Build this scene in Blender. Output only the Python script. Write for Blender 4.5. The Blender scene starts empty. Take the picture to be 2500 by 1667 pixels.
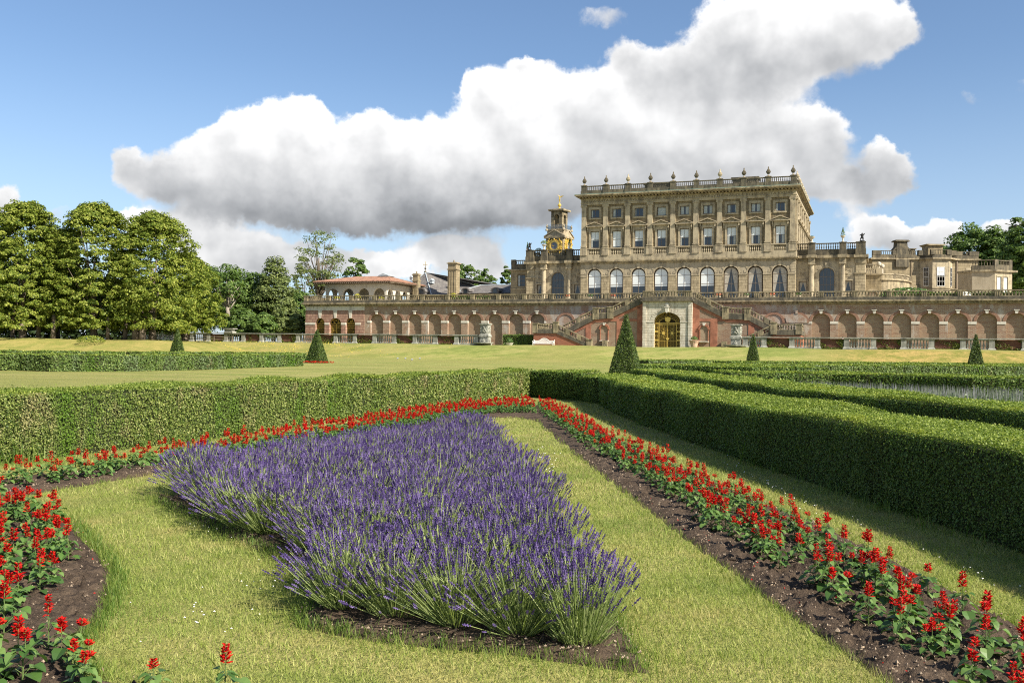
import bpy, math, random
import numpy as np
from mathutils import Vector, Matrix
SC = bpy.context.scene
COL = SC.collection
pi = math.pi
# ------------------------------------------------------------------ camera
F = 2340.0 / 2500.0
PITCH = math.atan(20 / 2340.0); ROLL = 0.013
cd = bpy.data.cameras.new('camera'); cam = bpy.data.objects.new('camera', cd); COL.objects.link(cam)
cd.sensor_width = 36; cd.lens = 36 * F; cd.clip_end = 6000; cd.clip_start = 0.05
cam.matrix_world = Matrix.Translation((0, 0, 1.65)) @ (Matrix.Rotation(pi / 2 + PITCH, 4, 'X') @ Matrix.Rotation(ROLL, 4, 'Z'))
SC.camera = cam
# ------------------------------------------------------------------ house frame
AL = math.radians(20.8)
OX, OY = 25.924, 160.0
U = (math.cos(AL), -math.sin(AL)); V = (math.sin(AL), math.cos(AL))
def hw(u, v, z=0.0): return (OX + U[0] * u + V[0] * v, OY + U[1] * u + V[1] * v, z)
# ------------------------------------------------------------------ light
a_, b_, c_ = 1.0, 0.31, 0.83
sv = Vector((U[0] * a_ - V[0] * b_, U[1] * a_ - V[1] * b_, c_)).normalized()
SUN_EL = math.asin(sv.z); SUN_AZ = math.atan2(sv.x, sv.y)
sl = bpy.data.lights.new('sun', 'SUN'); so = bpy.data.objects.new('sun', sl); COL.objects.link(so)
sl.energy = 5.0; sl.angle = math.radians(0.53); sl.color = (1.0, 0.93, 0.80)
so.rotation_euler = (-sv).to_track_quat('-Z', 'Y').to_euler(); so.location = (40, -30, 60)
SC.view_settings.view_transform = 'Standard'; SC.view_settings.look = 'None'
SC.view_settings.exposure = 0.98; SC.view_settings.gamma = 1.0
SC.cycles.max_bounces = 6; SC.cycles.diffuse_bounces = 3; SC.cycles.glossy_bounces = 2
SC.cycles.transmission_bounces = 4; SC.cycles.transparent_max_bounces = 6
SC.cycles.filter_width = 1.1
try: SC.cycles.use_denoising = False
except Exception: pass

class N:
    """thin wrapper round a node tree"""
    def __init__(s, nt): s.nt = nt; s.k = 0
    def n(s, t, **kw):
        nd = s.nt.nodes.new(t)
        for k, v in kw.items(): setattr(nd, k, v)
        return nd
    def put(s, sock, v):
        if v is None: return
        if isinstance(v, bpy.types.NodeSocket): s.nt.links.new(v, sock)
        elif isinstance(v, (tuple, list)):
            sock.default_value = tuple(v) + ((1.0,) if len(v) == 3 and len(sock.default_value) == 4 else ())
        else: sock.default_value = v
    def m(s, op, a, b=None, c=None, clamp=False):
        nd = s.n('ShaderNodeMath', operation=op, use_clamp=clamp)
        s.put(nd.inputs[0], a); s.put(nd.inputs[1], b); s.put(nd.inputs[2], c)
        return nd.outputs[0]
    def vm(s, op, a, b=None, scale=None):
        nd = s.n('ShaderNodeVectorMath', operation=op)
        s.put(nd.inputs[0], a); s.put(nd.inputs[1], b)
        if scale is not None: s.put(nd.inputs['Scale'], scale)
        return nd.outputs['Value'] if op in ('DOT_PRODUCT', 'LENGTH') else nd.outputs['Vector']
    def mix(s, f, a, b, blend='MIX'):
        nd = s.n('ShaderNodeMix', data_type='RGBA', blend_type=blend)
        s.put(nd.inputs[0], f); s.put(nd.inputs[6], a); s.put(nd.inputs[7], b)
        return nd.outputs[2]
    def noise(s, vec, scale, detail=3, rough=0.55, dist=0.0, color=False):
        nd = s.n('ShaderNodeTexNoise'); s.put(nd.inputs['Vector'], vec)
        nd.inputs['Scale'].default_value = scale; nd.inputs['Detail'].default_value = detail
        nd.inputs['Roughness'].default_value = rough; nd.inputs['Distortion'].default_value = dist
        return nd.outputs['Color'] if color else nd.outputs['Fac']
    def step(s, x, lo, hi, a=0.0, b=1.0):
        nd = s.n('ShaderNodeMapRange', interpolation_type='SMOOTHSTEP')
        s.put(nd.inputs[0], x); nd.inputs[1].default_value = lo; nd.inputs[2].default_value = hi
        nd.inputs[3].default_value = a; nd.inputs[4].default_value = b
        return nd.outputs[0]
    def coord(s, kind='Object'): return s.n('ShaderNodeTexCoord').outputs[kind]
    def scalev(s, vec, sx, sy, sz): return s.vm('MULTIPLY', vec, (sx, sy, sz))
# ------------------------------------------------------------------ world: sky and clouds
W = bpy.data.worlds.new('World'); SC.world = W; W.use_nodes = True
nt = W.node_tree; nt.nodes.clear(); w = N(nt)
sky = w.n('ShaderNodeTexSky', sky_type='NISHITA'); sky.sun_disc = False
sky.sun_elevation = SUN_EL; sky.sun_rotation = SUN_AZ; sky.air_density = 1.0; sky.dust_density = 0.7; sky.ozone_density = 1.6; sky.altitude = 60
dirv = w.vm('NORMALIZE', w.coord('Generated'))
sep = w.n('ShaderNodeSeparateXYZ'); w.put(sep.inputs[0], dirv)
az = w.m('ARCTAN2', sep.outputs[0], sep.outputs[1]); el = w.m('ARCSINE', sep.outputs[2])
cmb = w.n('ShaderNodeCombineXYZ'); w.put(cmb.inputs[0], az); w.put(cmb.inputs[1], el)
P = cmb.outputs[0]
# cloud lumps: azimuth, elevation, half width, half height (degrees), weight, brightness
def sk(x, y, rx, ry, wt, br):     # sky position from bearings read off the photograph, in 2352 wide units
    x = (x * 1.063 - 1250) / 2340; y = (853.5 - y * 1.063) / 2340 + x * 0.013
    az_ = math.atan(x); el_ = math.atan(y * math.cos(az_))
    return (az_, el_, rx * 1.063 / 2340 * math.cos(az_) ** 2, ry * 1.063 / 2340, wt, br)
BL = [sk(*q) for q in [
 (285,365,50,40,1.0,.90),(350,410,90,32,.9,.78),(440,400,110,45,1.0,.88),(520,350,110,60,1.1,1.0),(600,310,100,75,1.1,1.06),(655,275,65,50,1.0,1.10),
 (740,350,110,75,1.1,1.02),(850,290,62,48,.95,1.10),(920,320,75,62,1.0,1.06),(1000,370,120,75,1.1,.98),
 (620,430,180,60,1.2,.86),(850,430,220,70,1.2,.84),(700,490,230,40,1.1,.64),(950,505,260,38,1.1,.58),(1170,480,170,50,1.1,.64),(530,485,90,32,.9,.72),
 (1100,225,58,48,1.0,1.10),(1180,250,90,72,1.1,1.07),(1160,350,140,90,1.1,.96),(1320,220,100,62,1.1,1.02),(1400,310,140,100,1.1,.92),
 (1430,120,60,42,.85,.90),(1560,160,110,60,1.1,.84),(1690,80,110,80,1.1,1.02),(1840,40,170,85,1.2,1.03),(1970,65,110,70,1.1,.92),
 (1800,150,180,58,1.1,.78),(1650,205,130,50,1.0,.82),(2050,70,50,50,.7,.86),(1640,240,60,22,.5,1.1),
 (1560,330,150,90,1.1,.92),(1730,320,150,72,1.05,.94),(1860,300,70,42,.9,.96),(1850,370,100,60,.95,.90),(1400,430,220,62,1.1,.76),(1650,430,230,60,1.1,.78),(1870,430,90,36,.8,.80),
 (2025,350,36,36,.95,.90),(2050,405,50,40,.95,.86),(2075,440,46,26,.8,.80),(1960,425,70,40,.85,.82),(1990,460,90,22,.55,.80),
 (322,500,54,28,1.2,1.02),(435,528,58,36,1.25,1.02),(490,570,90,34,1.1,.90),(610,578,66,32,1.1,.88),(620,610,80,18,.8,.80),(890,605,60,24,1.25,1.02),(790,602,64,22,1.0,.88),(950,620,50,20,1.0,1.0),(1010,590,64,30,1.0,.90),(1090,585,74,30,1.0,.80),(1110,622,66,30,1.1,.95),(700,560,60,12,.6,.8),(820,575,80,14,.65,.86),(560,610,120,26,.9,.88),(1030,565,90,18,.7,.86),(700,610,70,30,.8,.92),
 (12,458,44,30,1.15,.88),(120,500,74,34,.72,.84),(2035,526,62,24,1.25,1.02),(2010,560,90,26,.95,.88),(2100,560,60,22,.8,.86),(2165,530,40,24,1.2,.98),(2305,532,50,26,1.1,.92),(2180,575,90,22,.8,.84),(1950,500,60,24,.55,.85),
 (1370,35,80,28,.72,.84),(1200,150,70,18,.64,.84),(2215,215,54,28,.62,.84),(2330,170,50,26,.6,.8),
 (-500,300,300,120,1.1,.9),(2900,350,300,140,1.1,.9)]]
BL += [(2.0, .35, .4, .16, 1.1, .9), (-1.8, .3, .5, .15, 1.1, .9), (2.9, .5, .5, .2, 1.1, .9), (-2.7, .25, .4, .12, 1.0, .9)]
# ragged edges: the field is bent by noise before the lumps are measured
P3 = w.scalev(P, 1, 1, 1)
n1 = w.noise(P3, 9, 5, 0.55, color=True); n2 = w.noise(P3, 34, 5, 0.6, color=True)
wob = w.vm('ADD', w.scalev(w.vm('SUBTRACT', n1, (.5, .5, .5)), .070, .045, 0), w.scalev(w.vm('SUBTRACT', n2, (.5, .5, .5)), .034, .030, 0))
Q = w.vm('ADD', P, wob)
acc = None
for (bx, by, rx, ry, wt, br) in BL:
    d = w.vm('MULTIPLY', w.vm('SUBTRACT', Q, (bx, by, 0)), (1 / rx, 1 / ry, 0))
    e = w.m('POWER', 2.718, w.m('MULTIPLY', w.vm('DOT_PRODUCT', d, d), -1.0))
    # weight, weight x brightness, and how far above the lump's middle this bearing lies
    h_ = w.m('MULTIPLY_ADD', w.vm('DOT_PRODUCT', d, (0, 1, 0)), .10 * wt, br * wt)
    cv = w.n('ShaderNodeCombineXYZ'); cv.inputs[0].default_value = wt; w.put(cv.inputs[1], h_)
    f = w.vm('SCALE', cv.outputs[0], scale=e)
    acc = f if acc is None else w.vm('ADD', acc, f)
sa = w.n('ShaderNodeSeparateXYZ'); w.put(sa.inputs[0], acc); tot, btot = sa.outputs[0], sa.outputs[1]
fine = w.noise(P, 60, 6, .6)
dens = w.m('ADD', tot, w.m('MULTIPLY_ADD', fine, .40, -.20))
br = w.m('DIVIDE', btot, w.m('MAXIMUM', tot, .02))
bil1 = w.noise(P, 13, 4, .5); bil2 = w.noise(w.vm('ADD', P, (.012, .018, 0)), 13, 4, .5)
rel = w.m('SUBTRACT', bil1, bil2)
br = w.m('ADD', br, w.m('MULTIPLY', rel, .6))
br = w.m('ADD', br, w.step(dens, .6, 1.5, .05, -.03))
br = w.m('MINIMUM', w.m('MAXIMUM', w.m('MULTIPLY_ADD', br, .98, -.01), .40), 1.12)
wid = w.step(br, .66, 1.02, .72, .30)
alpha = w.m('DIVIDE', w.m('SUBTRACT', dens, .45), wid, clamp=True)
alpha = w.step(alpha, 0, 1)
ccol = w.mix(w.step(br, .40, 1.0), (.93, .97, 1.03), (1.0, 1.0, 1.0))
cloud = w.vm('SCALE', ccol, scale=w.m('MULTIPLY', w.m('POWER', br, 1.8), 8.0))
skc = w.mix(1.0, sky.outputs[0], (1.0, 1.09, 1.19), 'MULTIPLY')
# thin milky haze low down
hz = w.step(el, 0.0, .30, .50, 0.0)
skc = w.mix(hz, skc, (4.7, 5.9, 7.7))
fin = w.mix(w.m('MULTIPLY', alpha, .985), skc, cloud)
bg = w.n('ShaderNodeBackground'); w.put(bg.inputs[0], fin); bg.inputs[1].default_value = 0.066
out = w.n('ShaderNodeOutputWorld'); nt.links.new(bg.outputs[0], out.inputs[0])
W.cycles.sampling_method = 'MANUAL'; W.cycles.sample_map_resolution = 512

# ------------------------------------------------------------------ materials
def newmat(name):
    m = bpy.data.materials.new(name); m.use_nodes = True
    n = N(m.node_tree); b = m.node_tree.nodes['Principled BSDF']
    return m, n, b
def plain(name, col, rough=.7, metal=0.0, var=.12, scale=2.0, bump=0.0, spec=.35):
    m, n, b = newmat(name)
    co = n.coord('Object'); f = n.noise(co, scale, 5, .6)
    dk = tuple(c * (1 - var) for c in col); lt = tuple(min(1, c * (1 + var)) for c in col)
    n.put(b.inputs['Base Color'], n.mix(n.step(f, .3, .7), dk, lt))
    b.inputs['Roughness'].default_value = rough; b.inputs['Metallic'].default_value = metal
    b.inputs['Specular IOR Level'].default_value = spec
    if bump:
        bp = n.n('ShaderNodeBump'); n.put(bp.inputs['Height'], n.noise(co, scale * 8, 4)); bp.inputs['Strength'].default_value = bump
        bp.inputs['Distance'].default_value = .02; n.put(b.inputs['Normal'], bp.outputs[0])
    return m
def stone(name, col, dark, amount=.5, joints=None, jcol=None, lichen=None, rough=.85, zdark=None):
    """weathered stone: streaks of grime, patches, and (optionally) the joints of its courses"""
    m, n, b = newmat(name)
    co = n.coord('Object')
    f1 = n.noise(co, .9, 6, .65); f2 = n.noise(n.scalev(co, 2.2, 2.2, .35), 1.0, 5, .6); f3 = n.noise(co, 7, 4, .6)
    g = n.m('ADD', n.m('MULTIPLY', f1, .45), n.m('ADD', n.m('MULTIPLY', f2, .4), n.m('MULTIPLY', f3, .25)))
    c = n.mix(n.step(g, .60 - .22 * amount, .68 - .06 * amount), col, dark)
    c = n.mix(n.step(f3, .35, .7, 0, .35), c, tuple(min(1, x * 1.18) for x in col))
    if lichen: c = n.mix(n.step(n.noise(co, 3.1, 5, .7), .55, .72, 0, .8), c, lichen)
    if joints:
        sp = n.n('ShaderNodeSeparateXYZ'); n.put(sp.inputs[0], co)
        cb = n.n('ShaderNodeCombineXYZ'); n.put(cb.inputs[0], n.m('ADD', sp.outputs[0], sp.outputs[1])); n.put(cb.inputs[1], sp.outputs[2])
        bt = n.n('ShaderNodeTexBrick'); n.put(bt.inputs['Vector'], cb.outputs[0])
        bt.inputs['Scale'].default_value = 1; bt.inputs['Brick Width'].default_value = joints[0]; bt.inputs['Row Height'].default_value = joints[1]
        bt.inputs['Mortar Size'].default_value = joints[2]; bt.inputs['Mortar Smooth'].default_value = .2
        bt.inputs['Color1'].default_value = (1, 1, 1, 1); bt.inputs['Color2'].default_value = (.86, .86, .84, 1)
        c = n.mix(1.0, c, bt.outputs['Color'], 'MULTIPLY')
        c = n.mix(bt.outputs['Fac'], c, jcol or tuple(x * .45 for x in col))
    n.put(b.inputs['Base Color'], c); b.inputs['Roughness'].default_value = rough; b.inputs['Specular IOR Level'].default_value = .2
    bp = n.n('ShaderNodeBump'); n.put(bp.inputs['Height'], n.m('ADD', f3, n.noise(co, 22, 3)))
    bp.inputs['Strength'].default_value = .35; bp.inputs['Distance'].default_value = .03; n.put(b.inputs['Normal'], bp.outputs[0])
    return m
def brick(name, c1, c2, mortar, patch, pamt=.5, white=0.0, bw=.55, rh=.19, ms=.035):
    m, n, b = newmat(name)
    co = n.coord('Object'); sp = n.n('ShaderNodeSeparateXYZ'); n.put(sp.inputs[0], co)
    cb = n.n('ShaderNodeCombineXYZ'); n.put(cb.inputs[0], n.m('ADD', sp.outputs[0], sp.outputs[1])); n.put(cb.inputs[1], sp.outputs[2])
    bt = n.n('ShaderNodeTexBrick'); n.put(bt.inputs['Vector'], cb.outputs[0]); bt.inputs['Scale'].default_value = 1
    bt.inputs['Brick Width'].default_value = bw; bt.inputs['Row Height'].default_value = rh; bt.inputs['Mortar Size'].default_value = ms
    bt.inputs['Bias'].default_value = -.2; bt.inputs['Mortar Smooth'].default_value = .6
    n.put(bt.inputs['Color1'], c1); n.put(bt.inputs['Color2'], c2); n.put(bt.inputs['Mortar'], mortar)
    f1 = n.noise(co, .55, 6, .66); f2 = n.noise(n.scalev(co, 1, 1, 2.2), 3.2, 5, .68); f4 = n.noise(co, 14, 3, .6)
    c = n.mix(n.step(n.m('ADD', n.m('MULTIPLY', f1, .6), n.m('MULTIPLY', f2, .4)), .46, .64, 0, pamt), bt.outputs['Color'], patch)
    c = n.mix(n.step(f4, .45, .75, 0, .5), c, tuple(x * .45 for x in c1))
    if white: c = n.mix(n.step(n.noise(n.scalev(co, 1.3, 1.3, .7), .42, 7, .72), .60 - .16 * white, .68 - .1 * white, 0, .8), c, (.42, .38, .33))
    n.put(b.inputs['Base Color'], c); b.inputs['Roughness'].default_value = .9; b.inputs['Specular IOR Level'].default_value = .15
    bp = n.n('ShaderNodeBump'); n.put(bp.inputs['Height'], n.m('ADD', f4, f2)); bp.inputs['Strength'].default_value = .5; bp.inputs['Distance'].default_value = .04
    n.put(b.inputs['Normal'], bp.outputs[0])
    return m
def leafmat(name, cols, trans=.3, rough=.55, patch=None, pscale=.6, spec=.3, tcol=(1.15, 1.3, .55)):
    """cols: dark, mid, light picked per leaf; patch: (colour, lo, hi, strength)"""
    m, n, b = newmat(name)
    at = n.n('ShaderNodeAttribute', attribute_name='rnd'); r = at.outputs['Fac']
    c = n.mix(n.step(r, 0, .55), cols[0], cols[1]); c = n.mix(n.step(r, .55, 1.0), c, cols[2])
    co = n.coord('Object')
    for p in (patch or []):
        f = n.noise(n.scalev(co, 1, 1, p[4] if len(p) > 4 else .35), pscale * (p[5] if len(p) > 5 else 1), 4, .6)
        f = n.m('ADD', f, n.m('MULTIPLY_ADD', r, .10, -.05))
        c = n.mix(n.step(f, p[1], p[2], 0, p[3]), c, p[0])
    n.put(b.inputs['Base Color'], c); b.inputs['Roughness'].default_value = rough; b.inputs['Specular IOR Level'].default_value = spec
    tr = n.n('ShaderNodeBsdfTranslucent'); n.put(tr.inputs[0], n.mix(1.0, c, tcol, 'MULTIPLY'))
    mx = n.n('ShaderNodeMixShader'); mx.inputs[0].default_value = trans
    o = m.node_tree.nodes['Material Output']
    n.nt.links.new(b.outputs[0], mx.inputs[1]); n.nt.links.new(tr.outputs[0], mx.inputs[2]); n.nt.links.new(mx.outputs[0], o.inputs[0])
    return m
M = {}
M['bath'] = stone('bath_stone', (.40, .335, .225), (.17, .14, .10), .45, None)
M['bathcap'] = stone('bath_stone_cornice', (.38, .31, .195), (.10, .085, .06), .65)
M['ashlar'] = stone('bath_stone_ashlar', (.42, .345, .22), (.21, .17, .11), .5, (1.15, .5, .022), (.13, .10, .06))
M['stucco'] = stone('stucco_panel', (.36, .305, .215), (.26, .215, .145), .4)
M['ashwall'] = stone('grimy_shaded_wall_stone', (.27, .215, .13), (.13, .10, .065), .6, (1.15, .5, .025), (.11, .085, .055))  # grime, plus the shade of the recessed wall between pilasters darkened into the colour
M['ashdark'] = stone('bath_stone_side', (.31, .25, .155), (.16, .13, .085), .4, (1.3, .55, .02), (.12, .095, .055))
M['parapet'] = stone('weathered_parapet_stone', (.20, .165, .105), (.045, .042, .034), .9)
M['terrstone'] = stone('terrace_balustrade_stone', (.33, .27, .165), (.09, .078, .055), .75, lichen=(.36, .33, .22))
M['terrbase'] = stone('terrace_coping_stone', (.19, .16, .11), (.05, .047, .04), .9)
M['white'] = stone('white_gate_stone', (.60, .545, .45), (.36, .32, .25), .4, (1.05, .42, .02), (.22, .17, .11))
M['whitekey'] = stone('pale_keystone', (.58, .54, .46), (.33, .30, .25), .3)
M['borg'] = stone('grey_carved_stone', (.34, .335, .285), (.13, .13, .11), .6, lichen=(.50, .49, .42))
M['brick'] = brick('old_red_brick', (.25, .14, .095), (.35, .235, .165), (.36, .30, .22), (.40, .33, .25), .65, white=.45)
M['brickr'] = brick('old_red_brick_flaked', (.27, .15, .10), (.38, .26, .18), (.38, .31, .24), (.40, .33, .25), .75, white=1.0)
M['niche'] = brick('niche_brick', (.26, .155, .105), (.35, .25, .17), (.34, .27, .19), (.36, .29, .20), .7)
M['ring'] = brick('arch_ring_brick', (.25, .13, .09), (.31, .17, .12), (.28, .19, .13), (.30, .19, .14), .3)
M['newbrick'] = brick('fresh_red_brick', (.30, .105, .06), (.37, .15, .09), (.28, .14, .09), (.36, .19, .13), .4)
M['panelbrick'] = brick('rough_panel_brick', (.24, .13, .085), (.32, .21, .14), (.33, .27, .20), (.35, .28, .20), .8)
M['band'] = stone('banded_red_stone', (.42, .27, .20), (.25, .13, .10), .7, (1.3, .5, .03), (.12, .06, .045))
M['borgbrick'] = brick('garden_panel_brick', (.12, .05, .034), (.17, .075, .05), (.14, .08, .055), (.16, .09, .06), .4)
M['redframe'] = plain('red_render', (.31, .13, .08), .9, var=.25, scale=1.2)
M['tile'] = plain('terracotta_tile', (.27, .145, .095), .85, var=.35, scale=1.5)
M['slate'] = stone('grey_slate', (.20, .185, .17), (.11, .10, .10), .6, (.6, .35, .02), (.08, .075, .075))
M['lead'] = plain('lead_sheet', (.36, .40, .42), .6, var=.15)
M['copper'] = plain('copper_edge', (.33, .44, .36), .6, var=.15)
M['lwhite'] = stone('limewashed_wall', (.52, .48, .40), (.38, .34, .27), .35)
M['gold'] = plain('gilding', (.66, .46, .10), .35, .25, var=.2, scale=6, spec=.6)
M['goldpaint'] = plain('gilded_iron', (.50, .33, .07), .45, .25, var=.25, scale=8, spec=.5)
M['iron'] = plain('blue_grey_iron', (.12, .17, .22), .5, .3)
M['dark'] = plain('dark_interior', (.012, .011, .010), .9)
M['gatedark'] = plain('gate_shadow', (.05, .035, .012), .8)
M['bronze'] = plain('dark_bronze', (.035, .033, .032), .45, .5)
M['gravel'] = plain('gravel', (.38, .33, .25), .95, var=.2, scale=20)
M['wframe'] = plain('brown_window_frame', (.19, .145, .10), .6)
M['whitepaint'] = plain('white_paint', (.78, .76, .70), .5, var=.05)
M['whiteframe'] = plain('white_sash', (.62, .60, .55), .5, var=.05)
M['blind'] = plain('white_blind', (.66, .70, .70), .35, var=.06, scale=.8, spec=.5)
M['curtain'] = plain('cream_curtain', (.38, .345, .28), .7, var=.2, scale=3)
M['netcurtain'] = plain('net_curtain', (.40, .42, .40), .6, var=.12, scale=3)
M['terracotta'] = plain('terracotta_pot', (.50, .34, .24), .8, var=.15, scale=6)
M['potstone'] = plain('stone_pot', (.50, .44, .34), .8, var=.15, scale=6)
M['bark'] = stone('bark', (.17, .135, .10), (.07, .055, .04), .6)
M['deadwood'] = stone('dead_bark', (.30, .26, .21), (.14, .12, .09), .5)
M['skin'] = plain('skin', (.55, .33, .24), .6, var=.03)
M['hair'] = plain('dark_hair', (.05, .03, .02), .7)
M['cwhite'] = plain('white_cloth', (.75, .75, .76), .8, var=.05)
M['cblue'] = plain('blue_cloth', (.10, .12, .30), .8, var=.05)
M['cgrey'] = plain('grey_cloth', (.22, .24, .28), .8, var=.05)
m, n, b = newmat('window_glass')
n.put(b.inputs['Base Color'], n.mix(n.noise(n.coord('Object'), .4, 2), (.010, .013, .018), (.035, .042, .055)))
b.inputs['Roughness'].default_value = .06; b.inputs['Specular IOR Level'].default_value = .8; M['glass'] = m
# plants
M['hedgecore'] = plain('hedge_twigs', (.030, .036, .012), .95, var=.4, scale=12)
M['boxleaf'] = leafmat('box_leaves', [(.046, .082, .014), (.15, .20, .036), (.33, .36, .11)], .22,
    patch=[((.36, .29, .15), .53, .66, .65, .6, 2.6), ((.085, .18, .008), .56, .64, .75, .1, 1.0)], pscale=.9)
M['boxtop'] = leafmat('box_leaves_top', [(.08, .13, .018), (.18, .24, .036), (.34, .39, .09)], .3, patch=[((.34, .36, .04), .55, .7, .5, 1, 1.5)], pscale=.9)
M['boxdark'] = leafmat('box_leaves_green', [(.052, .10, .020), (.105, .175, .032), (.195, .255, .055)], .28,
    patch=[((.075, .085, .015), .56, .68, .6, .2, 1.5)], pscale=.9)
M['boxfar'] = leafmat('box_leaves_patchwork', [(.075, .125, .03), (.125, .19, .042), (.20, .255, .07)], .25,
    patch=[((.075, .155, .008), .60, .61, .85, 0, .8), ((.13, .18, .085), .55, .56, .6, 0, 1.3), ((.22, .17, .09), .62, .7, .6, 1, 2)], pscale=.35)
M['yew'] = leafmat('yew_needles', [(.024, .046, .008), (.052, .088, .014), (.11, .15, .022)], .2)
M['limeleaf'] = leafmat('lime_leaves', [(.062, .105, .013), (.165, .205, .027), (.35, .37, .075)], .32, spec=.2)
M['darkleaf'] = leafmat('dark_leaves', [(.040, .080, .018), (.095, .155, .030), (.18, .25, .055)], .3)
M['coneleaf'] = leafmat('conical_leaves', [(.055, .082, .022), (.125, .16, .044), (.22, .255, .08)], .25)
M['airyleaf'] = leafmat('airy_leaves', [(.09, .115, .035), (.15, .185, .06), (.22, .25, .09)], .35)
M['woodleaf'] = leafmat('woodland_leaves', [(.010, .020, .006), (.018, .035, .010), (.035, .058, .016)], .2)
M['ivy'] = leafmat('climber_leaves', [(.05, .08, .012), (.11, .14, .02), (.19, .20, .03)], .3)
M['grass'] = leafmat('grass_blades', [(.12, .18, .032), (.27, .325, .065), (.52, .50, .20)], .35, rough=.6,
    patch=[((.46, .37, .17), .50, .66, .7, 1, 1.6), ((.10, .19, .025), .52, .66, .6, 1, .7)], pscale=.9, spec=.2)
M['longgrass'] = leafmat('long_grass', [(.06, .12, .018), (.12, .20, .03), (.24, .28, .08)], .35)
M['salvialeaf'] = leafmat('salvia_leaves', [(.045, .10, .022), (.085, .165, .035), (.15, .235, .065)], .25, rough=.42, spec=.5)
M['salviared'] = leafmat('salvia_bracts', [(.34, .004, .004), (.52, .007, .006), (.66, .022, .012)], .25, rough=.55, tcol=(1.1, .7, .7), spec=.2)
M['lavstem'] = leafmat('lavender_stems', [(.11, .15, .045), (.24, .30, .10), (.42, .47, .20)], .3)
M['lavflower'] = leafmat('lavender_heads', [(.052, .034, .120), (.115, .078, .220), (.225, .17, .355)], .2, tcol=(1, .9, 1.1), spec=.15)
M['yellowleaf'] = leafmat('yellow_leaves', [(.25, .24, .02), (.45, .42, .03), (.62, .58, .06)], .3)
M['salviared2'] = leafmat('coral_flowers', [(.30, .12, .05), (.60, .17, .10), (.72, .30, .2)], .25)
M['catmint'] = leafmat('catmint_spikes', [(.09, .12, .06), (.18, .20, .16), (.29, .27, .34)], .2)
M['daisy'] = plain('white_petals', (.80, .78, .74), .7, var=.03)
M['buttercup'] = plain('yellow_petals', (.55, .42, .04), .6, var=.1)
M['pebble'] = plain('flint_pebble', (.27, .205, .145), .8, var=.35, scale=30)
m, n, b = newmat('bed_soil'); co = n.coord('Object')
f1 = n.noise(co, 9, 6, .7); f2 = n.noise(co, 45, 4, .7); f3 = n.noise(co, 1.6, 3)
c = n.mix(n.step(f1, .3, .7), (.038, .027, .020), (.115, .082, .056))
c = n.mix(n.step(f2, .60, .72, 0, .8), c, (.24, .18, .125)); c = n.mix(n.step(f3, .45, .65, 0, .35), c, (.13, .092, .062))
n.put(b.inputs['Base Color'], c); b.inputs['Roughness'].default_value = .95; b.inputs['Specular IOR Level'].default_value = .15
bp = n.n('ShaderNodeBump'); n.put(bp.inputs['Height'], n.m('ADD', f1, f2)); bp.inputs['Distance'].default_value = .03; bp.inputs['Strength'].default_value = .9
n.put(b.inputs['Normal'], bp.outputs[0]); M['soil'] = m
m, n, b = newmat('mown_grass'); co = n.coord('Object')
big = n.noise(co, .055, 5, .6); mid = n.noise(co, .7, 6, .68); fin_ = n.noise(n.scalev(co, 1, .5, 1), 38, 4, .7); sml = n.noise(co, 9, 5, .7)
big2 = n.noise(n.scalev(co, .35, 1, 1), .33, 5, .7)
c = n.mix(n.step(mid, .36, .64), (.19, .225, .052), (.315, .32, .092))
c = n.mix(n.step(big2, .46, .60, 0, .75), c, (.40, .34, .13)); c = n.mix(n.step(big2, .48, .36, 0, .65), c, (.13, .185, .036))
c = n.mix(n.step(big, .42, .62, 0, .55), c, (.28, .245, .082))
c = n.mix(n.step(sml, .35, .75, 0, .5), c, (.30, .285, .085)); c = n.mix(n.step(fin_, .42, .62, 0, .5), c, (.085, .115, .02))
sp = n.n('ShaderNodeSeparateXYZ'); n.put(sp.inputs[0], co)
# hay coloured unmown bank below the terrace
bank = n.m('MULTIPLY', n.step(sp.outputs[2], .25, .9), n.step(sp.outputs[2], 2.5, 2.1))
right = n.step(n.m('SUBTRACT', sp.outputs[0], n.m('MULTIPLY', sp.outputs[1], .29)), 0, 14)
leftb = n.step(n.m('ADD', sp.outputs[0], n.m('MULTIPLY', sp.outputs[1], .14)), 4, -8, 0, .45)
hay = n.mix(n.step(n.noise(n.scalev(co, 1, .6, 1.5), .5, 7, .75), .38, .62), (.20, .20, .04), (.42, .30, .10)); hay = n.mix(n.step(n.noise(co, 2.5, 5, .75), .48, .62, 0, .6), hay, (.15, .14, .035))
c = n.mix(n.m('MULTIPLY', bank, n.m('MAXIMUM', right, leftb)), c, hay)
# a worn track crossing the bank
n.put(b.inputs['Base Color'], c); b.inputs['Roughness'].default_value = .9; b.inputs['Specular IOR Level'].default_value = .15
bp = n.n('ShaderNodeBump'); n.put(bp.inputs['Height'], n.m('ADD', sml, fin_)); bp.inputs['Distance'].default_value = .05; bp.inputs['Strength'].default_value = .8
n.put(b.inputs['Normal'], bp.outputs[0]); M['lawn'] = m

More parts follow.
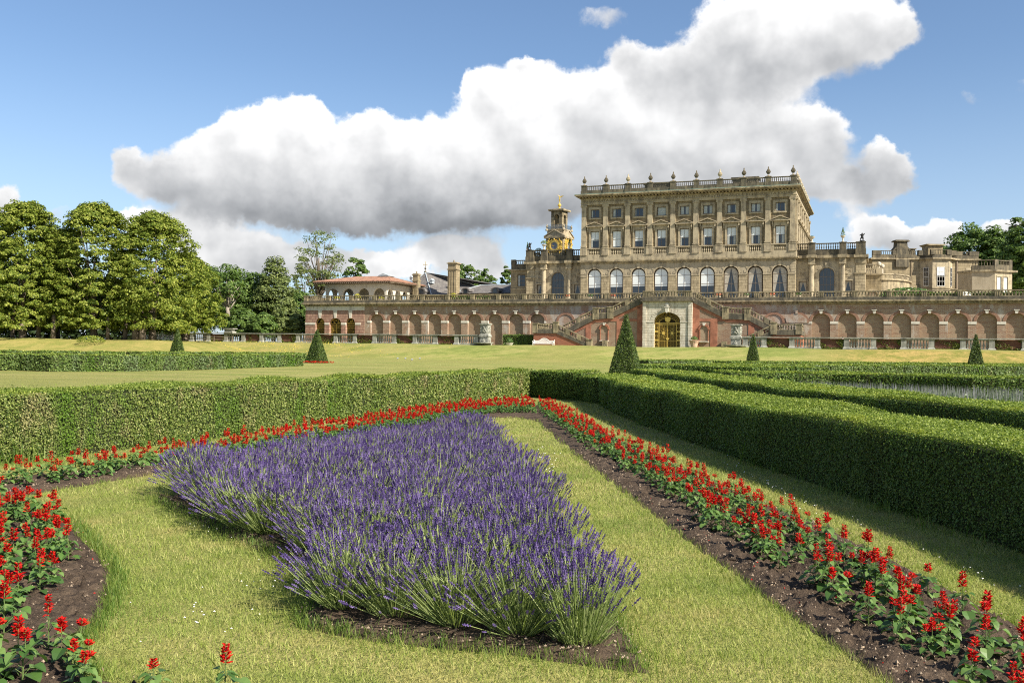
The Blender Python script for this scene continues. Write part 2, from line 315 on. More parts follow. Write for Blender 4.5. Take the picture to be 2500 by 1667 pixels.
# ------------------------------------------------------------------ object helpers
def tag(o, label=None, cat=None, group=None, kind=None):
    if label: o['label'] = label
    if cat: o['category'] = cat
    if group: o['group'] = group
    if kind: o['kind'] = kind
    return o
def thing(name, label, cat, loc=(0, 0, 0), rz=0.0, group=None):
    o = bpy.data.objects.new(name, None); COL.objects.link(o); o.empty_display_size = .3
    o.location = loc; o.rotation_euler = (0, 0, rz)
    return tag(o, label, cat, group)
def hthing(name, label, cat, u, v, z=0.0, group=None, rz=0.0): return thing(name, label, cat, hw(u, v, z), -AL + rz, group)
def children(o): return [c for c in o.children]
def dup(o, loc=None, rz=None, label=None, parent=None, scale=None, group=None):
    c = o.copy(); COL.objects.link(c)
    if parent: c.parent = parent
    if loc is not None: c.location = loc
    if rz is not None: c.rotation_euler = (0, 0, rz)
    if scale is not None: c.scale = (scale,) * 3 if not isinstance(scale, tuple) else scale
    if label: c['label'] = label
    if group: c['group'] = group
    for ch in KIDS.get(o.name, []): dup(ch, parent=c)
    return c
KIDS = {}
class B:
    """mesh builder"""
    def __init__(s): s.v = []; s.f = []; s.mi = []; s.cur = 0
    def face(s, pts):
        k = len(s.v); s.v += [tuple(p) for p in pts]; s.f.append(tuple(range(k, k + len(pts)))); s.mi.append(s.cur)
    def box(s, x0, x1, y0, y1, z0, z1):
        k = len(s.v)
        s.v += [(x0, y0, z0), (x1, y0, z0), (x1, y1, z0), (x0, y1, z0), (x0, y0, z1), (x1, y0, z1), (x1, y1, z1), (x0, y1, z1)]
        s.f += [(k, k + 3, k + 2, k + 1), (k + 4, k + 5, k + 6, k + 7), (k, k + 1, k + 5, k + 4), (k + 1, k + 2, k + 6, k + 5), (k + 2, k + 3, k + 7, k + 6), (k + 3, k, k + 4, k + 7)]
        s.mi += [s.cur] * 6
    def prism(s, poly, y0, y1):          # polygon in x,z pushed along y
        k = len(s.v); n = len(poly)
        s.v += [(p[0], y0, p[1]) for p in poly] + [(p[0], y1, p[1]) for p in poly]
        s.f.append(tuple(k + i for i in range(n))); s.f.append(tuple(k + n + i for i in reversed(range(n))))
        for i in range(n): j = (i + 1) % n; s.f.append((k + j, k + i, k + n + i, k + n + j))
        s.mi += [s.cur] * (n + 2)
    def prismz(s, poly, z0, z1):
        k = len(s.v); n = len(poly)
        s.v += [(p[0], p[1], z0) for p in poly] + [(p[0], p[1], z1) for p in poly]
        s.f.append(tuple(k + i for i in reversed(range(n)))); s.f.append(tuple(k + n + i for i in range(n)))
        for i in range(n): j = (i + 1) % n; s.f.append((k + i, k + j, k + n + j, k + n + i))
        s.mi += [s.cur] * (n + 2)
    def lathe(s, prof, n=10, c=(0, 0, 0), square=False, ph=0.0):
        k = len(s.v); n = 4 if square else n; ph = pi / 4 if square else ph; q = math.sqrt(2) if square else 1
        for r, z in prof:
            for i in range(n):
                a = 2 * pi * i / n + ph; s.v.append((c[0] + r * q * math.cos(a), c[1] + r * q * math.sin(a), c[2] + z))
        for j in range(len(prof) - 1):
            for i in range(n):
                i2 = (i + 1) % n; s.f.append((k + j * n + i, k + j * n + i2, k + (j + 1) * n + i2, k + (j + 1) * n + i)); s.mi.append(s.cur)
        s.f.append(tuple(k + i for i in reversed(range(n)))); s.f.append(tuple(k + (len(prof) - 1) * n + i for i in range(n))); s.mi += [s.cur] * 2
    def tube(s, a, b, r0, r1=None, n=6):
        r1 = r0 if r1 is None else r1
        a = Vector(a); b = Vector(b); d = (b - a)
        if d.length < 1e-6: return
        d.normalize(); x = d.orthogonal().normalized(); y = d.cross(x); k = len(s.v)
        for p, r in ((a, r0), (b, r1)):
            for i in range(n):
                t = 2 * pi * i / n; s.v.append(tuple(p + x * (r * math.cos(t)) + y * (r * math.sin(t))))
        for i in range(n): j = (i + 1) % n; s.f.append((k + i, k + j, k + n + j, k + n + i)); s.mi.append(s.cur)
        s.f.append(tuple(k + i for i in reversed(range(n)))); s.f.append(tuple(k + n + i for i in range(n))); s.mi += [s.cur] * 2
    def arcface(s, uc, hw_, zs, rise, u0, u1, z1, y, n=12):
        """wall piece above an arch: from springing zs up to z1 between u0 and u1"""
        pts = [(uc + hw_ * math.cos(t), zs + rise * math.sin(t)) for t in [pi * i / n for i in range(n + 1)]]
        top = [(u1, z1)] + [(max(u0, min(u1, p[0])), z1) for p in pts[1:-1]] + [(u0, z1)]
        s.face([(u1, y, zs), (u1, y, z1), (pts[0][0], y, zs)][::-1]) if False else None
        for i in range(n):
            a, b2 = pts[i], pts[i + 1]; ta, tb = top[i], top[i + 1]
            s.face([(b2[0], y, b2[1]), (a[0], y, a[1]), (ta[0], y, ta[1]), (tb[0], y, tb[1])])
        # side shoulders between arch foot and the bay's edge
        s.face([(pts[0][0], y, zs), (u1, y, zs), (u1, y, z1)]); s.face([(u0, y, zs), (pts[-1][0], y, zs), (u0, y, z1)])
        return pts
    def opening(s, u0, u1, z0, z1, y, uc, hw_, zb, zt, depth, arch=None, n=12):
        """wall bay with one opening and its reveals; arch=rise -> zt is the springing"""
        if zb > z0: s.face([(u0, y, z0), (u1, y, z0), (u1, y, zb), (u0, y, zb)])
        s.face([(u0, y, zb), (uc - hw_, y, zb), (uc - hw_, y, zt), (u0, y, zt)]); s.face([(uc + hw_, y, zb), (u1, y, zb), (u1, y, zt), (uc + hw_, y, zt)])
        y2 = y + depth
        s.face([(uc - hw_, y, zb), (uc - hw_, y2, zb), (uc - hw_, y2, zt), (uc - hw_, y, zt)]); s.face([(uc + hw_, y2, zb), (uc + hw_, y, zb), (uc + hw_, y, zt), (uc + hw_, y2, zt)])
        s.face([(uc - hw_, y, zb), (uc + hw_, y, zb), (uc + hw_, y2, zb), (uc - hw_, y2, zb)])
        if arch:
            pts = s.arcface(uc, hw_, zt, arch, u0, u1, z1, y, n)
            for i in range(n): a, b2 = pts[i], pts[i + 1]; s.face([(a[0], y, a[1]), (b2[0], y, b2[1]), (b2[0], y2, b2[1]), (a[0], y2, a[1])])
        else:
            s.face([(u0, y, zt), (u1, y, zt), (u1, y, z1), (u0, y, z1)]); s.face([(uc - hw_, y, zt), (uc - hw_, y2, zt), (uc + hw_, y2, zt), (uc + hw_, y, zt)])
    def ring(s, uc, zc, r0, r1, y0, y1, rise=1.0, a0=0.0, a1=pi, n=14, gaps=False):
        """projecting arch moulding"""
        for i in range(n):
            if gaps and i % 2: continue
            t0 = a0 + (a1 - a0) * i / n; t1 = a0 + (a1 - a0) * (i + 1) / n
            q = [(uc + r * math.cos(t), zc + r * rise * math.sin(t)) for r, t in ((r0, t0), (r1, t0), (r1, t1), (r0, t1))]
            s.prism(q, y0, y1)
    def xf(s, mat, k0=0):
        for i in range(k0, len(s.v)): s.v[i] = tuple(mat @ Vector(s.v[i]))
    def build(s, name, mats, parent=None, label=None, smooth=False, loc=None, rz=None):
        me = bpy.data.meshes.new(name); me.from_pydata(s.v, [], s.f)
        for mt in (mats if isinstance(mats, (list, tuple)) else [mats]): me.materials.append(M[mt])
        if any(s.mi): me.polygons.foreach_set('material_index', s.mi)
        if smooth: me.polygons.foreach_set('use_smooth', [True] * len(s.f))
        me.update()
        o = bpy.data.objects.new(name, me); COL.objects.link(o)
        if parent: o.parent = parent; KIDS.setdefault(parent.name, []).append(o)
        if label: o['label'] = label
        if loc is not None: o.location = loc
        if rz is not None: o.rotation_euler = (0, 0, rz)
        return o
def npmesh(name, verts, k, mat, parent=None, rnd=None, mi=None, mats=None):
    """verts (n*k,3): n separate k-gons"""
    verts = np.asarray(verts, np.float32).reshape(-1, 3); nf = len(verts) // k
    me = bpy.data.meshes.new(name); me.vertices.add(len(verts)); me.vertices.foreach_set('co', verts.ravel())
    me.loops.add(nf * k); me.loops.foreach_set('vertex_index', np.arange(nf * k, dtype=np.int32))
    me.polygons.add(nf); me.polygons.foreach_set('loop_start', np.arange(0, nf * k, k, dtype=np.int32))
    for mt in (mats or [mat]): me.materials.append(M[mt])
    if mi is not None: me.polygons.foreach_set('material_index', np.asarray(mi, np.int32))
    me.update(calc_edges=True)
    if rnd is not None:
        at = me.attributes.new('rnd', 'FLOAT', 'FACE'); at.data.foreach_set('value', np.asarray(rnd, np.float32))
    o = bpy.data.objects.new(name, me); COL.objects.link(o)
    if parent: o.parent = parent; KIDS.setdefault(parent.name, []).append(o)
    return o
def unit(a): return a / np.maximum(np.linalg.norm(a, axis=1, keepdims=True), 1e-9)
def leaves(c, nrm, size, rng, aspect=.6, up=None):
    """diamond leaves at centres c facing nrm"""
    n = len(c); r = rng.normal(size=(n, 3)); t = unit(r - nrm * np.sum(r * nrm, 1, keepdims=True))
    if up is not None: t = unit(t + up)
    b_ = np.cross(nrm, t); s_ = np.asarray(size).reshape(-1, 1)
    return np.stack([c - t * s_ * .5, c + b_ * s_ * aspect * .5, c + t * s_ * .5, c - b_ * s_ * aspect * .5], 1).reshape(-1, 3)
def ss(x, a=0.0, b=1.0):
    t = np.clip((x - a) / (b - a), 0, 1); return t * t * (3 - 2 * t)
def gz(x, y):
    """height of the ground"""
    x = np.asarray(x, float); y = np.asarray(y, float)
    v = (x - OX) * V[0] + (y - OY) * V[1]
    s1 = ss((v + 27) / 13.5); s2 = ss((y - 128) / 17) * ss((-x - 40) / 14)
    return 2.4 * np.maximum(s1, s2)
def inpoly(x, y, poly):
    x = np.asarray(x); y = np.asarray(y); r = np.zeros(x.shape, bool); n = len(poly)
    for i in range(n):
        x0, y0 = poly[i]; x1, y1 = poly[(i + 1) % n]
        if y0 == y1: continue
        c = ((y0 > y) != (y1 > y)) & (x < (x1 - x0) * (y - y0) / (y1 - y0) + x0); r ^= c
    return r
def edgedist(x, y, poly):
    d = np.full(np.shape(x), 1e9); n = len(poly)
    for i in range(n):
        ax, ay = poly[i]; bx, by = poly[(i + 1) % n]; vx, vy = bx - ax, by - ay
        t = np.clip(((x - ax) * vx + (y - ay) * vy) / (vx * vx + vy * vy + 1e-12), 0, 1)
        d = np.minimum(d, np.hypot(x - ax - t * vx, y - ay - t * vy))
    return d
# ------------------------------------------------------------------ architecture
BPROF = [(.62, 0), (.62, .10), (.38, .14), (.95, .34), (.80, .48), (.36, .78), (.55, .86), (.62, .9), (.62, 1.0)]
def baluster(b, x, y, z0, z1, r=.1, n=6):
    h = z1 - z0; b.lathe([(q * r, t * h) for q, t in BPROF], n, (x, y, z0))
def balrun(b, u0, u1, y, z0, z1, sp=.36, w=.32, r=.11, rail=.17, base=.14):
    b.box(u0, u1, y - w / 2, y + w / 2, z0, z0 + base); b.box(u0, u1, y - w / 2 - .03, y + w / 2 + .03, z1 - rail, z1)
    n = max(1, int(round((u1 - u0) / sp)))
    for i in range(n): baluster(b, u0 + (i + .5) * (u1 - u0) / n, y, z0 + base, z1 - rail, r)
def balrun_y(b, x, y0, y1, z0, z1, sp=.4, w=.32, r=.11):
    k = len(b.v); balrun(b, y0, y1, 0, z0, z1, sp, w, r)
    for i in range(k, len(b.v)): p = b.v[i]; b.v[i] = (x - p[1], p[0], p[2])
def balslope(b, u0, za, u1, zb, y, h=.95, sp=.42, w=.34, r=.12):
    """raked balustrade whose rail top runs from (u0,za) to (u1,zb)"""
    def bar(o0, o1, ww): b.prism([(u0, za + o0), (u1, zb + o0), (u1, zb + o1), (u0, za + o1)], y - ww / 2, y + ww / 2)
    bar(-.18, 0, w + .06); bar(-h - .02, -h + .12, w)
    n = max(1, int(round(abs(u1 - u0) / sp)))
    for i in range(n):
        t = (i + .5) / n; x = u0 + (u1 - u0) * t; z = za + (zb - za) * t; baluster(b, x, y, z - h + .12, z - .18, r)
URN = [(.34, 0), (.34, .10), (.16, .16), (.12, .30), (.20, .42), (.40, .72), (.42, .92), (.30, 1.0), (.34, 1.06), (.22, 1.22), (.10, 1.42), (.07, 1.5), (.12, 1.58), (.03, 1.78)]
def urnmesh(s=1.0, n=10):
    b = B(); b.lathe([(r * s, z * s) for r, z in URN], n); return b

mh = hthing('mansion', 'great tan stone mansion of three storeys with urns along its roof balustrade', 'mansion', 0, 14)
K = [-16.76 + 4.19 * k for k in range(9)]; PK = [-18.855 + 4.19 * k for k in range(10)]
HW = 19.4; D = 34
# ground storey
b = B(); b2 = B()
for k, uc in enumerate(K):
    u0 = uc - 2.095 if k else -HW; u1 = uc + 2.095 if k < 8 else HW
    # piers of ashlar below the impost
    for (a0, a1) in ((u0, uc - 1.36), (uc + 1.36, u1)): b.face([(a0, 0, 10.4), (a1, 0, 10.4), (a1, 0, 15.5), (a0, 0, 15.5)])
    for sx in (-1, 1):
        x = uc + sx * 1.36; q = [(x, 0, 10.4), (x, .45, 10.4), (x, .45, 15.62), (x, 0, 15.62)]; b.face(q if sx < 0 else q[::-1])
    pts = b2.arcface(uc, 1.36, 15.62, 1.36, u0, u1, 17.75, .0, 14)
    for i in range(14): p, q = pts[i], pts[i + 1]; b2.face([(p[0], 0, p[1]), (q[0], 0, q[1]), (q[0], .45, q[1]), (p[0], .45, p[1])])
    b2.face([(u0, .02, 15.5), (uc - 1.36, .02, 15.5), (uc - 1.36, .02, 15.7), (u0, .02, 15.7)])
b.face([(HW, 0, 10.4), (HW, D, 10.4), (HW, D, 17.75), (HW, 0, 17.75)]); b.face([(-HW, D, 10.4), (-HW, 0, 10.4), (-HW, 0, 17.75), (-HW, D, 17.75)])
b.face([(HW, D, 10.4), (-HW, D, 10.4), (-HW, D, 30), (HW, D, 30)])
b.build('ground_storey_wall', 'ashlar', mh); b2.build('arcade_wall', 'stucco', mh)
b = B()
for k, uc in enumerate(K):       # arch mouldings, voussoirs, keystones, imposts
    b.ring(uc, 15.62, 1.37, 1.60, -.07, .05, n=16)
    b.ring(uc, 15.62, 1.60, 1.98, -.05, .04, n=13, gaps=True, a0=.12, a1=pi - .12)
    b.prism([(uc - .2, 16.9), (uc + .2, 16.9), (uc + .34, 17.75), (uc - .34, 17.75)], -.16, .04)
    u0 = uc - 2.095 if k else -HW; u1 = uc + 2.095 if k < 8 else HW
    b.box(u0, uc - 1.33, -.08, .05, 15.42, 15.66); b.box(uc + 1.33, u1 + (.0 if k < 8 else .05), -.08, .05, 15.42, 15.66)
for z in [15.9 + .42 * i for i in range(4)]:
    b.box(-HW - .02, -HW + (.75 if int(z * 10) % 2 else 1.0), -.05, .05, z, z + .38); b.box(HW - .9, HW + .05, -.05, .3, z, z + .38)
b.build('arch_moulding', 'bath', mh)
b = B()      # string entablature and first floor plinth
b.box(-HW - .05, HW + .05, -.10, D, 17.75, 18.02); b.box(-HW - .28, HW + .28, -.34, D + .2, 18.02, 18.22); b.box(-HW - .5, HW + .5, -.56, D + .4, 18.22, 18.48)
b.build('string_cornice', 'bathcap', mh)
b = B(); b.box(-HW - .15, HW + .15, -.28, D, 18.483, 19.42); b.build('plinth_course', 'bath', mh)
b = B()      # balcony dado: pedestals and small balusters under the windows
for u in PK: b.box(u - .62, u + .62, -.36, .2, 19.42, 20.74); b.box(u - .68, u + .68, -.42, .1, 19.42, 19.56); b.box(u - .66, u + .66, -.40, .1, 20.66, 20.80)
for uc in K:
    b.box(uc - 1.48, uc - 1.02, -.22, -.02, 19.42, 20.7); b.box(uc + 1.02, uc + 1.48, -.22, -.02, 19.42, 20.7); b.box(uc - 1.02, uc + 1.02, -.22, -.02, 19.42, 19.56); b.box(uc - 1.48, uc + 1.48, -.3, .12, 20.58, 20.76)
    for i in range(6): baluster(b, uc - .85 + .34 * i, -.12, 19.56, 20.58, .12)
b.build('balcony_dado', 'bath', mh)
# upper storeys wall with two rows of openings
b = B()
for k, uc in enumerate(K):
    u0 = uc - 2.095 if k else -HW; u1 = uc + 2.095 if k < 8 else HW
    b.opening(u0, u1, 19.42, 25.6, .02, uc, .84, 20.74, 23.93, .34); b.opening(u0, u1, 25.6, 28.95, .02, uc, .84, 26.4, 28.0, .34)
nb = 7; sb = D / nb
b.face([(-HW, D, 17.75), (-HW, .02, 17.75), (-HW, .02, 28.95), (-HW, D, 28.95)])
k0 = len(b.v)
for i in range(nb):
    c = sb * (i + .5); b.opening(c - sb / 2, c + sb / 2, 19.42, 25.6, 0, c, .84, 20.74, 23.93, .34); b.opening(c - sb / 2, c + sb / 2, 25.6, 28.95, 0, c, .84, 26.4, 28.0, .34)
for i in range(k0, len(b.v)): p = b.v[i]; b.v[i] = (HW - p[1], p[0], p[2])
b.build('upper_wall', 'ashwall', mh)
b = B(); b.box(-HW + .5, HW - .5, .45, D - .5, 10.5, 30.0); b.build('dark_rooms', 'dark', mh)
# pilasters
def pil(b, u, y0, w0=.5, w1=.43):
    b.prismz([(u - w0, y0), (u + w0, y0), (u + w0, .1), (u - w0, .1)], 20.80, 20.99); b.prismz([(u - w0 - .08, y0 - .08), (u + w0 + .08, y0 - .08), (u + w0 + .08, .1), (u - w0 - .08, .1)], 20.99, 21.14)
    b.prism([(u - w0 + .02, 21.14), (u + w0 - .02, 21.14), (u + w1, 28.2), (u - w1, 28.2)], y0 + .05, .1)
def cap(b, u, y0, w1=.43):
    b.box(u - w1, u + w1, y0, .1, 28.2, 28.45)
    for sx in (-1, 1): b.lathe([(.05, -.02), (.21, 0), (.21, .28), (.05, .3)], 8, (0, 0, 0)); n = 34; 
    b.v = b.v; b.box(u - w1 - .12, u + w1 + .12, y0 - .08, .1, 28.66, 28.82)
def capital(b, u, y0, w1=.43):
    b.box(u - w1, u + w1, y0 + .03, .1, 28.2, 28.48); b.box(u - w1 - .16, u + w1 + .16, y0 - .08, .1, 28.74, 28.86)
    for sx in (-1, 1):
        pts = [(u + sx * (w1 + .02) + .19 * math.cos(t), 28.56 + .19 * math.sin(t)) for t in [2 * pi * i / 8 for i in range(8)]]; b.prism(pts, y0 - .06, .05)
    b.box(u - w1, u + w1, y0 - .02, .1, 28.48, 28.74)
for u in PK:
    b = B(); pil(b, u, -.36); capital(b, u, -.34); b.build('pilaster', 'bath', mh)
for i in range(nb + 1):
    b = B(); pil(b, min(D - .5, max(.5, sb * i)), -.30); capital(b, min(D - .5, max(.5, sb * i)), -.28)
    for j in range(len(b.v)): p = b.v[j]; b.v[j] = (HW - p[1], p[0], p[2])
    b.build('pilaster', 'bath', mh)
# entablature, cornice, dentils
b = B(); b.box(-HW - .03, HW + .03, -.30, D, 28.86, 29.18); b.box(-HW - .1, HW + .1, -.38, D, 29.18, 29.30); b.box(-HW - .03, HW + .03, -.30, D, 29.30, 29.98); b.build('frieze', 'bath', mh)
b = B(); b.box(-HW - .22, HW + .22, -.50, D + .2, 29.98, 30.10); b.box(-HW - .7, HW + .7, -1.5, D + .6, 30.28, 30.44)
b.prismz([(-HW - .9, -1.75), (HW + .9, -1.75), (HW + .9, D + .8), (-HW - .9, D + .8)], 30.44, 30.66)
for i in range(66): u = -HW - .1 + i * (2 * HW + .2) / 65; b.box(u - .14, u + .14, -1.2, -.3, 30.08, 30.28)
for i in range(50): y = .5 + i * (D - 1) / 49; b.box(HW + .1, HW + .45, y - .15, y + .15, 30.10, 30.28)
b.build('main_cornice', 'bathcap', mh)
b = B(); b.box(-HW - .92, HW + .92, -1.77, D + .82, 30.663, 30.72); b.build('copper_capping', 'copper', mh)
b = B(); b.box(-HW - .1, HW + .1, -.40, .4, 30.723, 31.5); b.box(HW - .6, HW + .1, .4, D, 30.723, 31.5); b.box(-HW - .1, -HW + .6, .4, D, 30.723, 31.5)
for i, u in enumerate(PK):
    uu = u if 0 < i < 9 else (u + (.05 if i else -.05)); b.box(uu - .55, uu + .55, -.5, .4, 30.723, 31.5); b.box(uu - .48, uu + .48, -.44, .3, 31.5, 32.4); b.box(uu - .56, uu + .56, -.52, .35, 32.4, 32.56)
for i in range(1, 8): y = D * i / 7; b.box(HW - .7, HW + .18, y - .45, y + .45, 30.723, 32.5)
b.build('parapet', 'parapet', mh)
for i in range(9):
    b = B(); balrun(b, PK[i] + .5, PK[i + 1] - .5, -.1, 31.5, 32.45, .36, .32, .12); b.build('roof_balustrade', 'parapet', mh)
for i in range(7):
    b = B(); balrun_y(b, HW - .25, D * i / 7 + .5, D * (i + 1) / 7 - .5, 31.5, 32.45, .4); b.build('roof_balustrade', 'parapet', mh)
b = B(); b.box(-HW + .6, HW - .6, .4, D - .5, 30.8, 31.2); b.build('roof', 'lead', mh)
b = B(); b.box(-8.6, -3.6, 5, 8, 31.2, 33.1); b.box(-8.8, -3.4, 4.8, 8.2, 33.1, 33.4); b.build('chimney_block', 'parapet', mh)
b = B(); b.box(7.8, 12.2, 5, 8, 31.2, 33.3); b.prismz([(7.5, 4.8), (12.5, 4.8), (12.5, 8.2), (7.5, 8.2)], 33.3, 33.6); b.build('chimney_block', 'parapet', mh)
# carved inscription
txt = 'RESTAVRATA\u00b7DOMVM\u00b7PRIVS\u00b7BIDVO\u00b7IGNE\u00b7ABSVMPTAM\u00b7GEO\u00b7DVCE\u00b7SVTHERLANDI\u00c6\u00b7ET\u00b7HENRIETTA\u00b7VXORE'
fc = bpy.data.curves.new('inscription', 'FONT'); fc.body = txt; fc.size = .72; fc.extrude = .012; fc.align_x = 'CENTER'
fo = bpy.data.objects.new('inscription_tmp', fc); COL.objects.link(fo)
dg = bpy.context.evaluated_depsgraph_get(); fm = bpy.data.meshes.new_from_object(fo.evaluated_get(dg)); bpy.data.objects.remove(fo)
xs = [v_.co.x for v_ in fm.vertices]; sc_ = 37.6 / (max(xs) - min(xs))
for v_ in fm.vertices: v_.co = Vector((v_.co.x * sc_, -.305 - v_.co.z, 29.36 + v_.co.y * .86))
M['letters'] = plain('cut_lettering', (.15, .115, .065), .9); fm.materials.clear(); fm.materials.append(M['letters'])
fo = bpy.data.objects.new('inscription', fm); COL.objects.link(fo); fo.parent = mh

# window builders (local coordinates, y = face of the glass)
def win_arched(par, uc, y, hwid, zb, zs, style, rise=None, bars=(.5,), frame='wframe', xf=None, name='window', rows=None):
    """style: blind fraction from the top, 'curtain', or None"""
    rise = hwid if rise is None else rise; n = 14
    top = [(uc + hwid * math.cos(t), zs + rise * math.sin(t)) for t in [pi * i / n for i in range(n + 1)]] if rise else [(uc + hwid, zs), (uc - hwid, zs)]
    poly = [(uc - hwid, zb), (uc + hwid, zb)] + top
    fr = B(); t = .07
    fr.box(uc - hwid, uc - hwid + t, y - .05, y + .05, zb, zs); fr.box(uc + hwid - t, uc + hwid, y - .05, y + .05, zb, zs); fr.box(uc - hwid + t, uc + hwid - t, y - .05, y + .05, zb, zb + .1)
    if rise: fr.ring(uc, zs, hwid - t, hwid, y - .05, y + .05, rise=rise / hwid)
    else: fr.box(uc - hwid + t, uc + hwid - t, y - .05, y + .05, zs - t, zs)
    zt = zs + rise
    for f in bars: x = uc - hwid + 2 * hwid * f; fr.box(x - .022, x + .022, y - .035, y + .03, zb + .1, zt - .06)
    for f in (rows or (.5,)): z = zb + (zt - zb) * f; fr.box(uc - hwid + t, uc + hwid - t, y - .04, y + .03, z - .03, z + .03)
    parts = [fr.build(name, frame, par)]
    g = B(); g.face([(p[0], y + .02, p[1]) for p in poly]); g.build('pane', 'glass', parts[0])
    if style == 'curtain':
        c = B()
        for sx in (-1, 1):
            for j in range(6):      # pleats gathered towards a tie-back
                f0, f1 = j / 6, (j + 1) / 6; wt = hwid * .97; wb = hwid * .30
                def ctop(x): 
                    q = min(1, abs(x) / hwid); return zs + rise * math.sqrt(max(0, 1 - q * q)) - .03 if rise else zs - .03
                zm = zb + (zt - zb) * .24; yy = y - .004 - .004 * (j % 2)
                x0t, x1t = wt * (1 - f0), wt * (1 - f1); x0b, x1b = hwid * .98 - wb * f0, hwid * .98 - wb * f1
                q = [(uc + sx * x0b, yy, zm), (uc + sx * x1b, yy, zm), (uc + sx * x1t, yy, ctop(x1t)), (uc + sx * x0t, yy, ctop(x0t))]; c.face(q)
                q = [(uc + sx * x0b, yy, zb + .1), (uc + sx * (x1b + .06), yy, zb + .1), (uc + sx * x1b, yy, zm), (uc + sx * x0b, yy, zm)]; c.face(q)
        c.build('curtain', 'curtain', parts[0])
    elif style is not None:
        zc = zt - (zt - zb) * style; c = B(); pl = [(uc - hwid + .02, zc), (uc + hwid - .02, zc)] + [(p[0] + (.02 if p[0] < uc else -.02), max(zc, p[1] - .02)) for p in top if p[1] > zc]
        if len(pl) > 2: c.face([(p[0], y - .002, p[1]) for p in pl]); c.build('blind', 'blind', parts[0])
    if xf:
        for o in parts + KIDS.get(parts[0].name, []):
            for v_ in o.data.vertices: v_.co = xf(v_.co)
    return parts[0]
def sidecurt(par, uc, y, hwid, zb, zt, wleft, wright):
    for sx, wd in ((-1, wleft), (1, wright)):
        if wd <= 0: continue
        c = B()
        for j in range(4):
            x0 = uc + sx * (hwid - wd * j / 4 * 1.0); x1 = uc + sx * (hwid - wd * (j + 1) / 4); yy = y - .006 - .01 * (j % 2)
            c.face([(x0, yy, zb), (x1, yy, zb), (x1, yy, zt), (x0, yy, zt)])
        c.build('net_curtain', 'netcurtain', par)
BL1 = [.58, .56, .55, .56, .57, .56, 'curtain', 'curtain', 'curtain']
for k, uc in enumerate(K): win_arched(mh, uc, .34, 1.20, 11.0, 15.60, BL1[k], bars=(.5,), rows=(.50, .78))
BL2 = [.54, .93, .62, .52, .52, .52, .5, .5, .5]; C2 = [(.3, 0), (0, 0), (0, .1), (0, 0), (.25, 0), (.2, .2), (.4, .4), (.35, .35), (.5, .5)]
for k, uc in enumerate(K):
    wd = win_arched(mh, uc, .28, .80, 20.80, 23.9, BL2[k], rise=0, bars=(.5,))
    if C2[k] != (0, 0): sidecurt(wd, uc, .26, .76, 20.9, 22.3, *C2[k])
C3 = [(.3, 0), (.45, 0), (.2, .1), (.78, .78), (.6, .6), (.62, .5), (.5, .2), (.62, .6), (.3, .12)]
for k, uc in enumerate(K):
    wd = win_arched(mh, uc, .28, .80, 26.45, 27.98, None, rise=0, bars=(.5,), rows=(.06,)); sidecurt(wd, uc, .255, .76, 26.55, 27.9, *C3[k])
def surround(b, uc, y, big, ped):
    if big:      # first-floor window: architrave, consoles, pediment
        z0, z1 = 20.76, 23.95
        b.box(uc - 1.12, uc - .84, y - .10, y + .06, z0, z1 + .3); b.box(uc + .84, uc + 1.12, y - .10, y + .06, z0, z1 + .3); b.box(uc - .84, uc + .84, y - .10, y + .06, z1, z1 + .3)
        b.box(uc - 1.1, uc + 1.1, y - .08, y + .05, z1 + .3, 24.72)
        for sx in (-1, 1): b.box(uc + sx * 1.30 - .11, uc + sx * 1.30 + .11, y - .36, y + .05, 24.15, 24.72); b.box(uc + sx * 1.30 - .08, uc + sx * 1.30 + .08, y - .2, y + .05, 23.75, 24.15)
        b.box(uc - 1.62, uc + 1.62, y - .58, y + .05, 24.72, 24.86)
        b.prism([(uc - 1.4, 24.86), (uc + 1.4, 24.86), (uc, 25.42)], y - .3, y + .05)
        for sx in (-1, 1): b.prism([(uc + sx * 1.68, 24.86), (uc + sx * 1.68, 24.99), (uc, 25.68), (uc, 25.50)][::sx], y - .60, y + .04)
    else:
        b.box(uc - 1.22, uc + 1.22, y - .05, y + .03, 28.0, 28.42); b.box(uc - 1.22, uc - .84, y - .05, y + .03, 26.1, 28.0); b.box(uc + .84, uc + 1.22, y - .05, y + .03, 26.1, 28.0)
        b.box(uc - .98, uc - .84, y - .10, y - .04, 26.4, 28.0); b.box(uc + .84, uc + .98, y - .10, y - .04, 26.4, 28.0); b.box(uc - .98, uc + .98, y - .10, y - .04, 28.0, 28.14); b.box(uc - 1.1, uc + 1.1, y - .16, y + .03, 26.16, 26.4)
for uc in K:
    b = B(); surround(b, uc, .02, True, True); b.build('pediment', 'bath', mh); b = B(); surround(b, uc, .02, False, False); b.build('window_surround', 'bath', mh)
rot = lambda p: Vector((HW - p[1], p[0], p[2]))
for i in range(nb):
    c = sb * (i + .5); b = B(); surround(b, c, 0, True, True); surround(b, c, 0, False, False)
    for j in range(len(b.v)): b.v[j] = tuple(rot(b.v[j]))
    b.build('pediment', 'bath', mh)
    win_arched(mh, c, .26, .80, 20.80, 23.9, .5, rise=0, xf=rot); win_arched(mh, c, .26, .80, 26.45, 27.98, None, rise=0, xf=rot)

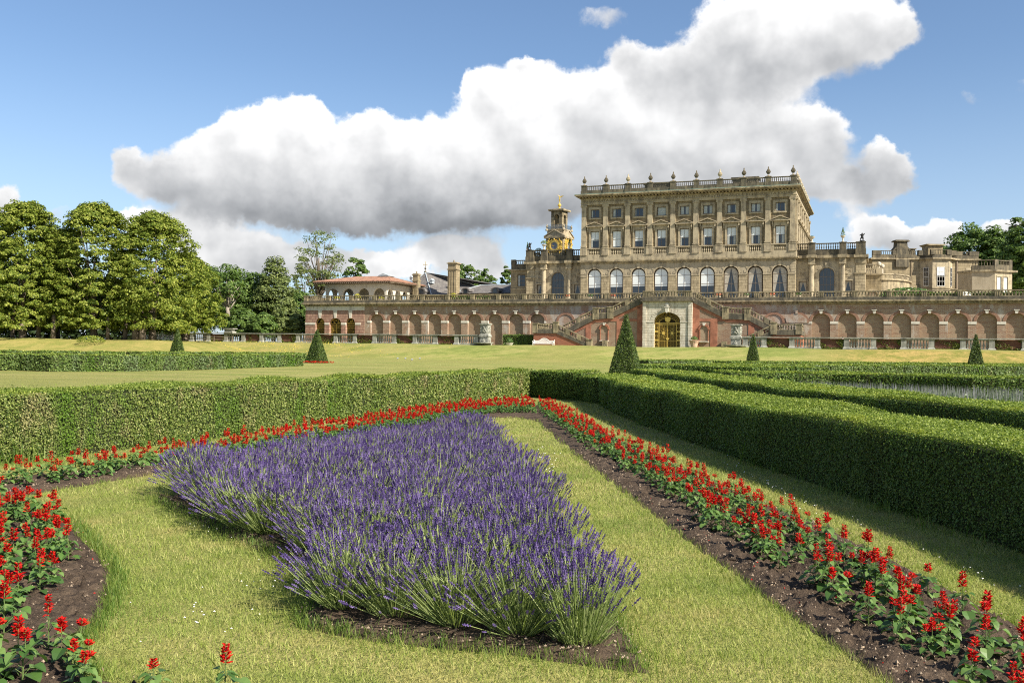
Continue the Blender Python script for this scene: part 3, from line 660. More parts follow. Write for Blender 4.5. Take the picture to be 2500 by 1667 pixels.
# wings (in the mansion's frame, y = v-14)
def wing(s):
    yw = 1.6; un, uf = HW, 30.75; dp = 11.0
    w_ = B(); X = lambda u: s * u
    def bx(bb, u0, u1, *r): a, c = sorted((X(u0), X(u1))); bb.box(a, c, *r)
    # wall with three openings
    def op(uc, hwid, zb, zt, arch, u0, u1):
        a, c = sorted((X(u0), X(u1))); w_.opening(a, c, 10.4, 17.7, yw, X(uc), hwid, zb, zt, .4, arch)
    op(20.55, .62, 12.2, 14.25, None, un, 22.1); op(24.5, 1.28, 10.6, 15.3, 1.28, 22.1, 27.0); op(28.0, .62, 12.2, 14.25, None, 27.0, 29.3)
    bx(w_, 29.3, uf - .05, yw + .1, yw + dp - .1, 10.4, 17.7)
    w_.build('wing_wall', 'bath', mh)
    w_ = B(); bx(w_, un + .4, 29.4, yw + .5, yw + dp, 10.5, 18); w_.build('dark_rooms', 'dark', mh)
    p = B(); bx(p, 29.15, uf, yw - .25, yw + 1.2, 10.4, 15.4); bx(p, 29.22, uf - .08, yw - .18, yw + 1.2, 15.62, 17.2); bx(p, 29.0, uf + .12, yw - .38, yw + 1.3, 15.4, 15.62)
    p.build('corner_pier', 'ashlar', mh); p = B(); bx(p, uf - 1.2, uf, yw + dp - 1.3, yw + dp, 10.4, 17.2); p.build('corner_pier', 'ashlar', mh)
    for uc in (22.0, 27.1):
        c = B(); c.lathe([(.56, 0), (.56, .3), (.46, .4), (.45, 2.5), (.38, 6.0), (.46, 6.1), (.46, 6.2)], 14, (X(uc), yw - .55, 10.9)); bx(c, uc - .6, uc + .6, yw - 1.1, yw, 10.4, 10.9); bx(c, uc - .56, uc + .56, yw - 1.08, yw, 17.1, 17.3)
        c.build('column', 'bath', mh)
        c = B(); bx(c, uc - .55, uc + .55, yw - 1.05, yw, 17.3, 18.2); bx(c, uc - .8, uc + .8, yw - 1.35, yw, 18.2, 18.7); c.build('entablature_block', 'bathcap', mh)
    e = B(); bx(e, un, uf + .1, yw - .12, yw + dp, 17.7, 18.2); bx(e, un, uf + .42, yw - .45, yw + dp + .3, 18.2, 18.68); bx(e, 28.9, uf + .5, yw - .7, yw + 1.4, 18.2, 18.70); bx(e, 29.1, uf + .12, yw - .3, yw + 1.2, 17.2, 18.2); e.build('wing_cornice', 'bathcap', mh)
    e = B(); bx(e, un + .1, uf - .3, yw - .15, yw + .4, 18.7, 19.6); bx(e, uf - .5, uf - .05, yw + .4, yw + dp, 18.7, 19.6)
    for uc, ww in ((22.0, .65), (27.1, .65), (30.0, .85)): bx(e, uc - ww, uc + ww, yw - .75, yw + .5, 18.7, 19.6); bx(e, uc - ww + .08, uc + ww - .08, yw - .65, yw + .3, 19.6, 20.75); bx(e, uc - ww + .02, uc + ww - .02, yw - .72, yw + .36, 20.75, 20.88)
    e.build('wing_parapet', 'parapet', mh)
    for a, c in ((un + .1, 21.4), (22.65, 26.45), (27.75, 29.2)):
        q = B(); a2, c2 = sorted((X(a), X(c))); balrun(q, a2, c2, yw + .1, 19.6, 20.82, .38, .3, .12); q.build('wing_balustrade', 'parapet', mh)
    q = B(); balrun_y(q, X(uf - .25), yw + 1, yw + dp - .5, 19.6, 20.82); q.build('wing_balustrade', 'parapet', mh)
    q = B(); q.ring(X(24.5), 15.3, 1.3, 1.52, yw - .08, yw + .04); q.ring(X(24.5), 15.3, 1.52, 1.9, yw - .05, yw + .03, n=11, gaps=True)
    q.prism([(X(24.5) - .2, 16.5), (X(24.5) + .2, 16.5), (X(24.5) + .34, 17.5), (X(24.5) - .34, 17.5)], yw - .15, yw + .03)
    bx(q, 22.6, 23.2, yw - .06, yw + .03, 15.1, 15.3); bx(q, 25.8, 26.45, yw - .06, yw + .03, 15.1, 15.3)
    for uc in (20.55, 28.0):
        bx(q, uc - .85, uc + .85, yw - .14, yw + .03, 14.25, 14.5); bx(q, uc - .78, uc - .62, yw - .08, yw + .03, 12.1, 14.25); bx(q, uc + .62, uc + .78, yw - .08, yw + .03, 12.1, 14.25); bx(q, uc - .8, uc + .8, yw - .12, yw + .03, 11.95, 12.2)
        bx(q, uc - .85, uc + .85, yw - .06, yw + .03, 14.95, 15.08); bx(q, uc - .85, uc + .85, yw - .06, yw + .03, 16.5, 16.62); bx(q, uc - .85, uc - .73, yw - .06, yw + .03, 15.08, 16.5); bx(q, uc + .73, uc + .85, yw - .06, yw + .03, 15.08, 16.5)
    q.build('window_surround', 'bath', mh)
    rng = random.Random(4)
    for uc in (20.55, 28.0):
        q = B()
        for i in range(26): q.lathe([(.02, -.05), (rng.uniform(.06, .13), 0), (.02, .05)], 5, (X(uc) + rng.uniform(-.55, .55), yw - .02, rng.uniform(15.25, 16.35)))
        q.build('carved_relief', 'stucco', mh)
        win_arched(mh, X(uc), yw + .3, .60, 12.2, 14.22, 'curtain', rise=0, bars=(), rows=(.03,))
    win_arched(mh, X(24.5), yw + .32, 1.25, 10.7, 15.3, None, bars=(.26, .5, .74), rows=(.28, .5, .74), frame='wframe')
wing(-1); wing(1)

def place_urn(u, v, z, s, label, mat='parapet', name='urn', grp=None):
    t = hthing(name, label, 'urn', u, v, z, grp); o = B(); o.lathe([(r * s, zz * s) for r, zz in URN[:4]], 10); o.build('foot', 'bath', t)
    o = B(); o.lathe([(r * s, zz * s) for r, zz in URN[4:]], 10); o.build('body', mat, t); return t
ordn = ['first', 'second', 'third', 'fourth', 'fifth', 'sixth', 'seventh', 'eighth', 'ninth', 'tenth']
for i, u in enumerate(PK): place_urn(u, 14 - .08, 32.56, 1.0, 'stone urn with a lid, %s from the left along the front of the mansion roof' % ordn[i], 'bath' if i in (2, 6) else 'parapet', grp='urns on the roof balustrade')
for i in range(1, 8): place_urn(HW - .25, 14 + D * i / 7, 32.5, .95, 'lidded stone urn on the sunlit side balustrade of the roof, %s back from the corner' % ordn[i - 1], 'bath', grp='urns on the roof balustrade')
place_urn(-13.6, 46, 32.5, .95, 'small lidded urn seen behind the roof balustrade at its left end', 'bath', grp='urns on the roof balustrade')

# left annex beyond the left wing
t = hthing('side_wing', 'low stone annex with one sash window left of the mansion wing', 'annex', 0, 14)
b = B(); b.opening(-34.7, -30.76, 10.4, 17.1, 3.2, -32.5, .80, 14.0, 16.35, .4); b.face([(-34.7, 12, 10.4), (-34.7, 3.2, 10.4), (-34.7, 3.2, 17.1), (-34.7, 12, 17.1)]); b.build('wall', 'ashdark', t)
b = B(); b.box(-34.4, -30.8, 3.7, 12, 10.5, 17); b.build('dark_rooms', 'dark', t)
b = B(); b.box(-35.1, -30.9, 2.8, 12, 17.1, 17.4); b.box(-34.8, -30.8, 3.1, 3.3, 13.5, 13.7); b.build('cornice', 'bathcap', t)
b = B(); b.box(-34.6, -30.8, 3.1, 3.5, 17.4, 18.3); b.box(-34.6, -33.7, 3.0, 3.6, 18.3, 19.3); balrun(b, -33.7, -30.9, 3.3, 18.3, 19.2, .38); b.build('parapet', 'parapet', t)
win_arched(t, -32.5, 3.5, .78, 14.05, 16.3, None, rise=0, rows=(.33, .66)); sidecurt(t, -32.5, 3.47, .74, 14.1, 16.25, .4, 0)

# statues and pots on the wing corners
def cherub(name, label, u, v, z):
    t = hthing(name, label, 'statue', u, v, z); b = B(); b.lathe([(.42, 0), (.42, .16), (.3, .2)], 8); b.build('base', 'bronze', t)
    me = bpy.data.meshes.new('figure'); J = [((0, 0, .75), .20), ((0, 0, 1.05), .21), ((0, -.03, 1.28), .10), ((.02, -.05, 1.48), .16), ((.16, 0, .5), .13), ((.14, -.12, .2), .09), ((-.2, -.15, .55), .12), ((-.3, -.05, .22), .09),
        ((.24, -.02, 1.18), .10), ((.42, -.1, 1.38), .07), ((-.24, 0, 1.15), .10), ((-.42, -.12, 1.0), .07), ((.12, .3, 1.1), .05)]
    E_ = [(0, 1), (1, 2), (2, 3), (0, 4), (4, 5), (0, 6), (6, 7), (1, 8), (8, 9), (1, 10), (10, 11), (1, 12)]
    o = skinfig(me, J, E_, 'bronze', t); return t
def skinfig(me, J, E_, mat, parent=None, scale=1.0):
    me.from_pydata([tuple(c * scale for c in p) for p, r in J], E_, []); o = bpy.data.objects.new(me.name, me); COL.objects.link(o)
    if parent: o.parent = parent; KIDS.setdefault(parent.name, []).append(o)
    m_ = o.modifiers.new('skin', 'SKIN'); 
    for i, (p, r) in enumerate(J): sv_ = me.skin_vertices[0].data[i]; sv_.radius = (r * scale, r * scale); sv_.use_root = (i == 0)
    m2 = o.modifiers.new('sub', 'SUBSURF'); m2.levels = 1; m2.render_levels = 2
    dg = bpy.context.evaluated_depsgraph_get(); nm = bpy.data.meshes.new_from_object(o.evaluated_get(dg)); o.modifiers.clear(); nm.name = me.name; o.data = nm
    nm.materials.clear(); nm.materials.append(M[mat]); nm.polygons.foreach_set('material_index', [0] * len(nm.polygons)); nm.polygons.foreach_set('use_smooth', [True] * len(nm.polygons)); return o
cherub('statue', 'dark bronze cherub on the left wing corner of the mansion', -30.1, 15.2, 20.88)
cherub('statue', 'dark bronze cherub on the right wing corner of the mansion', 30.2, 15.2, 20.88)
rng = np.random.default_rng(5)
def bushmesh(name, r, h, n, ls, parent, mat, cone=False, z0=0):
    """small leafy mound or cone"""
    t = rng.uniform(0, 1, n) ** (.8 if cone else 1); ph = rng.uniform(0, 2 * pi, n)
    if cone: rr = r * (1 - t) * rng.uniform(.75, 1.05, n); z = h * t; nr = np.stack([np.cos(ph), np.sin(ph), np.full(n, .35)], 1)
    else:
        th = np.arccos(1 - t * 1.3); rr = r * np.sin(th) * rng.uniform(.8, 1.08, n); z = h * .45 + h * .55 * np.cos(th); nr = np.stack([np.sin(th) * np.cos(ph), np.sin(th) * np.sin(ph), np.cos(th)], 1)
    c = np.stack([rr * np.cos(ph), rr * np.sin(ph), z + z0], 1); nr = unit(nr + rng.normal(size=(n, 3)) * .5)
    return npmesh(name, leaves(c, nr, ls * rng.uniform(.7, 1.3, n), rng), 4, mat, parent, rng.uniform(0, 1, n))
def pot(u, v, z, label, r=.4, h=.7, mat='potstone', plant='boxleaf', pr=.5, ph=.6, cone=False, stem=False, cat='planter', n=260, ls=.16):
    t = hthing('planter', label, cat, u, v, z); b = B()
    if stem: b.lathe([(r * .6, 0), (r * .6, .06), (r * .3, .15), (r * .28, h * .6), (r * .8, h * .8), (r, h), (r * .9, h)], 12)
    else: b.lathe([(r * .62, 0), (r * .66, h * .1), (r * .85, h * .7), (r * .95, h * .9), (r * 1.08, h * .92), (r * 1.08, h), (r * .9, h)], 14)
    b.build('pot', mat, t); bushmesh('foliage', pr, ph, n, ls, t, plant, cone, h - .05); return t
pot(27.1, 15.0, 20.88, 'clipped cone in a pale urn on the right wing parapet of the mansion', .42, 1.05, 'potstone', 'boxdark', .42, 1.5, True, True)
pot(22.0, 15.0, 20.88, 'pale empty looking pedestal pot at the foot of the mansion side wall', .55, 1.0, 'potstone', 'boxdark', .3, .2, False, True)
pot(-27.1, 15.0, 20.88, 'pale urn with a round light green plant on the left wing parapet', .5, 1.0, 'potstone', 'boxtop', .62, .8, False, True)
pot(-22.0, 15.0, 20.88, 'clipped dark cone in a stemmed urn before the gilded tower side', .42, 1.0, 'potstone', 'boxdark', .3, 1.1, True, True)
pot(-28.9, 17.0, 20.0, 'round green bush behind the left wing balustrade', .4, .6, 'potstone', 'boxdark', .65, .9)
pot(-30.9, 16.2, 20.88, 'small dark cone beside the bronze cherub on the left wing', .28, .5, 'terracotta', 'boxdark', .28, 1.2, True)

# ------------------------------------------------------------------ clock tower
ct = hthing('clock_tower', 'stone clock tower with a gilded clock and a gold winged figure on top', 'clock tower', -31.9, 36, 0, rz=-math.radians(8.3))
# local: front face centred x in [-2.05,2.05], y from 0 back
b = B(); b.box(-2.05, 2.05, 0, 4.1, 10.4, 25.6)
for sx in (-1, 1): b.box(sx * 1.72 - .33, sx * 1.72 + .33, -.14, 0, 10.4, 25.6)
for yy in (.1, 3.4): b.box(2.05, 2.19, yy, yy + .6, 10.4, 25.6)
b.build('clock_stage', 'ashlar', ct)
b = B(); b.box(-2.45, 2.45, -.4, 4.5, 25.6, 25.95); b.build('cornice', 'bathcap', ct)
b = B(); b.prism([(-2.2, 25.95), (2.2, 25.95), (0, 27.25)], -.25, .3); b.prism([(-2.5, 25.95), (-2.5, 26.12), (0, 27.5), (2.5, 26.12), (2.5, 25.95), (0, 27.27)], -.42, .3)
k0 = len(b.v); b.prism([(-2.2, 25.95), (2.2, 25.95), (0, 27.25)], -.25, .3); b.prism([(-2.5, 25.95), (-2.5, 26.12), (0, 27.5), (2.5, 26.12), (2.5, 25.95), (0, 27.27)], -.42, .3)
for i in range(k0, len(b.v)): p = b.v[i]; b.v[i] = (2.05 - p[1], 2.05 + p[0], p[2])
b.build('pediment', 'bath', ct)
b = B(); b.box(-1.95, 1.95, .15, 4.0, 25.95, 27.4); b.box(-2.1, 2.1, 0, 4.15, 27.4, 27.55); b.build('platform', 'bath', ct)
# belfry: four piers and arches
b = B(); bw0, bw1 = -1.32, 1.32
for sx, sy in ((-1, -1), (1, -1), (-1, 1), (1, 1)): b.box(sx * 1.32 - (.72 if sx > 0 else 0), sx * 1.32 + (.72 if sx < 0 else 0), 2.05 + sy * 1.32 - (.72 if sy > 0 else 0), 2.05 + sy * 1.32 + (.72 if sy < 0 else 0), 27.55, 30.2)
b.build('belfry_pier', 'ashdark', ct)
b = B()
for yy, rotd in ((.73, False), (2.72, False), (.73, True), (2.72, True)):
    k0 = len(b.v); n = 10; pts = [(.60 * math.cos(pi * i / n), 30.2 + .6 * math.sin(pi * i / n)) for i in range(n + 1)]
    b.prism([(1.32, 30.2), (1.32, 31.45), (-1.32, 31.45), (-1.32, 30.2)] + pts[::-1], yy, yy + .65)
    if rotd:
        for i in range(k0, len(b.v)): p = b.v[i]; b.v[i] = (p[1] - 2.05, p[0] + 2.05, p[2])
b.build('belfry_arch', 'ashdark', ct)
b = B(); b.box(-1.45, 1.45, .6, 3.5, 31.45, 31.6); b.box(-1.85, 1.85, .2, 3.9, 31.6, 31.9)
for i in range(11):
    x = -1.6 + .32 * i; b.box(x - .07, x + .07, .28, .6, 31.48, 31.6); b.box(1.45, 1.78, 2.05 + x - .07, 2.05 + x + .07, 31.48, 31.6)
b.lathe([(1.8, 31.9), (.3, 32.25)], square=True, c=(0, 2.05, 0)); b.build('belfry_roof', 'bathcap', ct)
b = B(); b.lathe([(.12, 0), (.34, .35), (.42, .6), (.44, .62)], 12, (0, 2.05, 30.0)); b.build('bell', 'bronze', ct)
b = B()
for i in range(25):
    x = -2.0 + i / 6.0
    for yy in (.05, 4.05): b.tube((x, yy, 27.55), (x, yy, 28.45), .02)
    for xx in (-2.0, 2.0): b.tube((xx, x + 2.05, 27.55), (xx, x + 2.05, 28.45), .02)
for z in (27.7, 28.05, 28.45):
    for yy in (.05, 4.05): b.tube((-2, yy, z), (2, yy, z), .03)
    for xx in (-2.0, 2.0): b.tube((xx, .05, z), (xx, 4.05, z), .03)
for i in range(12):
    b.ring(-1.83 + i / 3.0, 27.85, .09, .13, .02, .07, a1=2 * pi, n=8)
b.build('iron_railing', 'iron', ct)
for sx, yy in ((-1, .15), (1, .15), (-1, 3.95), (1, 3.95)):
    b = B(); b.lathe([(.35, -.3), (.35, 0), (.22, .1), (.12, .3), (.24, .5), (.3, .7), (.12, .8), (.1, 1.0), (.04, 1.15)], 8, (sx * 2.0, yy, 27.6)); b.build('finial', 'bath', ct)
# clock: gilded frame and dial on the front and on the sunny side
def clock(par, front):
    fr = B(); rg = random.Random(3); fr.ring(0, 23.95, .86, 1.16, -.42, -.14, a1=2 * pi, n=28)
    for i in range(28):
        a = 2 * pi * i / 28; rr = 1.25 + .12 * (i % 2); fr.lathe([(.02, -.16), (.17, 0), (.02, .16)], 6, (rr * math.cos(a), -.26, 23.95 + rr * math.sin(a)))
    for sx in (-1, 1):
        for sz in (-1, 1):
            for j in range(7): fr.lathe([(.03, -.2), (.2, 0), (.03, .2)], 6, (sx * (1.15 + .09 * j + rg.uniform(-.1, .1)), -.24 + rg.uniform(-.05, .05), 23.95 + sz * (1.5 - .17 * j)))
        fr.prism([(sx * 1.0, 22.65), (sx * 1.75, 22.65), (sx * 1.85, 24.0), (sx * 1.6, 25.2), (sx * 1.0, 25.1), (sx * 1.3, 24.2), (sx * 1.3, 23.6)][::sx], -.22, -.13)
    fr.lathe([(.05, -.3), (.26, 0), (.05, .35)], 8, (0, -.3, 25.3)); fr.box(-1.2, 1.2, -.24, -.13, 24.95, 25.12)
    o1 = fr.build('clock_frame', 'gold', par)
    di = B(); di.prism([(.84 * math.cos(2 * pi * i / 28), 23.95 + .84 * math.sin(2 * pi * i / 28)) for i in range(28)], -.28, -.14); o2 = di.build('clock_dial', 'dialm', par)
    hd = B()
    for i in range(12): a = pi * i / 6; hd.box(.68 * math.cos(a) - .03, .68 * math.cos(a) + .03, -.30, -.281, 23.95 + .68 * math.sin(a) - .09, 23.95 + .68 * math.sin(a) + .09)
    hd.tube((0, -.31, 23.95), (-.62, -.31, 24.08), .035); hd.tube((0, -.31, 23.95), (-.42, -.31, 23.98), .05); hd.ring(0, 23.95, .80, .84, -.30, -.281, a1=2 * pi, n=28)
    o3 = hd.build('clock_hands', 'gold', par)
    if not front:
        for o in (o1, o2, o3):
            for v_ in o.data.vertices: p = v_.co; v_.co = Vector((2.05 - p[1], 2.05 + p[0], p[2]))
M['dialm'] = plain('blue_grey_dial', (.16, .19, .24), .4)
clock(ct, True); clock(ct, False)
b = B(); b.lathe([(.3, 0), (.3, .15), (.14, .3), (.14, .4), (.38, .65), (.40, .85), (.2, 1.1), (.1, 1.3)], 12, (0, 2.05, 32.15)); b.build('gilded_ball', 'gold', ct)
gf = skinfig(bpy.data.meshes.new('gilded_figure'), [((0, 0, 1.05), .16), ((0, 0, 1.45), .17), ((0, 0, 1.68), .07), ((0, -.02, 1.85), .12), ((.07, .02, .55), .10), ((.1, .1, .12), .05), ((-.1, 0, .6), .10), ((-.06, 0, .02), .05),
     ((-.2, 0, 1.6), .06), ((-.42, -.05, 1.85), .045), ((-.5, -.05, 2.2), .035), ((.2, 0, 1.55), .06), ((.42, -.05, 1.45), .04)],
     [(0, 1), (1, 2), (2, 3), (0, 4), (4, 5), (0, 6), (6, 7), (1, 8), (8, 9), (9, 10), (1, 11), (11, 12)], 'gold', ct, .85)
gf.location = (0, 2.05, 33.45)
b = B()
for q in ([(.05, 1.45), (.35, 1.75), (.75, 1.80), (1.05, 1.78), (.7, 1.58), (.35, 1.38)],): b.prism([(x * .85, z * .85) for x, z in q], .08, .14); b.prism([(x * .8, z * .85) for x, z in q], .2, .26)
o = b.build('gilded_wing', 'gold', ct); o.location = (0, 2.05, 33.45)
# ------------------------------------------------------------------ arcaded terrace (frame u,v)
ta = hthing('arcaded_terrace', 'long red brick terrace wall of blind arches below the mansion', 'terrace wall', 0, 0)
G0 = 2.2
def arches(ucs, half, name, mat, e0, e1):
    b = B(); nb_ = B()
    for k, uc in enumerate(ucs):
        u0 = e0 if k == 0 else (ucs[k - 1] + uc) / 2; u1 = e1 if k == len(ucs) - 1 else (uc + ucs[k + 1]) / 2
        b.opening(u0, u1, G0, 9.5, 0, uc, half, G0, 6.62, .45, half, 12)
        nb_.face([(uc - half - .05, .45, G0), (uc + half + .05, .45, G0), (uc + half + .05, .45, 8.1), (uc - half - .05, .45, 8.1)])
    b.build(name, mat, ta); nb_.build('niche_back', 'niche', ta)
    for k, uc in enumerate(ucs):
        r = B(); r.ring(uc, 6.8, half + .01, half + .42, -.06, .03, n=18, rise=(half - .18) / half + .02); r.build('arch_ring', 'ring', ta)
        q = B(); q.prism([(uc - .17, 7.95), (uc + .17, 7.95), (uc + .26, 8.45), (uc - .26, 8.45)], -.28, .02); q.box(uc - .38, uc + .38, -.34, .02, 8.45, 8.56); q.build('keystone', 'whitekey', ta)
        u0 = e0 if k == 0 else (ucs[k - 1] + uc) / 2; u1 = e1 if k == len(ucs) - 1 else (uc + ucs[k + 1]) / 2
        q = B(); a = max(u0, uc - half - .65) if k == 0 else u0; q.box(a, uc - half + .02, -.07, .4, 6.36, 6.74); c2 = min(u1, uc + half + .65) if k == len(ucs) - 1 else u1; q.box(uc + half - .02, c2, -.07, .4, 6.36, 6.74); q.build('impost', 'whitekey', ta)
LA = [-54.86 + 3.975 * k for k in range(9)]; RA = [24.42 + 3.93 * k for k in range(12)]
arches(LA, 1.34, 'arcade_wall', 'brick', -57.5, -21.4); arches(RA, 1.38, 'arcade_wall', 'brick', 22.4, 70)
b = B(); b.face([(-21.4, 0, G0), (22.4, 0, G0), (22.4, 0, 9.5), (-21.4, 0, 9.5)])
rg = random.Random(8)
b.build('ruined_wall', 'brickr', ta)
# broken render of old arches on the middle stretch
for s_, uc in ((-1, -17.8), (-1, -14.0), (1, 17.2), (1, 20.9)):
    q = B(); q.ring(uc, 6.5, 1.35, 1.75, -.10, .02, n=14); q.build('arch_ring', 'ring', ta)
b = B(); b.prism([(19.2, 6.5), (19.0, 7.3), (20.2, 8.0), (21.3, 7.9), (22.3, 7.1), (22.3, 6.5)], -.16, .02); b.box(20.55, 20.95, -.25, .02, 7.95, 8.5); b.box(-9.0, 12.0, -.12, .02, 8.9, 9.5); b.build('rubble_band', 'brickr', ta)
# pavilion end with three gilded gates
b = B(); GC = [(-67.15, 1.02), (-63.80, 1.28), (-60.50, 1.02)]; eds = [-70.4, -65.6, -62.05, -57.5]
for k, (uc, h) in enumerate(GC): b.opening(eds[k], eds[k + 1], G0, 8.7, -.05, uc, h, G0, 6.18, 1.1, 1.05, 12)
b.face([(-70.4, 9, G0), (-70.4, -.05, G0), (-70.4, -.05, 9.5), (-70.4, 9, 9.5)]); b.face([(-57.5, -.05, G0), (-57.5, 0, G0), (-57.5, 0, 8.7), (-57.5, -.05, 8.7)])
b.build('banded_wall', 'band', ta)
b = B(); b.box(-70.4, -57.5, -.09, .3, 8.7, 9.5)
for uc, h in GC: b.prism([(uc - .22, 7.22), (uc + .22, 7.22), (uc + .42, 8.7), (uc - .42, 8.7)], -.13, 0)
for a, c in ((-70.45, -68.2), (-66.1, -65.1), (-62.5, -61.5), (-59.45, -58.3)): b.box(a, c, -.12, .2, 5.95, 6.35)
b.build('stone_dressing', 'whitekey', ta)
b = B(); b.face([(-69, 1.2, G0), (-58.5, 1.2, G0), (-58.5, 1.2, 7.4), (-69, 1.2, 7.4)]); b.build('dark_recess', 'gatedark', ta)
for uc, h in GC:
    q = B(); n = int(2 * h / .17); zt = lambda x: 6.18 + 1.05 * math.sqrt(max(0, 1 - (x / h) ** 2))
    for i in range(1, n): x = -h + 2 * h * i / n; q.tube((uc + x, .5, G0), (uc + x, .5, 6.2), .022, n=4)
    for z in (3.0, 5.4, 5.75, 6.18): q.box(uc - h, uc + h, .47, .53, z - .04, z + .04)
    q.ring(uc, 6.18, h - .1, h, .46, .54, rise=1.05 / h)
    for j in range(16):
        a = pi * rg.random(); rr = rg.uniform(.2, .8); q.ring(uc + rr * h * math.cos(a), 6.25 + rr * .9 * math.sin(a), .07, .13, .46, .53, a1=2 * pi, n=8)
    for j in range(14 if h > 1.1 else 4): q.ring(uc + rg.uniform(-.85, .85) * h, rg.uniform(2.6, 5.5), .08, .14, .46, .53, a1=2 * pi, n=8)
    if h > 1.1: q.box(uc - .06, uc + .06, .44, .54, G0, 6.18)
    q.build('gilded_gate', 'goldpaint', ta)
# cornice, coping and balustrade
b = B(); b.box(-70.6, 70, -.35, .3, 9.5, 9.86); b.box(-70.9, 70, -.75, .4, 9.86, 10.08)
for i in range(240):
    u = -70.3 + i * .585
    b.box(u, u + .28, -.55, -.34, 9.66, 9.86)
b.build('terrace_cornice', 'bathcap', ta)
b = B(); b.box(-70.6, 70, -.55, .5, 10.083, 10.5); b.build('coping', 'terrbase', ta)
TP = [-70.2 + 4.98 * i for i in range(29)]
for i, u in enumerate(TP):
    if u > 69: continue
    b = B(); b.box(u - .42, u + .42, -.42, .42, 10.5, 11.32)
    for x in (-.26, 0, .26): b.box(u + x - .05, u + x + .05, -.46, -.42, 10.62, 11.22)
    b.box(u - .48, u + .48, -.48, .48, 11.32, 11.5); b.build('balustrade_post', 'terrstone', ta)
    if i < 28 and TP[i + 1] < 70:
        b = B(); balrun(b, u + .42, TP[i + 1] - .42, 0, 10.5, 11.5, .46, .4, .155); b.build('balustrade', 'terrstone', ta)
b = B()
for i in range(2): b.box(-70.6, -70.2, .4, 9, 10.1, 11.5)
b.build('balustrade', 'terrstone', ta)
tf = B(); tf.prismz([(-70.3, .5), (75, .5), (75, 60), (-70.3, 60)], 9.6, 10.42)
o = tf.build('terrace_paving', 'gravel'); o.location = hw(0, 0); o.rotation_euler = (0, 0, -AL); tag(o, kind='structure')
# back end wall to the right of the picture and bank behind
o = B(); o.box(-69.9, 70, .8, 2, G0, 9.5); o = o.build('wall_core', 'dark', ta)

# ------------------------------------------------------------------ double staircase and gate
st = hthing('double_staircase', 'stone and brick double staircase rising either side of the gilded gate', 'staircase', 0, 0)
C0 = 1.15; g0, g1 = C0 - 3.95, C0 + 3.95
b = B(); b.opening(g0, g1, G0, 9.6, -6, C0, 2.13, G0, 6.54, 1.0, 1.42, 18)
b.face([(g1, -6, G0), (g1, 0, G0), (g1, 0, 9.6), (g1, -6, 9.6)]); b.face([(g0, 0, G0), (g0, -6, G0), (g0, -6, 9.6), (g0, 0, 9.6)])
b.build('gate_wall', 'white', st)
b = B()
for sx in (-1, 1):
    x0, x1 = sorted((C0 + sx * 3.98, C0 + sx * 3.42)); b.box(x0, x1, -6.14, -6.0, G0, 9.6)
    x0, x1 = sorted((C0 + sx * 2.1, C0 + sx * 3.4)); b.box(x0, x1, -6.06, -5.9, 6.32, 6.56)
for i in range(17):      # voussoirs
    t = pi * (i + .5) / 17; 
    b.prism([(C0 + (2.15 if r == 0 else 2.75) * math.cos(t + d), 6.54 + (1.44 if r == 0 else 2.0) * math.sin(t + d)) for r, d in ((0, -.075), (1, -.07), (1, .07), (0, .075))], -6.035, -5.95)
b.build('gate_pier', 'white', st)
b = B(); b.lathe([(.08, -.12), (.33, -.05), (.33, .12)], 12); 
for i in range(len(b.v)): p = b.v[i]; b.v[i] = (C0 + p[0], -6.14 - p[2] * 0 + p[2], 9.18 + p[1])
b.prism([(C0 - .3, 8.75), (C0 + .3, 8.75), (C0 + .22, 8.05), (C0, 7.85), (C0 - .22, 8.05)], -6.4, -6); b.box(C0 - .38, C0 + .38, -6.45, -6, 8.72, 8.84); b.build('carved_keystone', 'whitekey', st)
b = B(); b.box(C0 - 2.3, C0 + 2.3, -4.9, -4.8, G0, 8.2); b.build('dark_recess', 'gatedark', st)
# gilded gate
b = B(); yg = -5.35
b.box(C0 - 2.13, C0 + 2.13, yg - .06, yg + .06, 6.12, 6.32)
for x in (-1.42, 1.42, 0, -.07): b.box(C0 + x - .07, C0 + x + .07, yg - .06, yg + .05, G0, 6.12)
for x in (-2.09, 2.09): b.box(C0 + x - .04, C0 + x + .04, yg - .05, yg + .05, G0, 6.5)
for x0, x1, n in ((-1.35, -.07, 9), (.07, 1.35, 9), (-2.06, -1.49, 4), (1.49, 2.06, 4)):
    for i in range(1, n): x = C0 + x0 + (x1 - x0) * i / n; b.tube((x, yg, G0), (x, yg, 6.12), .014 if i % 3 else .028, n=4)
for z in (3.35, 5.95): b.box(C0 - 1.4, C0 + 1.4, yg - .03, yg + .03, z - .03, z + .03)
b.box(C0 - 1.4, C0 + 1.4, yg - .02, yg + .02, 4.60, 4.64)
b.ring(C0, 6.3, 2.05, 2.13, yg - .05, yg + .05, rise=.8); b.ring(C0, 6.32, 1.34, 1.42, yg - .05, yg + .05, rise=.52)
for i in range(1, 26):
    t = pi * i / 26; b.tube((C0 + 1.44 * math.cos(t), yg, 6.34 + .76 * math.sin(t)), (C0 + 2.06 * math.cos(t), yg, 6.32 + 1.62 * math.sin(t)), .018, n=4)
    b.lathe([(.01, -.07), (.05, 0), (.01, .07)], 5, (C0 + 1.86 * math.cos(t), yg - .02, 6.33 + 1.36 * math.sin(t)))
b.cur = 1
def disc(x, z, r, y=yg - .09, n=12, star=0): b.prism([(x + r * (1 - star * (i % 2)) * math.cos(2 * pi * i / n), z + r * (1 - star * (i % 2)) * math.sin(2 * pi * i / n)) for i in range(n)], y, y + .06)
for x in (-.72, .72): disc(C0 + x, 4.62, .26, n=20, star=.22)
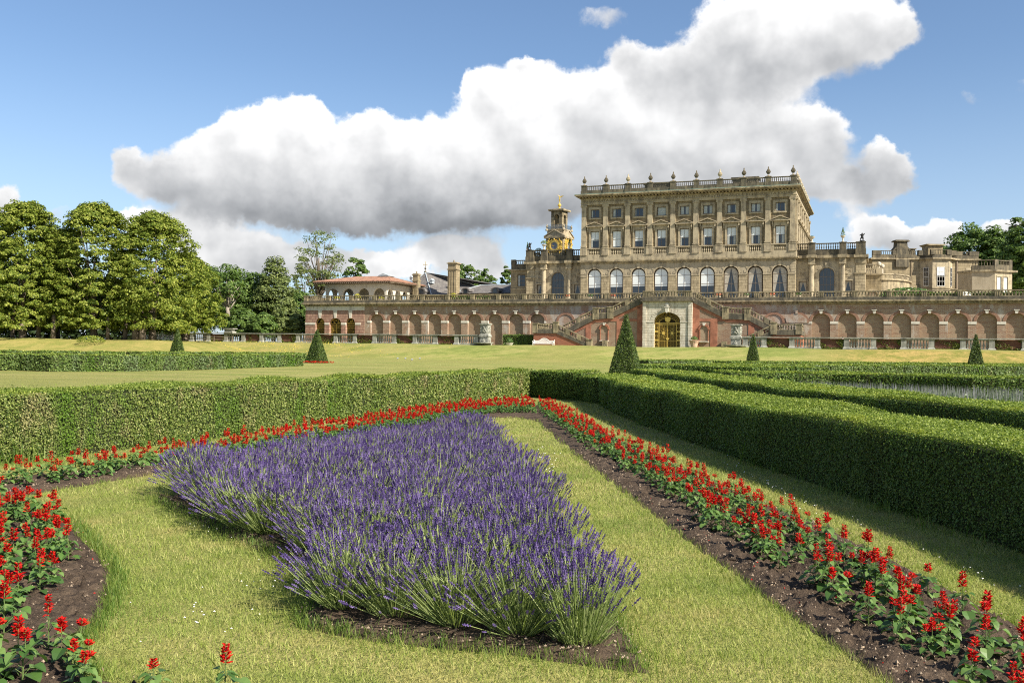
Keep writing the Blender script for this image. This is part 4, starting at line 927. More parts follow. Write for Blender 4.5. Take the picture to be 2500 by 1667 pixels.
for x in (-1.92, -1.64, 1.64, 1.92):
    disc(C0 + x, 4.88, .14); disc(C0 + x, 3.50, .14)
    for z in (5.5, 4.2, 2.85): disc(C0 + x, z, .09, n=8, star=.5)
for sx in (-1, 1):
    for i in range(8):
        a = 2 * pi * i / 8; b.tube((C0 + sx * .72, yg - .05, 4.62), (C0 + sx * .72 + .5 * math.cos(a), yg - .05, 4.62 + .62 * math.sin(a)), .02, n=4)
    for z in (5.3, 3.95): disc(C0 + sx * .72, z, .09, n=8, star=.5)
b.prism([(C0 - .30, 3.85), (C0 + .30, 3.85), (C0 + .25, 3.68), (C0 + .08, 3.55), (C0 - .08, 3.55), (C0 - .25, 3.68)], yg - .1, yg - .03)
# crest in the overthrow: a crowned shield of leaves
b.prism([(C0 - .42, 7.25), (C0 - .46, 6.85), (C0 - .3, 6.52), (C0, 6.36), (C0 + .3, 6.52), (C0 + .46, 6.85), (C0 + .42, 7.25), (C0 + .2, 7.12), (C0, 7.3), (C0 - .2, 7.12)], yg - .12, yg - .02)
for i in range(14): a = 2 * pi * i / 14; b.lathe([(.01, -.07), (.08, 0), (.01, .07)], 6, (C0 + .40 * math.cos(a), yg - .1, 6.84 + .42 * math.sin(a)))
b.build('gilded_gate', ['goldpaint', 'gold'], st)
# landing on top
b = B(); b.box(g0 - .1, g1 + .1, -6.2, 0, 9.6, 9.74); b.build('gate_cornice', 'bath', st)
b = B(); b.box(g0 - .3, g1 + .3, -6.45, 0, 9.74, 10.0); b.box(g0 - .12, g1 + .12, -6.25, 0, 10.0, 10.42); b.build('landing', 'terrbase', st)
b = B(); balrun(b, g0 + 1.2, g1 - 1.2, -5.95, 10.42, 11.42, .44, .4, .15)
for x0, x1 in ((g0 + .0, g0 + 1.2), (g1 - 1.2, g1)):
    b.box(x0, x1, -6.15, -5.7, 10.42, 11.26); b.box(x0 - .04, x1 + .04, -6.22, -5.66, 11.26, 11.42)
    for j in range(3): b.box(x0 + .25 + .3 * j, x0 + .34 + .3 * j, -6.19, -6.15, 10.55, 11.15)
b.build('landing_balustrade', 'terrstone', st)
# upper flights: rail line points (x, z) from the landing down to the lower landing, for the left side; mirrored for the right
RL = [(g0, 11.42), (-8.4, 8.86), (-10.9, 8.72), (-17.1, 5.60)]
RR = [(g1, 11.42), (10.3, 8.80), (13.7, 8.62), (19.6, 5.55)]
for s_, R in ((-1, RL), (1, RR)):
    wallp = [(R[0][0], G0), (R[0][0], R[0][1] - 1.95)] + [(x, z - 1.85) for x, z in R[1:]] + [(R[-1][0], G0)]
    if s_ > 0: wallp = wallp[::-1]
    b = B(); b.prism(wallp, -5.2, -.02); b.build('flight_wall', 'panelbrick', st)
    b = B()
    for i in range(3): (x0, z0), (x1, z1) = R[i], R[i + 1]; q = [(x0, z0 - 1.85), (x0, z0 - .97), (x1, z1 - .97), (x1, z1 - 1.85)]; b.prism(q if s_ > 0 else q[::-1], -5.42, -4.9)
    b.build('stringer', 'terrbase', st)
    b = B()
    for i in range(3):
        (x0, z0), (x1, z1) = R[i], R[i + 1]; t = .5 / abs(x1 - x0); balslope(b, x0 + (x1 - x0) * t, z0 + (z1 - z0) * t, x1 - (x1 - x0) * t, z1 - (z1 - z0) * t, -5.2, .97, .44, .4, .15)
        if i == 2 or i == 0:
            xm, zm = (x0 + x1) / 2, (z0 + z1) / 2; b.prism([(xm - .35, zm - .97 - .35 * (z1 - z0) / (x1 - x0)), (xm + .35, zm - .97 + .35 * (z1 - z0) / (x1 - x0)), (xm + .35, zm + .35 * (z1 - z0) / (x1 - x0)), (xm - .35, zm - .35 * (z1 - z0) / (x1 - x0))], -5.45, -4.98)
    b.build('raked_balustrade', 'terrstone', st)
    for x, z in R[1:3]:
        b = B(); b.box(x - .5, x + .5, -5.5, -4.9, z - 1.9, z - .05); b.box(x - .58, x + .58, -5.58, -4.84, z - .05, z + .1)
        for j in range(3): b.box(x - .3 + .25 * j, x - .22 + .25 * j, -5.54, -5.5, z - .8, z - .2)
        b.build('newel', 'terrstone', st)
    # red rendered frame round the brick panels
    b = B(); yf = -5.26
    for i in range(3): (x0, z0), (x1, z1) = R[i], R[i + 1]; q = [(x0, z0 - 2.35), (x0, z0 - 1.86), (x1, z1 - 1.86), (x1, z1 - 2.35)]; b.prism(q if s_ > 0 else q[::-1], yf, -5.1)
    xa = R[0][0]; b.box(*sorted((xa, xa + s_ * 1.1)), yf, -5.1, G0, 8.9); xm = R[1][0] + s_ * (-2.2 if s_ < 0 else 0); 
    xv = -6.9 if s_ < 0 else 8.4; b.box(xv - .45, xv + .65, yf - .01, -5.1, G0, 7.0); b.box(*sorted((xa + s_ * 1.1, R[1][0])), yf - .005, -5.1, 6.55, 6.95)
    xv = -12.2 if s_ < 0 else 14.3; b.box(xv - .45, xv + .45, yf - .01, -5.1, G0, 5.95 if s_ < 0 else 6.1)
    b.build('red_frame', 'redframe', st)
    # small arched niche
    xn = -9.45 if s_ < 0 else 6.95; zn = 3.4
    b = B(); b.box(xn - .62, xn + .62, -5.235, -5.1, zn, 5.2); b.prism([(xn + .62 * math.cos(pi * i / 10), 5.2 + .62 * math.sin(pi * i / 10)) for i in range(11)], -5.235, -5.1); b.build('niche_back', 'niche', st)
    b = B(); b.ring(xn, 5.2, .62, .9, -5.42, -5.1, n=12); b.box(xn - .72, xn - .62, -5.36, -5.1, zn, 5.2); b.box(xn + .62, xn + .72, -5.36, -5.1, zn, 5.2); b.build('niche_surround', 'newbrick', st)
    b = B(); b.box(xn - .75, xn + .75, -5.48, -5.1, zn - .14, zn); b.prism([(xn - .15, 5.85), (xn + .15, 5.85), (xn + .24, 6.3), (xn - .24, 6.3)], -5.5, -5.1); b.build('niche_dressing', 'whitekey', st)
    # lower landing and lower flight in front, running back towards the gate
    if s_ < 0: L0, L1, zb = -21.1, -17.2, 3.50; xe = -11.4
    else: L0, L1, zb = 21.9, 17.9, 3.50; xe = 12.4
    zl = 6.1; yl = -7.4
    lo, hi = sorted((L0, L1)); b = B(); b.box(lo, hi, yl + .1, -.03, G0, 4.42)
    q = [(L1, G0), (L1, 4.42), (xe, G0 + .0)]; b.prism(q[::-1] if s_ < 0 else q, yl + .1, -5.25); b.build('lower_flight_wall', 'newbrick', st)
    b = B(); b.box(lo - .1, hi + .1, yl - .05, -.03, 4.42, 5.12); q = [(L1, 4.42), (L1, 5.12), (xe, 2.55), (xe + s_ * .2, G0)]; b.prism(q[::-1] if s_ < 0 else q, yl - .02, -5.46); b.build('lower_stringer', 'terrbase', st)
    b = B(); balrun(b, lo + .4, hi - .4, yl + .2, 5.12, zl, .42, .4, .15); balslope(b, L1, 6.1, xe, zb, yl + .2, .97, .44, .4, .15)
    xq = L0 - s_ * .2; balrun_y(b, xq, yl + .3, -.3, 5.12, zl, .44, .4, .15)
    for f in (.36, .7): xm = L1 + (xe - L1) * f; zm = 6.1 + (zb - 6.1) * f; sl_ = (zb - 6.1) / (xe - L1); b.prism([(xm - .35, zm - .97 - .35 * sl_), (xm + .35, zm - .97 + .35 * sl_), (xm + .35, zm + .35 * sl_), (xm - .35, zm - .35 * sl_)], yl - .05, yl + .45)
    b.build('lower_balustrade', 'terrstone', st)
    for x, z1_ in ((L0 - s_ * .3, zl + .05), (L1, zl + .3), (xe, zb + .05)):
        z0_ = G0 if x == xe else 5.12 - .6
        b = B(); b.box(x - .45, x + .45, yl - .12, yl + .5, z0_, z1_ - .14); b.box(x - .53, x + .53, yl - .2, yl + .58, z1_ - .14, z1_); b.build('newel', 'terrstone', st)
    b = B(); b.box(xe - s_ * 2.2 - .4, xe - s_ * 2.2 + .4, -5.9, -5.3, G0, zb - .1); b.build('newel', 'terrstone', st)

# ------------------------------------------------------------------ front balustrade on the bank (v = -12)
ZB = 2.28
def pier(bb, u, y, r=.42, z0=ZB, z1=4.05):
    bb.box(u - r - .12, u + r + .12, y - r - .12, y + r + .12, z0, z0 + .22); bb.lathe([(r + .1, z0 + .22), (r - .02, z0 + .42)], c=(u, y, 0), square=True); bb.box(u - r + .06, u + r - .06, y - r + .06, y + r - .06, z0 + .4, z1 - .3)
    bb.lathe([(r - .04, z1 - .3), (r + .05, z1 - .2)], c=(u, y, 0), square=True)
def borg(name, label, segs, e0, e1):
    t = hthing(name, label, 'balustrade', 0, -12); rgx = random.Random(len(segs))
    for kind, u0, u1 in segs:
        if kind == 'b':
            for uu in (u0 + .4, u1 - .4): b = B(); pier(b, uu, 0); b.build('pier', 'borg', t)
            b = B(); b.box(u0 + .8, u1 - .8, -.3, .3, ZB, ZB + .3); n = 7
            for i in range(n): baluster(b, u0 + .8 + (i + .5) * (u1 - u0 - 1.6) / n, 0, ZB + .3, 3.75, .17)
            b.box(u0, u1, -.36, .36, 3.75, 3.92); b.build('balusters', 'borg', t)
        else:
            b = B(); b.box(u0, u1, -.12, .25, ZB - .1, 3.82); b.build('brick_panel', 'borgbrick', t)
            n = 700; low_ = np.stack([np.array([rgx.uniform(u0 + .1, u1 - .1) for _ in range(170)]), np.array([-.16 - .1 * rgx.random() for _ in range(170)]), np.array([ZB + .3 * rgx.random() for _ in range(170)])], 1); x = np.array([rgx.gauss(0, .42) for _ in range(n)]) * (u1 - u0) * .5
            edge = np.array([rgx.choice((-1, 1, 1, 0)) for _ in range(n)]); xx = np.clip(np.where(edge == 0, x, edge * ((u1 - u0) / 2 - np.abs(x) * .55)), -(u1 - u0) / 2, (u1 - u0) / 2) + (u0 + u1) / 2
            zz = ZB + np.array([rgx.random() ** 1.6 for _ in range(n)]) * 1.5; c = np.stack([xx, np.array([-.16 - .14 * rgx.random() for _ in range(n)]), zz], 1)
            keep = np.sin(xx * 2.1 + 1.3 * np.sin(zz * 2)) + np.sin(zz * 3 + xx) > -.1; c = np.concatenate([c[keep], low_])
            npmesh('climber', leaves(c, unit(rng.normal(size=(len(c), 3)) * .7 + (0, -1, .5)), .16 * rng.uniform(.6, 1.4, len(c)), rng, .8), 4, 'ivy', t, rng.uniform(0, 1, len(c)))
    b = B(); b.box(e0, e1, -.48, .48, 3.92, 4.05); b.build('rail', 'borg', t); return t
segs = []; u = 13.7
segs.append(('b', 13.9, 17.4))
u = 17.4
while u < 72: segs.append(('p', u, u + 3.2)); segs.append(('b', u + 3.2, u + 7.6)); u += 7.62
borg('garden_balustrade', 'grey stone and brick balustrade on the bank right of the stairs', segs, 13.9, 72)
segs = [('b', -33.4, -29.0)]; u = -33.4
while u > -88: segs.append(('p', u - 3.1, u)); segs.append(('b', u - 7.75, u - 3.1)); u -= 7.75
borg('garden_balustrade', 'grey stone and brick balustrade on the bank left of the yew hedge', segs, u, -29.0)
def altar(label, u, s_=1, top=5.9, bowl=True):
    t = hthing('carved_pedestal', label, 'pedestal', u, -12); b = B()
    b.box(-.85, .85, -.85, .85, ZB, ZB + .35); b.box(-.72, .72, -.72, .72, ZB + .35, 3.7); b.box(-.85, .85, -.85, .85, 3.7, 4.0); b.lathe([(.8, 4.0), (.62, 4.25)], square=True); b.box(-.66, .66, -.66, .66, 4.25, top - .2); b.box(-.82, .82, -.82, .82, top - .2, top); b.build('block', 'borg', t)
    b = B(); rr = random.Random(int(u))
    for face in (0, 1):      # carved figures in relief
        for (x, z, r) in [(0, 5.3, .2), (.08, 5.0, .22), (-.1, 4.7, .2), (.22, 4.85, .13), (-.25, 5.1, .12), (.1, 4.5, .12), (0, 3.35, .17), (-.12, 3.1, .18), (.12, 3.0, .15), (.02, 2.85, .16), (.35, 5.4, .1), (-.4, 4.45, .12), (.42, 4.6, .12)]:
            c = (x, -.70, z) if face == 0 else (.70, x, z)
            b.lathe([(.02, -r * 1.2), (r, 0), (.02, r * 1.2)], 7, c)
    b.build('carved_figures', 'borg', t)
    if bowl:
        b = B(); b.lathe([(.55, 0), (.6, .25), (1.75, .4), (1.8, .55), (1.6, .55), (1.3, .45)], 14, (0, -1.1, ZB - .05)); b.build('basin', 'borg', t)
    return t
altar('grey carved stone pedestal where the left balustrade meets the yew hedge', -27.9)
altar('grey carved stone pedestal in front of the right hand flight of stairs', 12.9)
altar('pale carved stone pedestal at the far left end of the balustrade near the trees', -93.6, bowl=False)
t = hthing('carved_pedestal', 'low stone block standing on the left balustrade before the dead trunk', 'pedestal', -78.8, -12); b = B(); b.box(-.9, .9, -.6, .6, 4.05, 4.35); b.box(-.7, .7, -.45, .45, 4.35, 4.75); b.box(-1.1, 1.1, -.7, .7, 4.75, 4.9); b.build('block', 'borg', t)

# benches, pots and people on the lawn edge
def bench(label, u, v, rz=0.0, s=1.0, z=2.3, mat='whitepaint'):
    t = hthing('garden_bench', label, 'bench', u, v, z, rz=rz); Wd = 1.75
    b = B(); 
    for i in range(5): b.box(-Wd, Wd, -.28 + .13 * i, -.18 + .13 * i, .46, .50)
    b.box(-Wd, Wd, -.30, -.26, .38, .46); b.build('seat', mat, t)
    b = B(); n = 24; top = lambda x: 1.0 + .28 * math.exp(-(x / .75) ** 4) - .10 * (abs(x) / Wd) ** 2 + .06 * math.cos(x * 3.2)
    for i in range(n): x0 = -Wd + 2 * Wd * i / n; x1 = x0 + 2 * Wd / n; b.prism([(x0, top(x0) - .13), (x1, top(x1) - .13), (x1, top(x1)), (x0, top(x0))], .34, .42)
    for i in range(23): x = -Wd + .08 + i * (2 * Wd - .16) / 22; b.box(x - .045, x + .045, .36, .40, .50, top(x) - .1)
    b.build('backrest', mat, t)
    for sx in (-1, 1):
        b = B(); b.box(sx * Wd - .06, sx * Wd + .06, -.32, .4, .66, .76); b.lathe([(.02, -.1), (.12, 0), (.02, .1)], 8, (sx * (Wd + .03), -.34, .74)); b.lathe([(.02, -.1), (.12, 0), (.02, .1)], 8, (sx * (Wd + .04), .36, .95)); b.build('armrest', mat, t)
        for y in (-.28, .36): b = B(); b.box(sx * Wd - .05, sx * Wd + .05, y - .05, y + .05, 0, .66 if y < 0 else 1.0); b.build('leg', mat, t)
    t.scale = (s, s, s); return t
bench('white curved back garden bench against the red brick foot of the left stairs', -18.9, -8.6)
t = bench('white garden bench in the shade under the trees at the left', 0, 0, s=1.35)
t.location = (-58.5, 158, 2.1); t.rotation_euler = (0, 0, .35)
t = hthing('planter', 'low white stone bowl with a leafy plant before the yew hedge', 'planter', -24.2, -10.5, 2.3); b = B(); b.lathe([(.35, 0), (.45, .1), (.62, .4), (.68, .5), (.6, .5)], 16); b.build('pot', 'whitekey', t); bushmesh('foliage', .5, .85, 300, .16, t, 'salvialeaf', False, .4)
t = hthing('planter', 'big pale terracotta pot with a green tuft right of the gilded gate', 'planter', 5.75, -7.3, 2.3); b = B(); b.lathe([(.42, 0), (.5, .15), (.62, .8), (.72, 1.05), (.84, 1.1), (.84, 1.2), (.7, 1.2)], 16)
for i in range(12): a = 2 * pi * i / 12; b.lathe([(.01, -.1), (.07, 0), (.01, .12)], 5, (.66 * math.cos(a), .66 * math.sin(a), .85))
b.build('pot', 'terracotta', t); bushmesh('foliage', .52, .8, 300, .15, t, 'salvialeaf', False, 1.05)
def person(label, u, v, top, legs, pose, hairm='hair', z=2.4):
    t = hthing('person', label, 'person', u, v, z); a = pose
    J = [((0, 0, .98), .13), ((0, 0, 1.2), .12), ((0, 0, 1.42), .15), ((0, 0, 1.54), .055), ((0, -.02, 1.66), .095), ((.10, 0, .90), .10), ((.11, -.02, .5), .065), ((.11, .02, .08), .045), ((.12, -.12, .03), .04),
         ((-.10, 0, .90), .10), ((-.11, .06, .5), .065), ((-.11, .10, .08), .045), ((-.12, -.04, .03), .04), ((.19, 0, 1.42), .06), ((.26, -.05, 1.15), .045), ((.22 + a, -.25, 1.2), .035), ((-.19, 0, 1.42), .06), ((-.25, -.02, 1.13), .045), ((-.2, -.2, .98), .035)]
    E_ = [(0, 1), (1, 2), (2, 3), (3, 4), (0, 5), (5, 6), (6, 7), (7, 8), (0, 9), (9, 10), (10, 11), (11, 12), (2, 13), (13, 14), (14, 15), (2, 16), (16, 17), (17, 18)]
    skinfig(bpy.data.meshes.new('body'), J, E_, 'skin', t)
    b = B(); b.lathe([(.175, .92), (.165, 1.2), (.20, 1.38), (.17, 1.47), (.07, 1.51)], 12); b.build('shirt', top, t)
    b = B()
    for x, y1, y2 in ((.10, -.02, .02), (-.10, .06, .10)): b.tube((x, 0, .98), (x * 1.1, y1, .5), .115, .085, 10); b.tube((x * 1.1, y1, .5), (x * 1.1, y2, .1), .085, .065, 10)
    b.build('trousers', legs, t); b = B(); b.lathe([(.09, 1.60), (.115, 1.68), (.10, 1.77), (.04, 1.81)], 10, (0, .02, 0)); b.build('hair', hairm, t)
    t.rotation_euler.z += .9; return t
person('person in white trousers and a pale top walking behind the right balustrade', 28.75, -9.5, 'cwhite', 'cwhite', .12)
person('person in grey walking behind the right balustrade beside one in white', 28.0, -9.0, 'cgrey', 'cgrey', 0)
# yew hedge against the terrace and terrace planting
def hedgebox(name, label, u0, u1, v0, v1, z0, z1, mat, ls=.14, dens=60, cat='hedge', rz=0, core='hedgecore'):
    t = hthing(name, label, cat, 0, 0); b = B(); b.box(u0 + .1, u1 - .1, v0 + .1, v1 - .1, z0, z1 - .1); b.build('twigs', core, t)
    cs = []; ns = []
    for (ax, area, nn) in (('f', (u1 - u0) * (z1 - z0), (0, -1, 0)), ('t', (u1 - u0) * (v1 - v0), (0, 0, 1)), ('r', (v1 - v0) * (z1 - z0), (1, 0, 0)), ('l', (v1 - v0) * (z1 - z0), (-1, 0, 0))):
        n = int(area * dens); a = rng.uniform(size=(n, 3)); q = np.empty((n, 3)); q[:, 0] = u0 + a[:, 0] * (u1 - u0); q[:, 1] = v0 + a[:, 1] * (v1 - v0); q[:, 2] = z0 + a[:, 2] * (z1 - z0); j = rng.normal(size=n) * .05
        if ax == 'f': q[:, 1] = v0 + j
        if ax == 't': q[:, 2] = z1 + j
        if ax == 'r': q[:, 0] = u1 + j
        if ax == 'l': q[:, 0] = u0 + j
        cs.append(q); ns.append(np.tile(nn, (n, 1)))
    c = np.concatenate(cs); nr = unit(np.concatenate(ns) + rng.normal(size=c.shape) * .7)
    npmesh('foliage', leaves(c, nr, ls * rng.uniform(.6, 1.4, len(c)), rng, .7), 4, mat, t, rng.uniform(0, 1, len(c))); return t
hedgebox('yew_hedge', 'dark clipped yew hedge between the carved pedestal and the brick stairs', -27.0, -21.3, -6.5, -5.0, 2.2, 4.15, 'boxdark', .16, 90)
hedgebox('box_hedge', 'clipped green hedge behind the balusters at the right end of the terrace', 36, 60, 2.2, 3.2, 10.4, 11.25, 'boxdark', .18, 40)
hedgebox('box_hedge', 'clipped green hedge behind the terrace balusters left of the mansion', -42, -33.2, 2.4, 3.2, 10.4, 11.3, 'boxdark', .18, 40)
for i, (u, cfl) in enumerate(((-20.1, 1), (-15.9, 0), (-11.6, 1), (7.2, 1), (11.8, 0), (16.2, 1), (20.4, 0))):
    pot(u, 8.2, 10.42, ('stone pot of %s flowers on the mansion terrace, %s from the left' % ('coral' if cfl else 'lime green', ordn[i])), .45, .9, 'potstone', 'salviared2' if cfl and 'salviared2' in M else ('salvialeaf'), .5, .7, False, True, n=160)
for i, (u, v, h) in enumerate(((-60.8, 3, 1.0), (-65.4, 3, .6), (-40.6, 3, 1.0), (-55.7, 3, .35))):
    t = pot(u, v, 10.42, ['bright yellow shrub before the third arch of the loggia', 'pale leafy pot before the second arch of the loggia', 'bright yellow shrub before the slate roof dormer', 'low yellow plant just right of the loggia'][i], .4, .6, 'potstone', 'yellowleaf', .62, h, False, False, cat='shrub')
# white parasol half hidden by the right balustrade
t = hthing('parasol', 'white striped parasol half hidden behind the right terrace balustrade', 'parasol', 45.3, 3.2, 10.42); b = B(); b.lathe([(1.3, .38), (1.0, .72), (.5, .95), (.05, 1.02)], 14); b.build('canopy', 'whitepaint', t); b = B(); b.tube((0, 0, 0), (0, 0, 1.05), .04); b.build('pole', 'iron', t)

# ------------------------------------------------------------------ loggia with the tiled roof
lg = hthing('loggia', 'white arched loggia with a red tiled hipped roof at the left end of the terrace', 'loggia', -66.7, 12.5, 0)
LW = 7.1; LD = 13.0      # local x -7.1..7.1
def arcwall(b, x0, x1, n, z0, zs, z1, y):
    w_ = (x1 - x0) / n; h = w_ * .37
    for i in range(n): b.opening(x0 + i * w_, x0 + (i + 1) * w_, z0, z1, y, x0 + (i + .5) * w_, h, z0, zs, .5, h, 12)
b = B(); arcwall(b, -LW, LW, 4, 10.4, 12.4, 14.6, 0); 
k0 = len(b.v); arcwall(b, 0, LD, 4, 10.4, 12.4, 14.6, 0)
for i in range(k0, len(b.v)): p = b.v[i]; b.v[i] = (LW - p[1], p[0], p[2])
k0 = len(b.v); arcwall(b, 0, LD, 4, 10.4, 12.4, 14.6, 0)
for i in range(k0, len(b.v)): p = b.v[i]; b.v[i] = (-LW + .5 - p[1], p[0], p[2])
b.face([(-LW + 3.4, 6, 10.4), (LW - .5, 6, 10.4), (LW - .5, 6, 14.6), (-LW + 3.4, 6, 14.6)])
b.build('arcade', 'lwhite', lg)
b = B(); ov = 1.9; zt = 15.0; zr = 16.55
e = [(-LW - ov, -ov), (LW + ov, -ov), (LW + ov, LD + ov), (-LW - ov, LD + ov)]; r0, r1 = (-LW + 3.2, LD / 2), (LW - 3.2, LD / 2)
for q in ([e[0] + (zt,), e[1] + (zt,), r1 + (zr,), r0 + (zr,)], [e[1] + (zt,), e[2] + (zt,), r1 + (zr,)], [e[2] + (zt,), e[3] + (zt,), r0 + (zr,), r1 + (zr,)], [e[3] + (zt,), e[0] + (zt,), r0 + (zr,)]): b.face(q)
for i in range(58):       # rounded tile ribs down the front slope
    x = -LW - ov + .15 + i * (2 * LW + 2 * ov - .3) / 57; lim = 1.0
    f = 1.0
    if x < r0[0]: f = (x - e[0][0]) / (r0[0] - e[0][0])
    if x > r1[0]: f = (e[1][0] - x) / (e[1][0] - r1[0])
    b.tube((x, -ov, zt + .03), (x, -ov + f * (LD / 2 + ov), zt + .03 + f * (zr - zt)), .10, n=5)
for i in range(50):
    y = -ov + .15 + i * (LD + 2 * ov - .3) / 49; f = min((y + ov) / (LD / 2 + ov), (LD + ov - y) / (LD / 2 + ov)); b.tube((LW + ov, y, zt + .03), (LW + ov - f * (ov + 3.2), y, zt + .03 + f * (zr - zt)), .10, n=5)
b.tube(r0 + (zr,), r1 + (zr,), .14); b.tube(e[1] + (zt,), r1 + (zr,), .14); b.tube(e[0] + (zt,), r0 + (zr,), .14)
b.build('tiled_roof', 'tile', lg)
b = B(); b.box(-LW - .15, LW + .15, -.15, LD + .15, 14.6, 14.8); b.box(-LW - ov + .1, LW + ov - .1, -ov + .1, LD + ov - .1, 14.84, 14.95)
for i in range(40): x = -LW - ov + .3 + i * (2 * LW + 2 * ov - .6) / 39; b.box(x - .08, x + .08, -ov + .05, 0, 14.66, 14.84)
b.build('eaves', 'wframe', lg)
b = B(); b.box(2.6, 4.4, 5.2, 8.0, 16.1, 16.9); b.prism([(2.3, 16.7), (3.5, 17.15), (4.7, 16.7), (4.7, 16.6), (2.3, 16.6)], 5.0, 8.2); b.build('roof_vent', 'lead', lg)

# ------------------------------------------------------------------ slate roofed range with tall chimneys
sr = hthing('slate_roofed_range', 'service range with steep grey slate roofs and tall stone chimneys behind the terrace', 'building', -55, 24, 0)
b = B(); b.box(-6.8, 22, 1.5, 14, 10.4, 13.4); b.build('wall', 'bath', sr)
b = B()
# pyramid roof with a flat-ended ridge, then a long low roof running right
A0, A1, A2, A3 = (-8.6, 1.5, 12.9), (5.2, 0, 13.2), (10.5, 13, 13.2), (-9.5, 13, 12.9); T = (-4.6, 6.0, 18.3); T2 = (5.0, 8.5, 15.9)
b.face([A0, (-.2, 0, 13.0), T]); b.face([(-.2, 0, 13.0), (9.5, 1, 13.2), T2, T]); b.face([A3, A0, T]); b.face([A2, A3, T, T2]); b.face([(9.5, 1, 13.2), A2, T2])
b.face([(4.6, -.6, 13.2), (22, -.6, 13.2), (22, 5, 15.2), (9.0, 5, 15.2)]); b.face([(22, -.6, 13.2), (22, 11, 13.2), (22, 5, 15.2)]); b.face([(22, 11, 13.2), (4.6, 11, 13.2), (9, 5, 15.2), (22, 5, 15.2)])
b.face([T, T2, (16, 9, 14.9), (14, 5, 15.0)])
b.build('slate_roof', 'slate', sr)
b = B(); b.tube(T, (-.2, 0, 13.05), .12); b.tube(T, A0, .10); b.tube(T, T2, .12); b.tube((4.6, -.6, 13.25), (9, 5, 15.25), .1); b.tube((9, 5, 15.25), (22, 5, 15.25), .1); b.build('lead_hip', 'lead', sr)
b = B(); b.lathe([(.3, 0), (.3, .2), (.1, .3), (.06, .6), (.28, .8), (.1, 1.0), (.05, 1.3), (.03, 2.3)], 8, T); b.build('finial', 'parapet', sr)
b = B(); b.box(T[0] - .5, T[0] + .5, T[1] - .03, T[1] + .03, 19.9, 20.0); b.box(T[0] - .04, T[0] + .04, T[1] - .03, T[1] + .03, 19.6, 20.6); b.lathe([(.02, -.1), (.1, 0), (.02, .1)], 6, (T[0] - .45, T[1], 20.0)); b.build('weathervane', 'gold', sr)
def chim(x, y, z0, z1, w_):
    b = B(); b.box(x - w_, x + w_, y - w_, y + w_, z0, z1 - 1.6); b.box(x - w_ * 1.18, x + w_ * 1.18, y - w_ * 1.18, y + w_ * 1.18, z1 - 1.6, z1 - 1.4); b.box(x - w_ * .98, x + w_ * .98, y - w_ * .98, y + w_ * .98, z1 - 1.4, z1 - .35); b.box(x - w_ * 1.22, x + w_ * 1.22, y - w_ * 1.22, y + w_ * 1.22, z1 - .35, z1 - .15); b.box(x - w_, x + w_, y - w_, y + w_, z1 - .15, z1)
    for sx in (-.6, 0, .6): b.box(x + sx * w_ - .1, x + sx * w_ + .1, y - w_ - .06, y - w_, z0 + .3, z1 - 1.9)
    b.lathe([(.18, 0), (.14, .5)], 8, (x, y, z1)); b.build('chimney', 'ashdark', sr)
chim(-3.2, -1.0, 12, 17.4, .62); chim(5.4, -1.0, 12, 19.6, .95)
for x, z, s_ in ((-6.2, 13.1, 1), (-2.0, 13.1, 1), (8.2, 13.1, .85), (14.8, 13.1, .85)):      # round-headed dormers
    b = B(); b.prism([(x - .9 * s_, z)] + [(x - .9 * s_ * math.cos(pi * i / 8), z + .45 + .75 * s_ * math.sin(pi * i / 8)) for i in range(9)] + [(x + .9 * s_, z)], -1.3, 1.4); b.ring(x, z + .45, .9 * s_, 1.15 * s_, -1.45, 1.4, rise=.8); b.build('dormer', 'slate', sr)
    b = B(); b.box(x - .45 * s_, x + .45 * s_, -1.34, -1.3, z + .05, z + .9); b.build('dormer_window', 'glass', sr)
for x, y, z in ((-1.6, 3.6, 16.0), (2.6, 4.6, 15.4), (-6.6, 4.0, 16.7)): b = B(); b.box(x - .3, x + .3, y - .9, y + .2, z - .4, z + .2); b.prism([(x - .42, z + .2), (x + .42, z + .2), (x, z + .65)], y - 1.0, y + .3); b.build('roof_vent', 'lead', sr)

# ------------------------------------------------------------------ buildings right of the mansion
def at(px, Y, z=0.0): return ((px - 1250) / 2340 * Y, Y, z)
# quadrant wing: small pavilion and curved wall
qd = hthing('curved_wing', 'low curved stone wing with balustrade beside the right mansion wing', 'wing', 31.0, 22, 0)
b = B(); b.box(-.6, 2.4, 4, 12, 10.4, 15.95); b.build('wall', 'ashdark', qd); b = B(); b.box(-.7, 2.6, 3.7, 12, 15.95, 16.2); b.build('cornice', 'bathcap', qd)
b = B(); b.ring(.9, 12.2, .9, 1.3, 3.85, 4.1); b.build('arch_moulding', 'bath', qd); b = B(); b.box(.2, 1.6, 3.96, 4.0, 10.4, 12.2); b.prism([(.9 + .7 * math.cos(pi * i / 10), 12.2 + .7 * math.sin(pi * i / 10)) for i in range(11)], 3.96, 4.0); b.build('door', 'wframe', qd)
b = B(); balrun(b, -.5, 1.5, 4.1, 16.2, 17.2, .36, .3, .12); b.box(1.5, 2.5, 3.9, 4.5, 16.2, 17.25); b.build('balustrade', 'bath', qd)
cx, cy = 1.5, 14.5; b = B(); b3 = B(); b4 = B(); n = 22
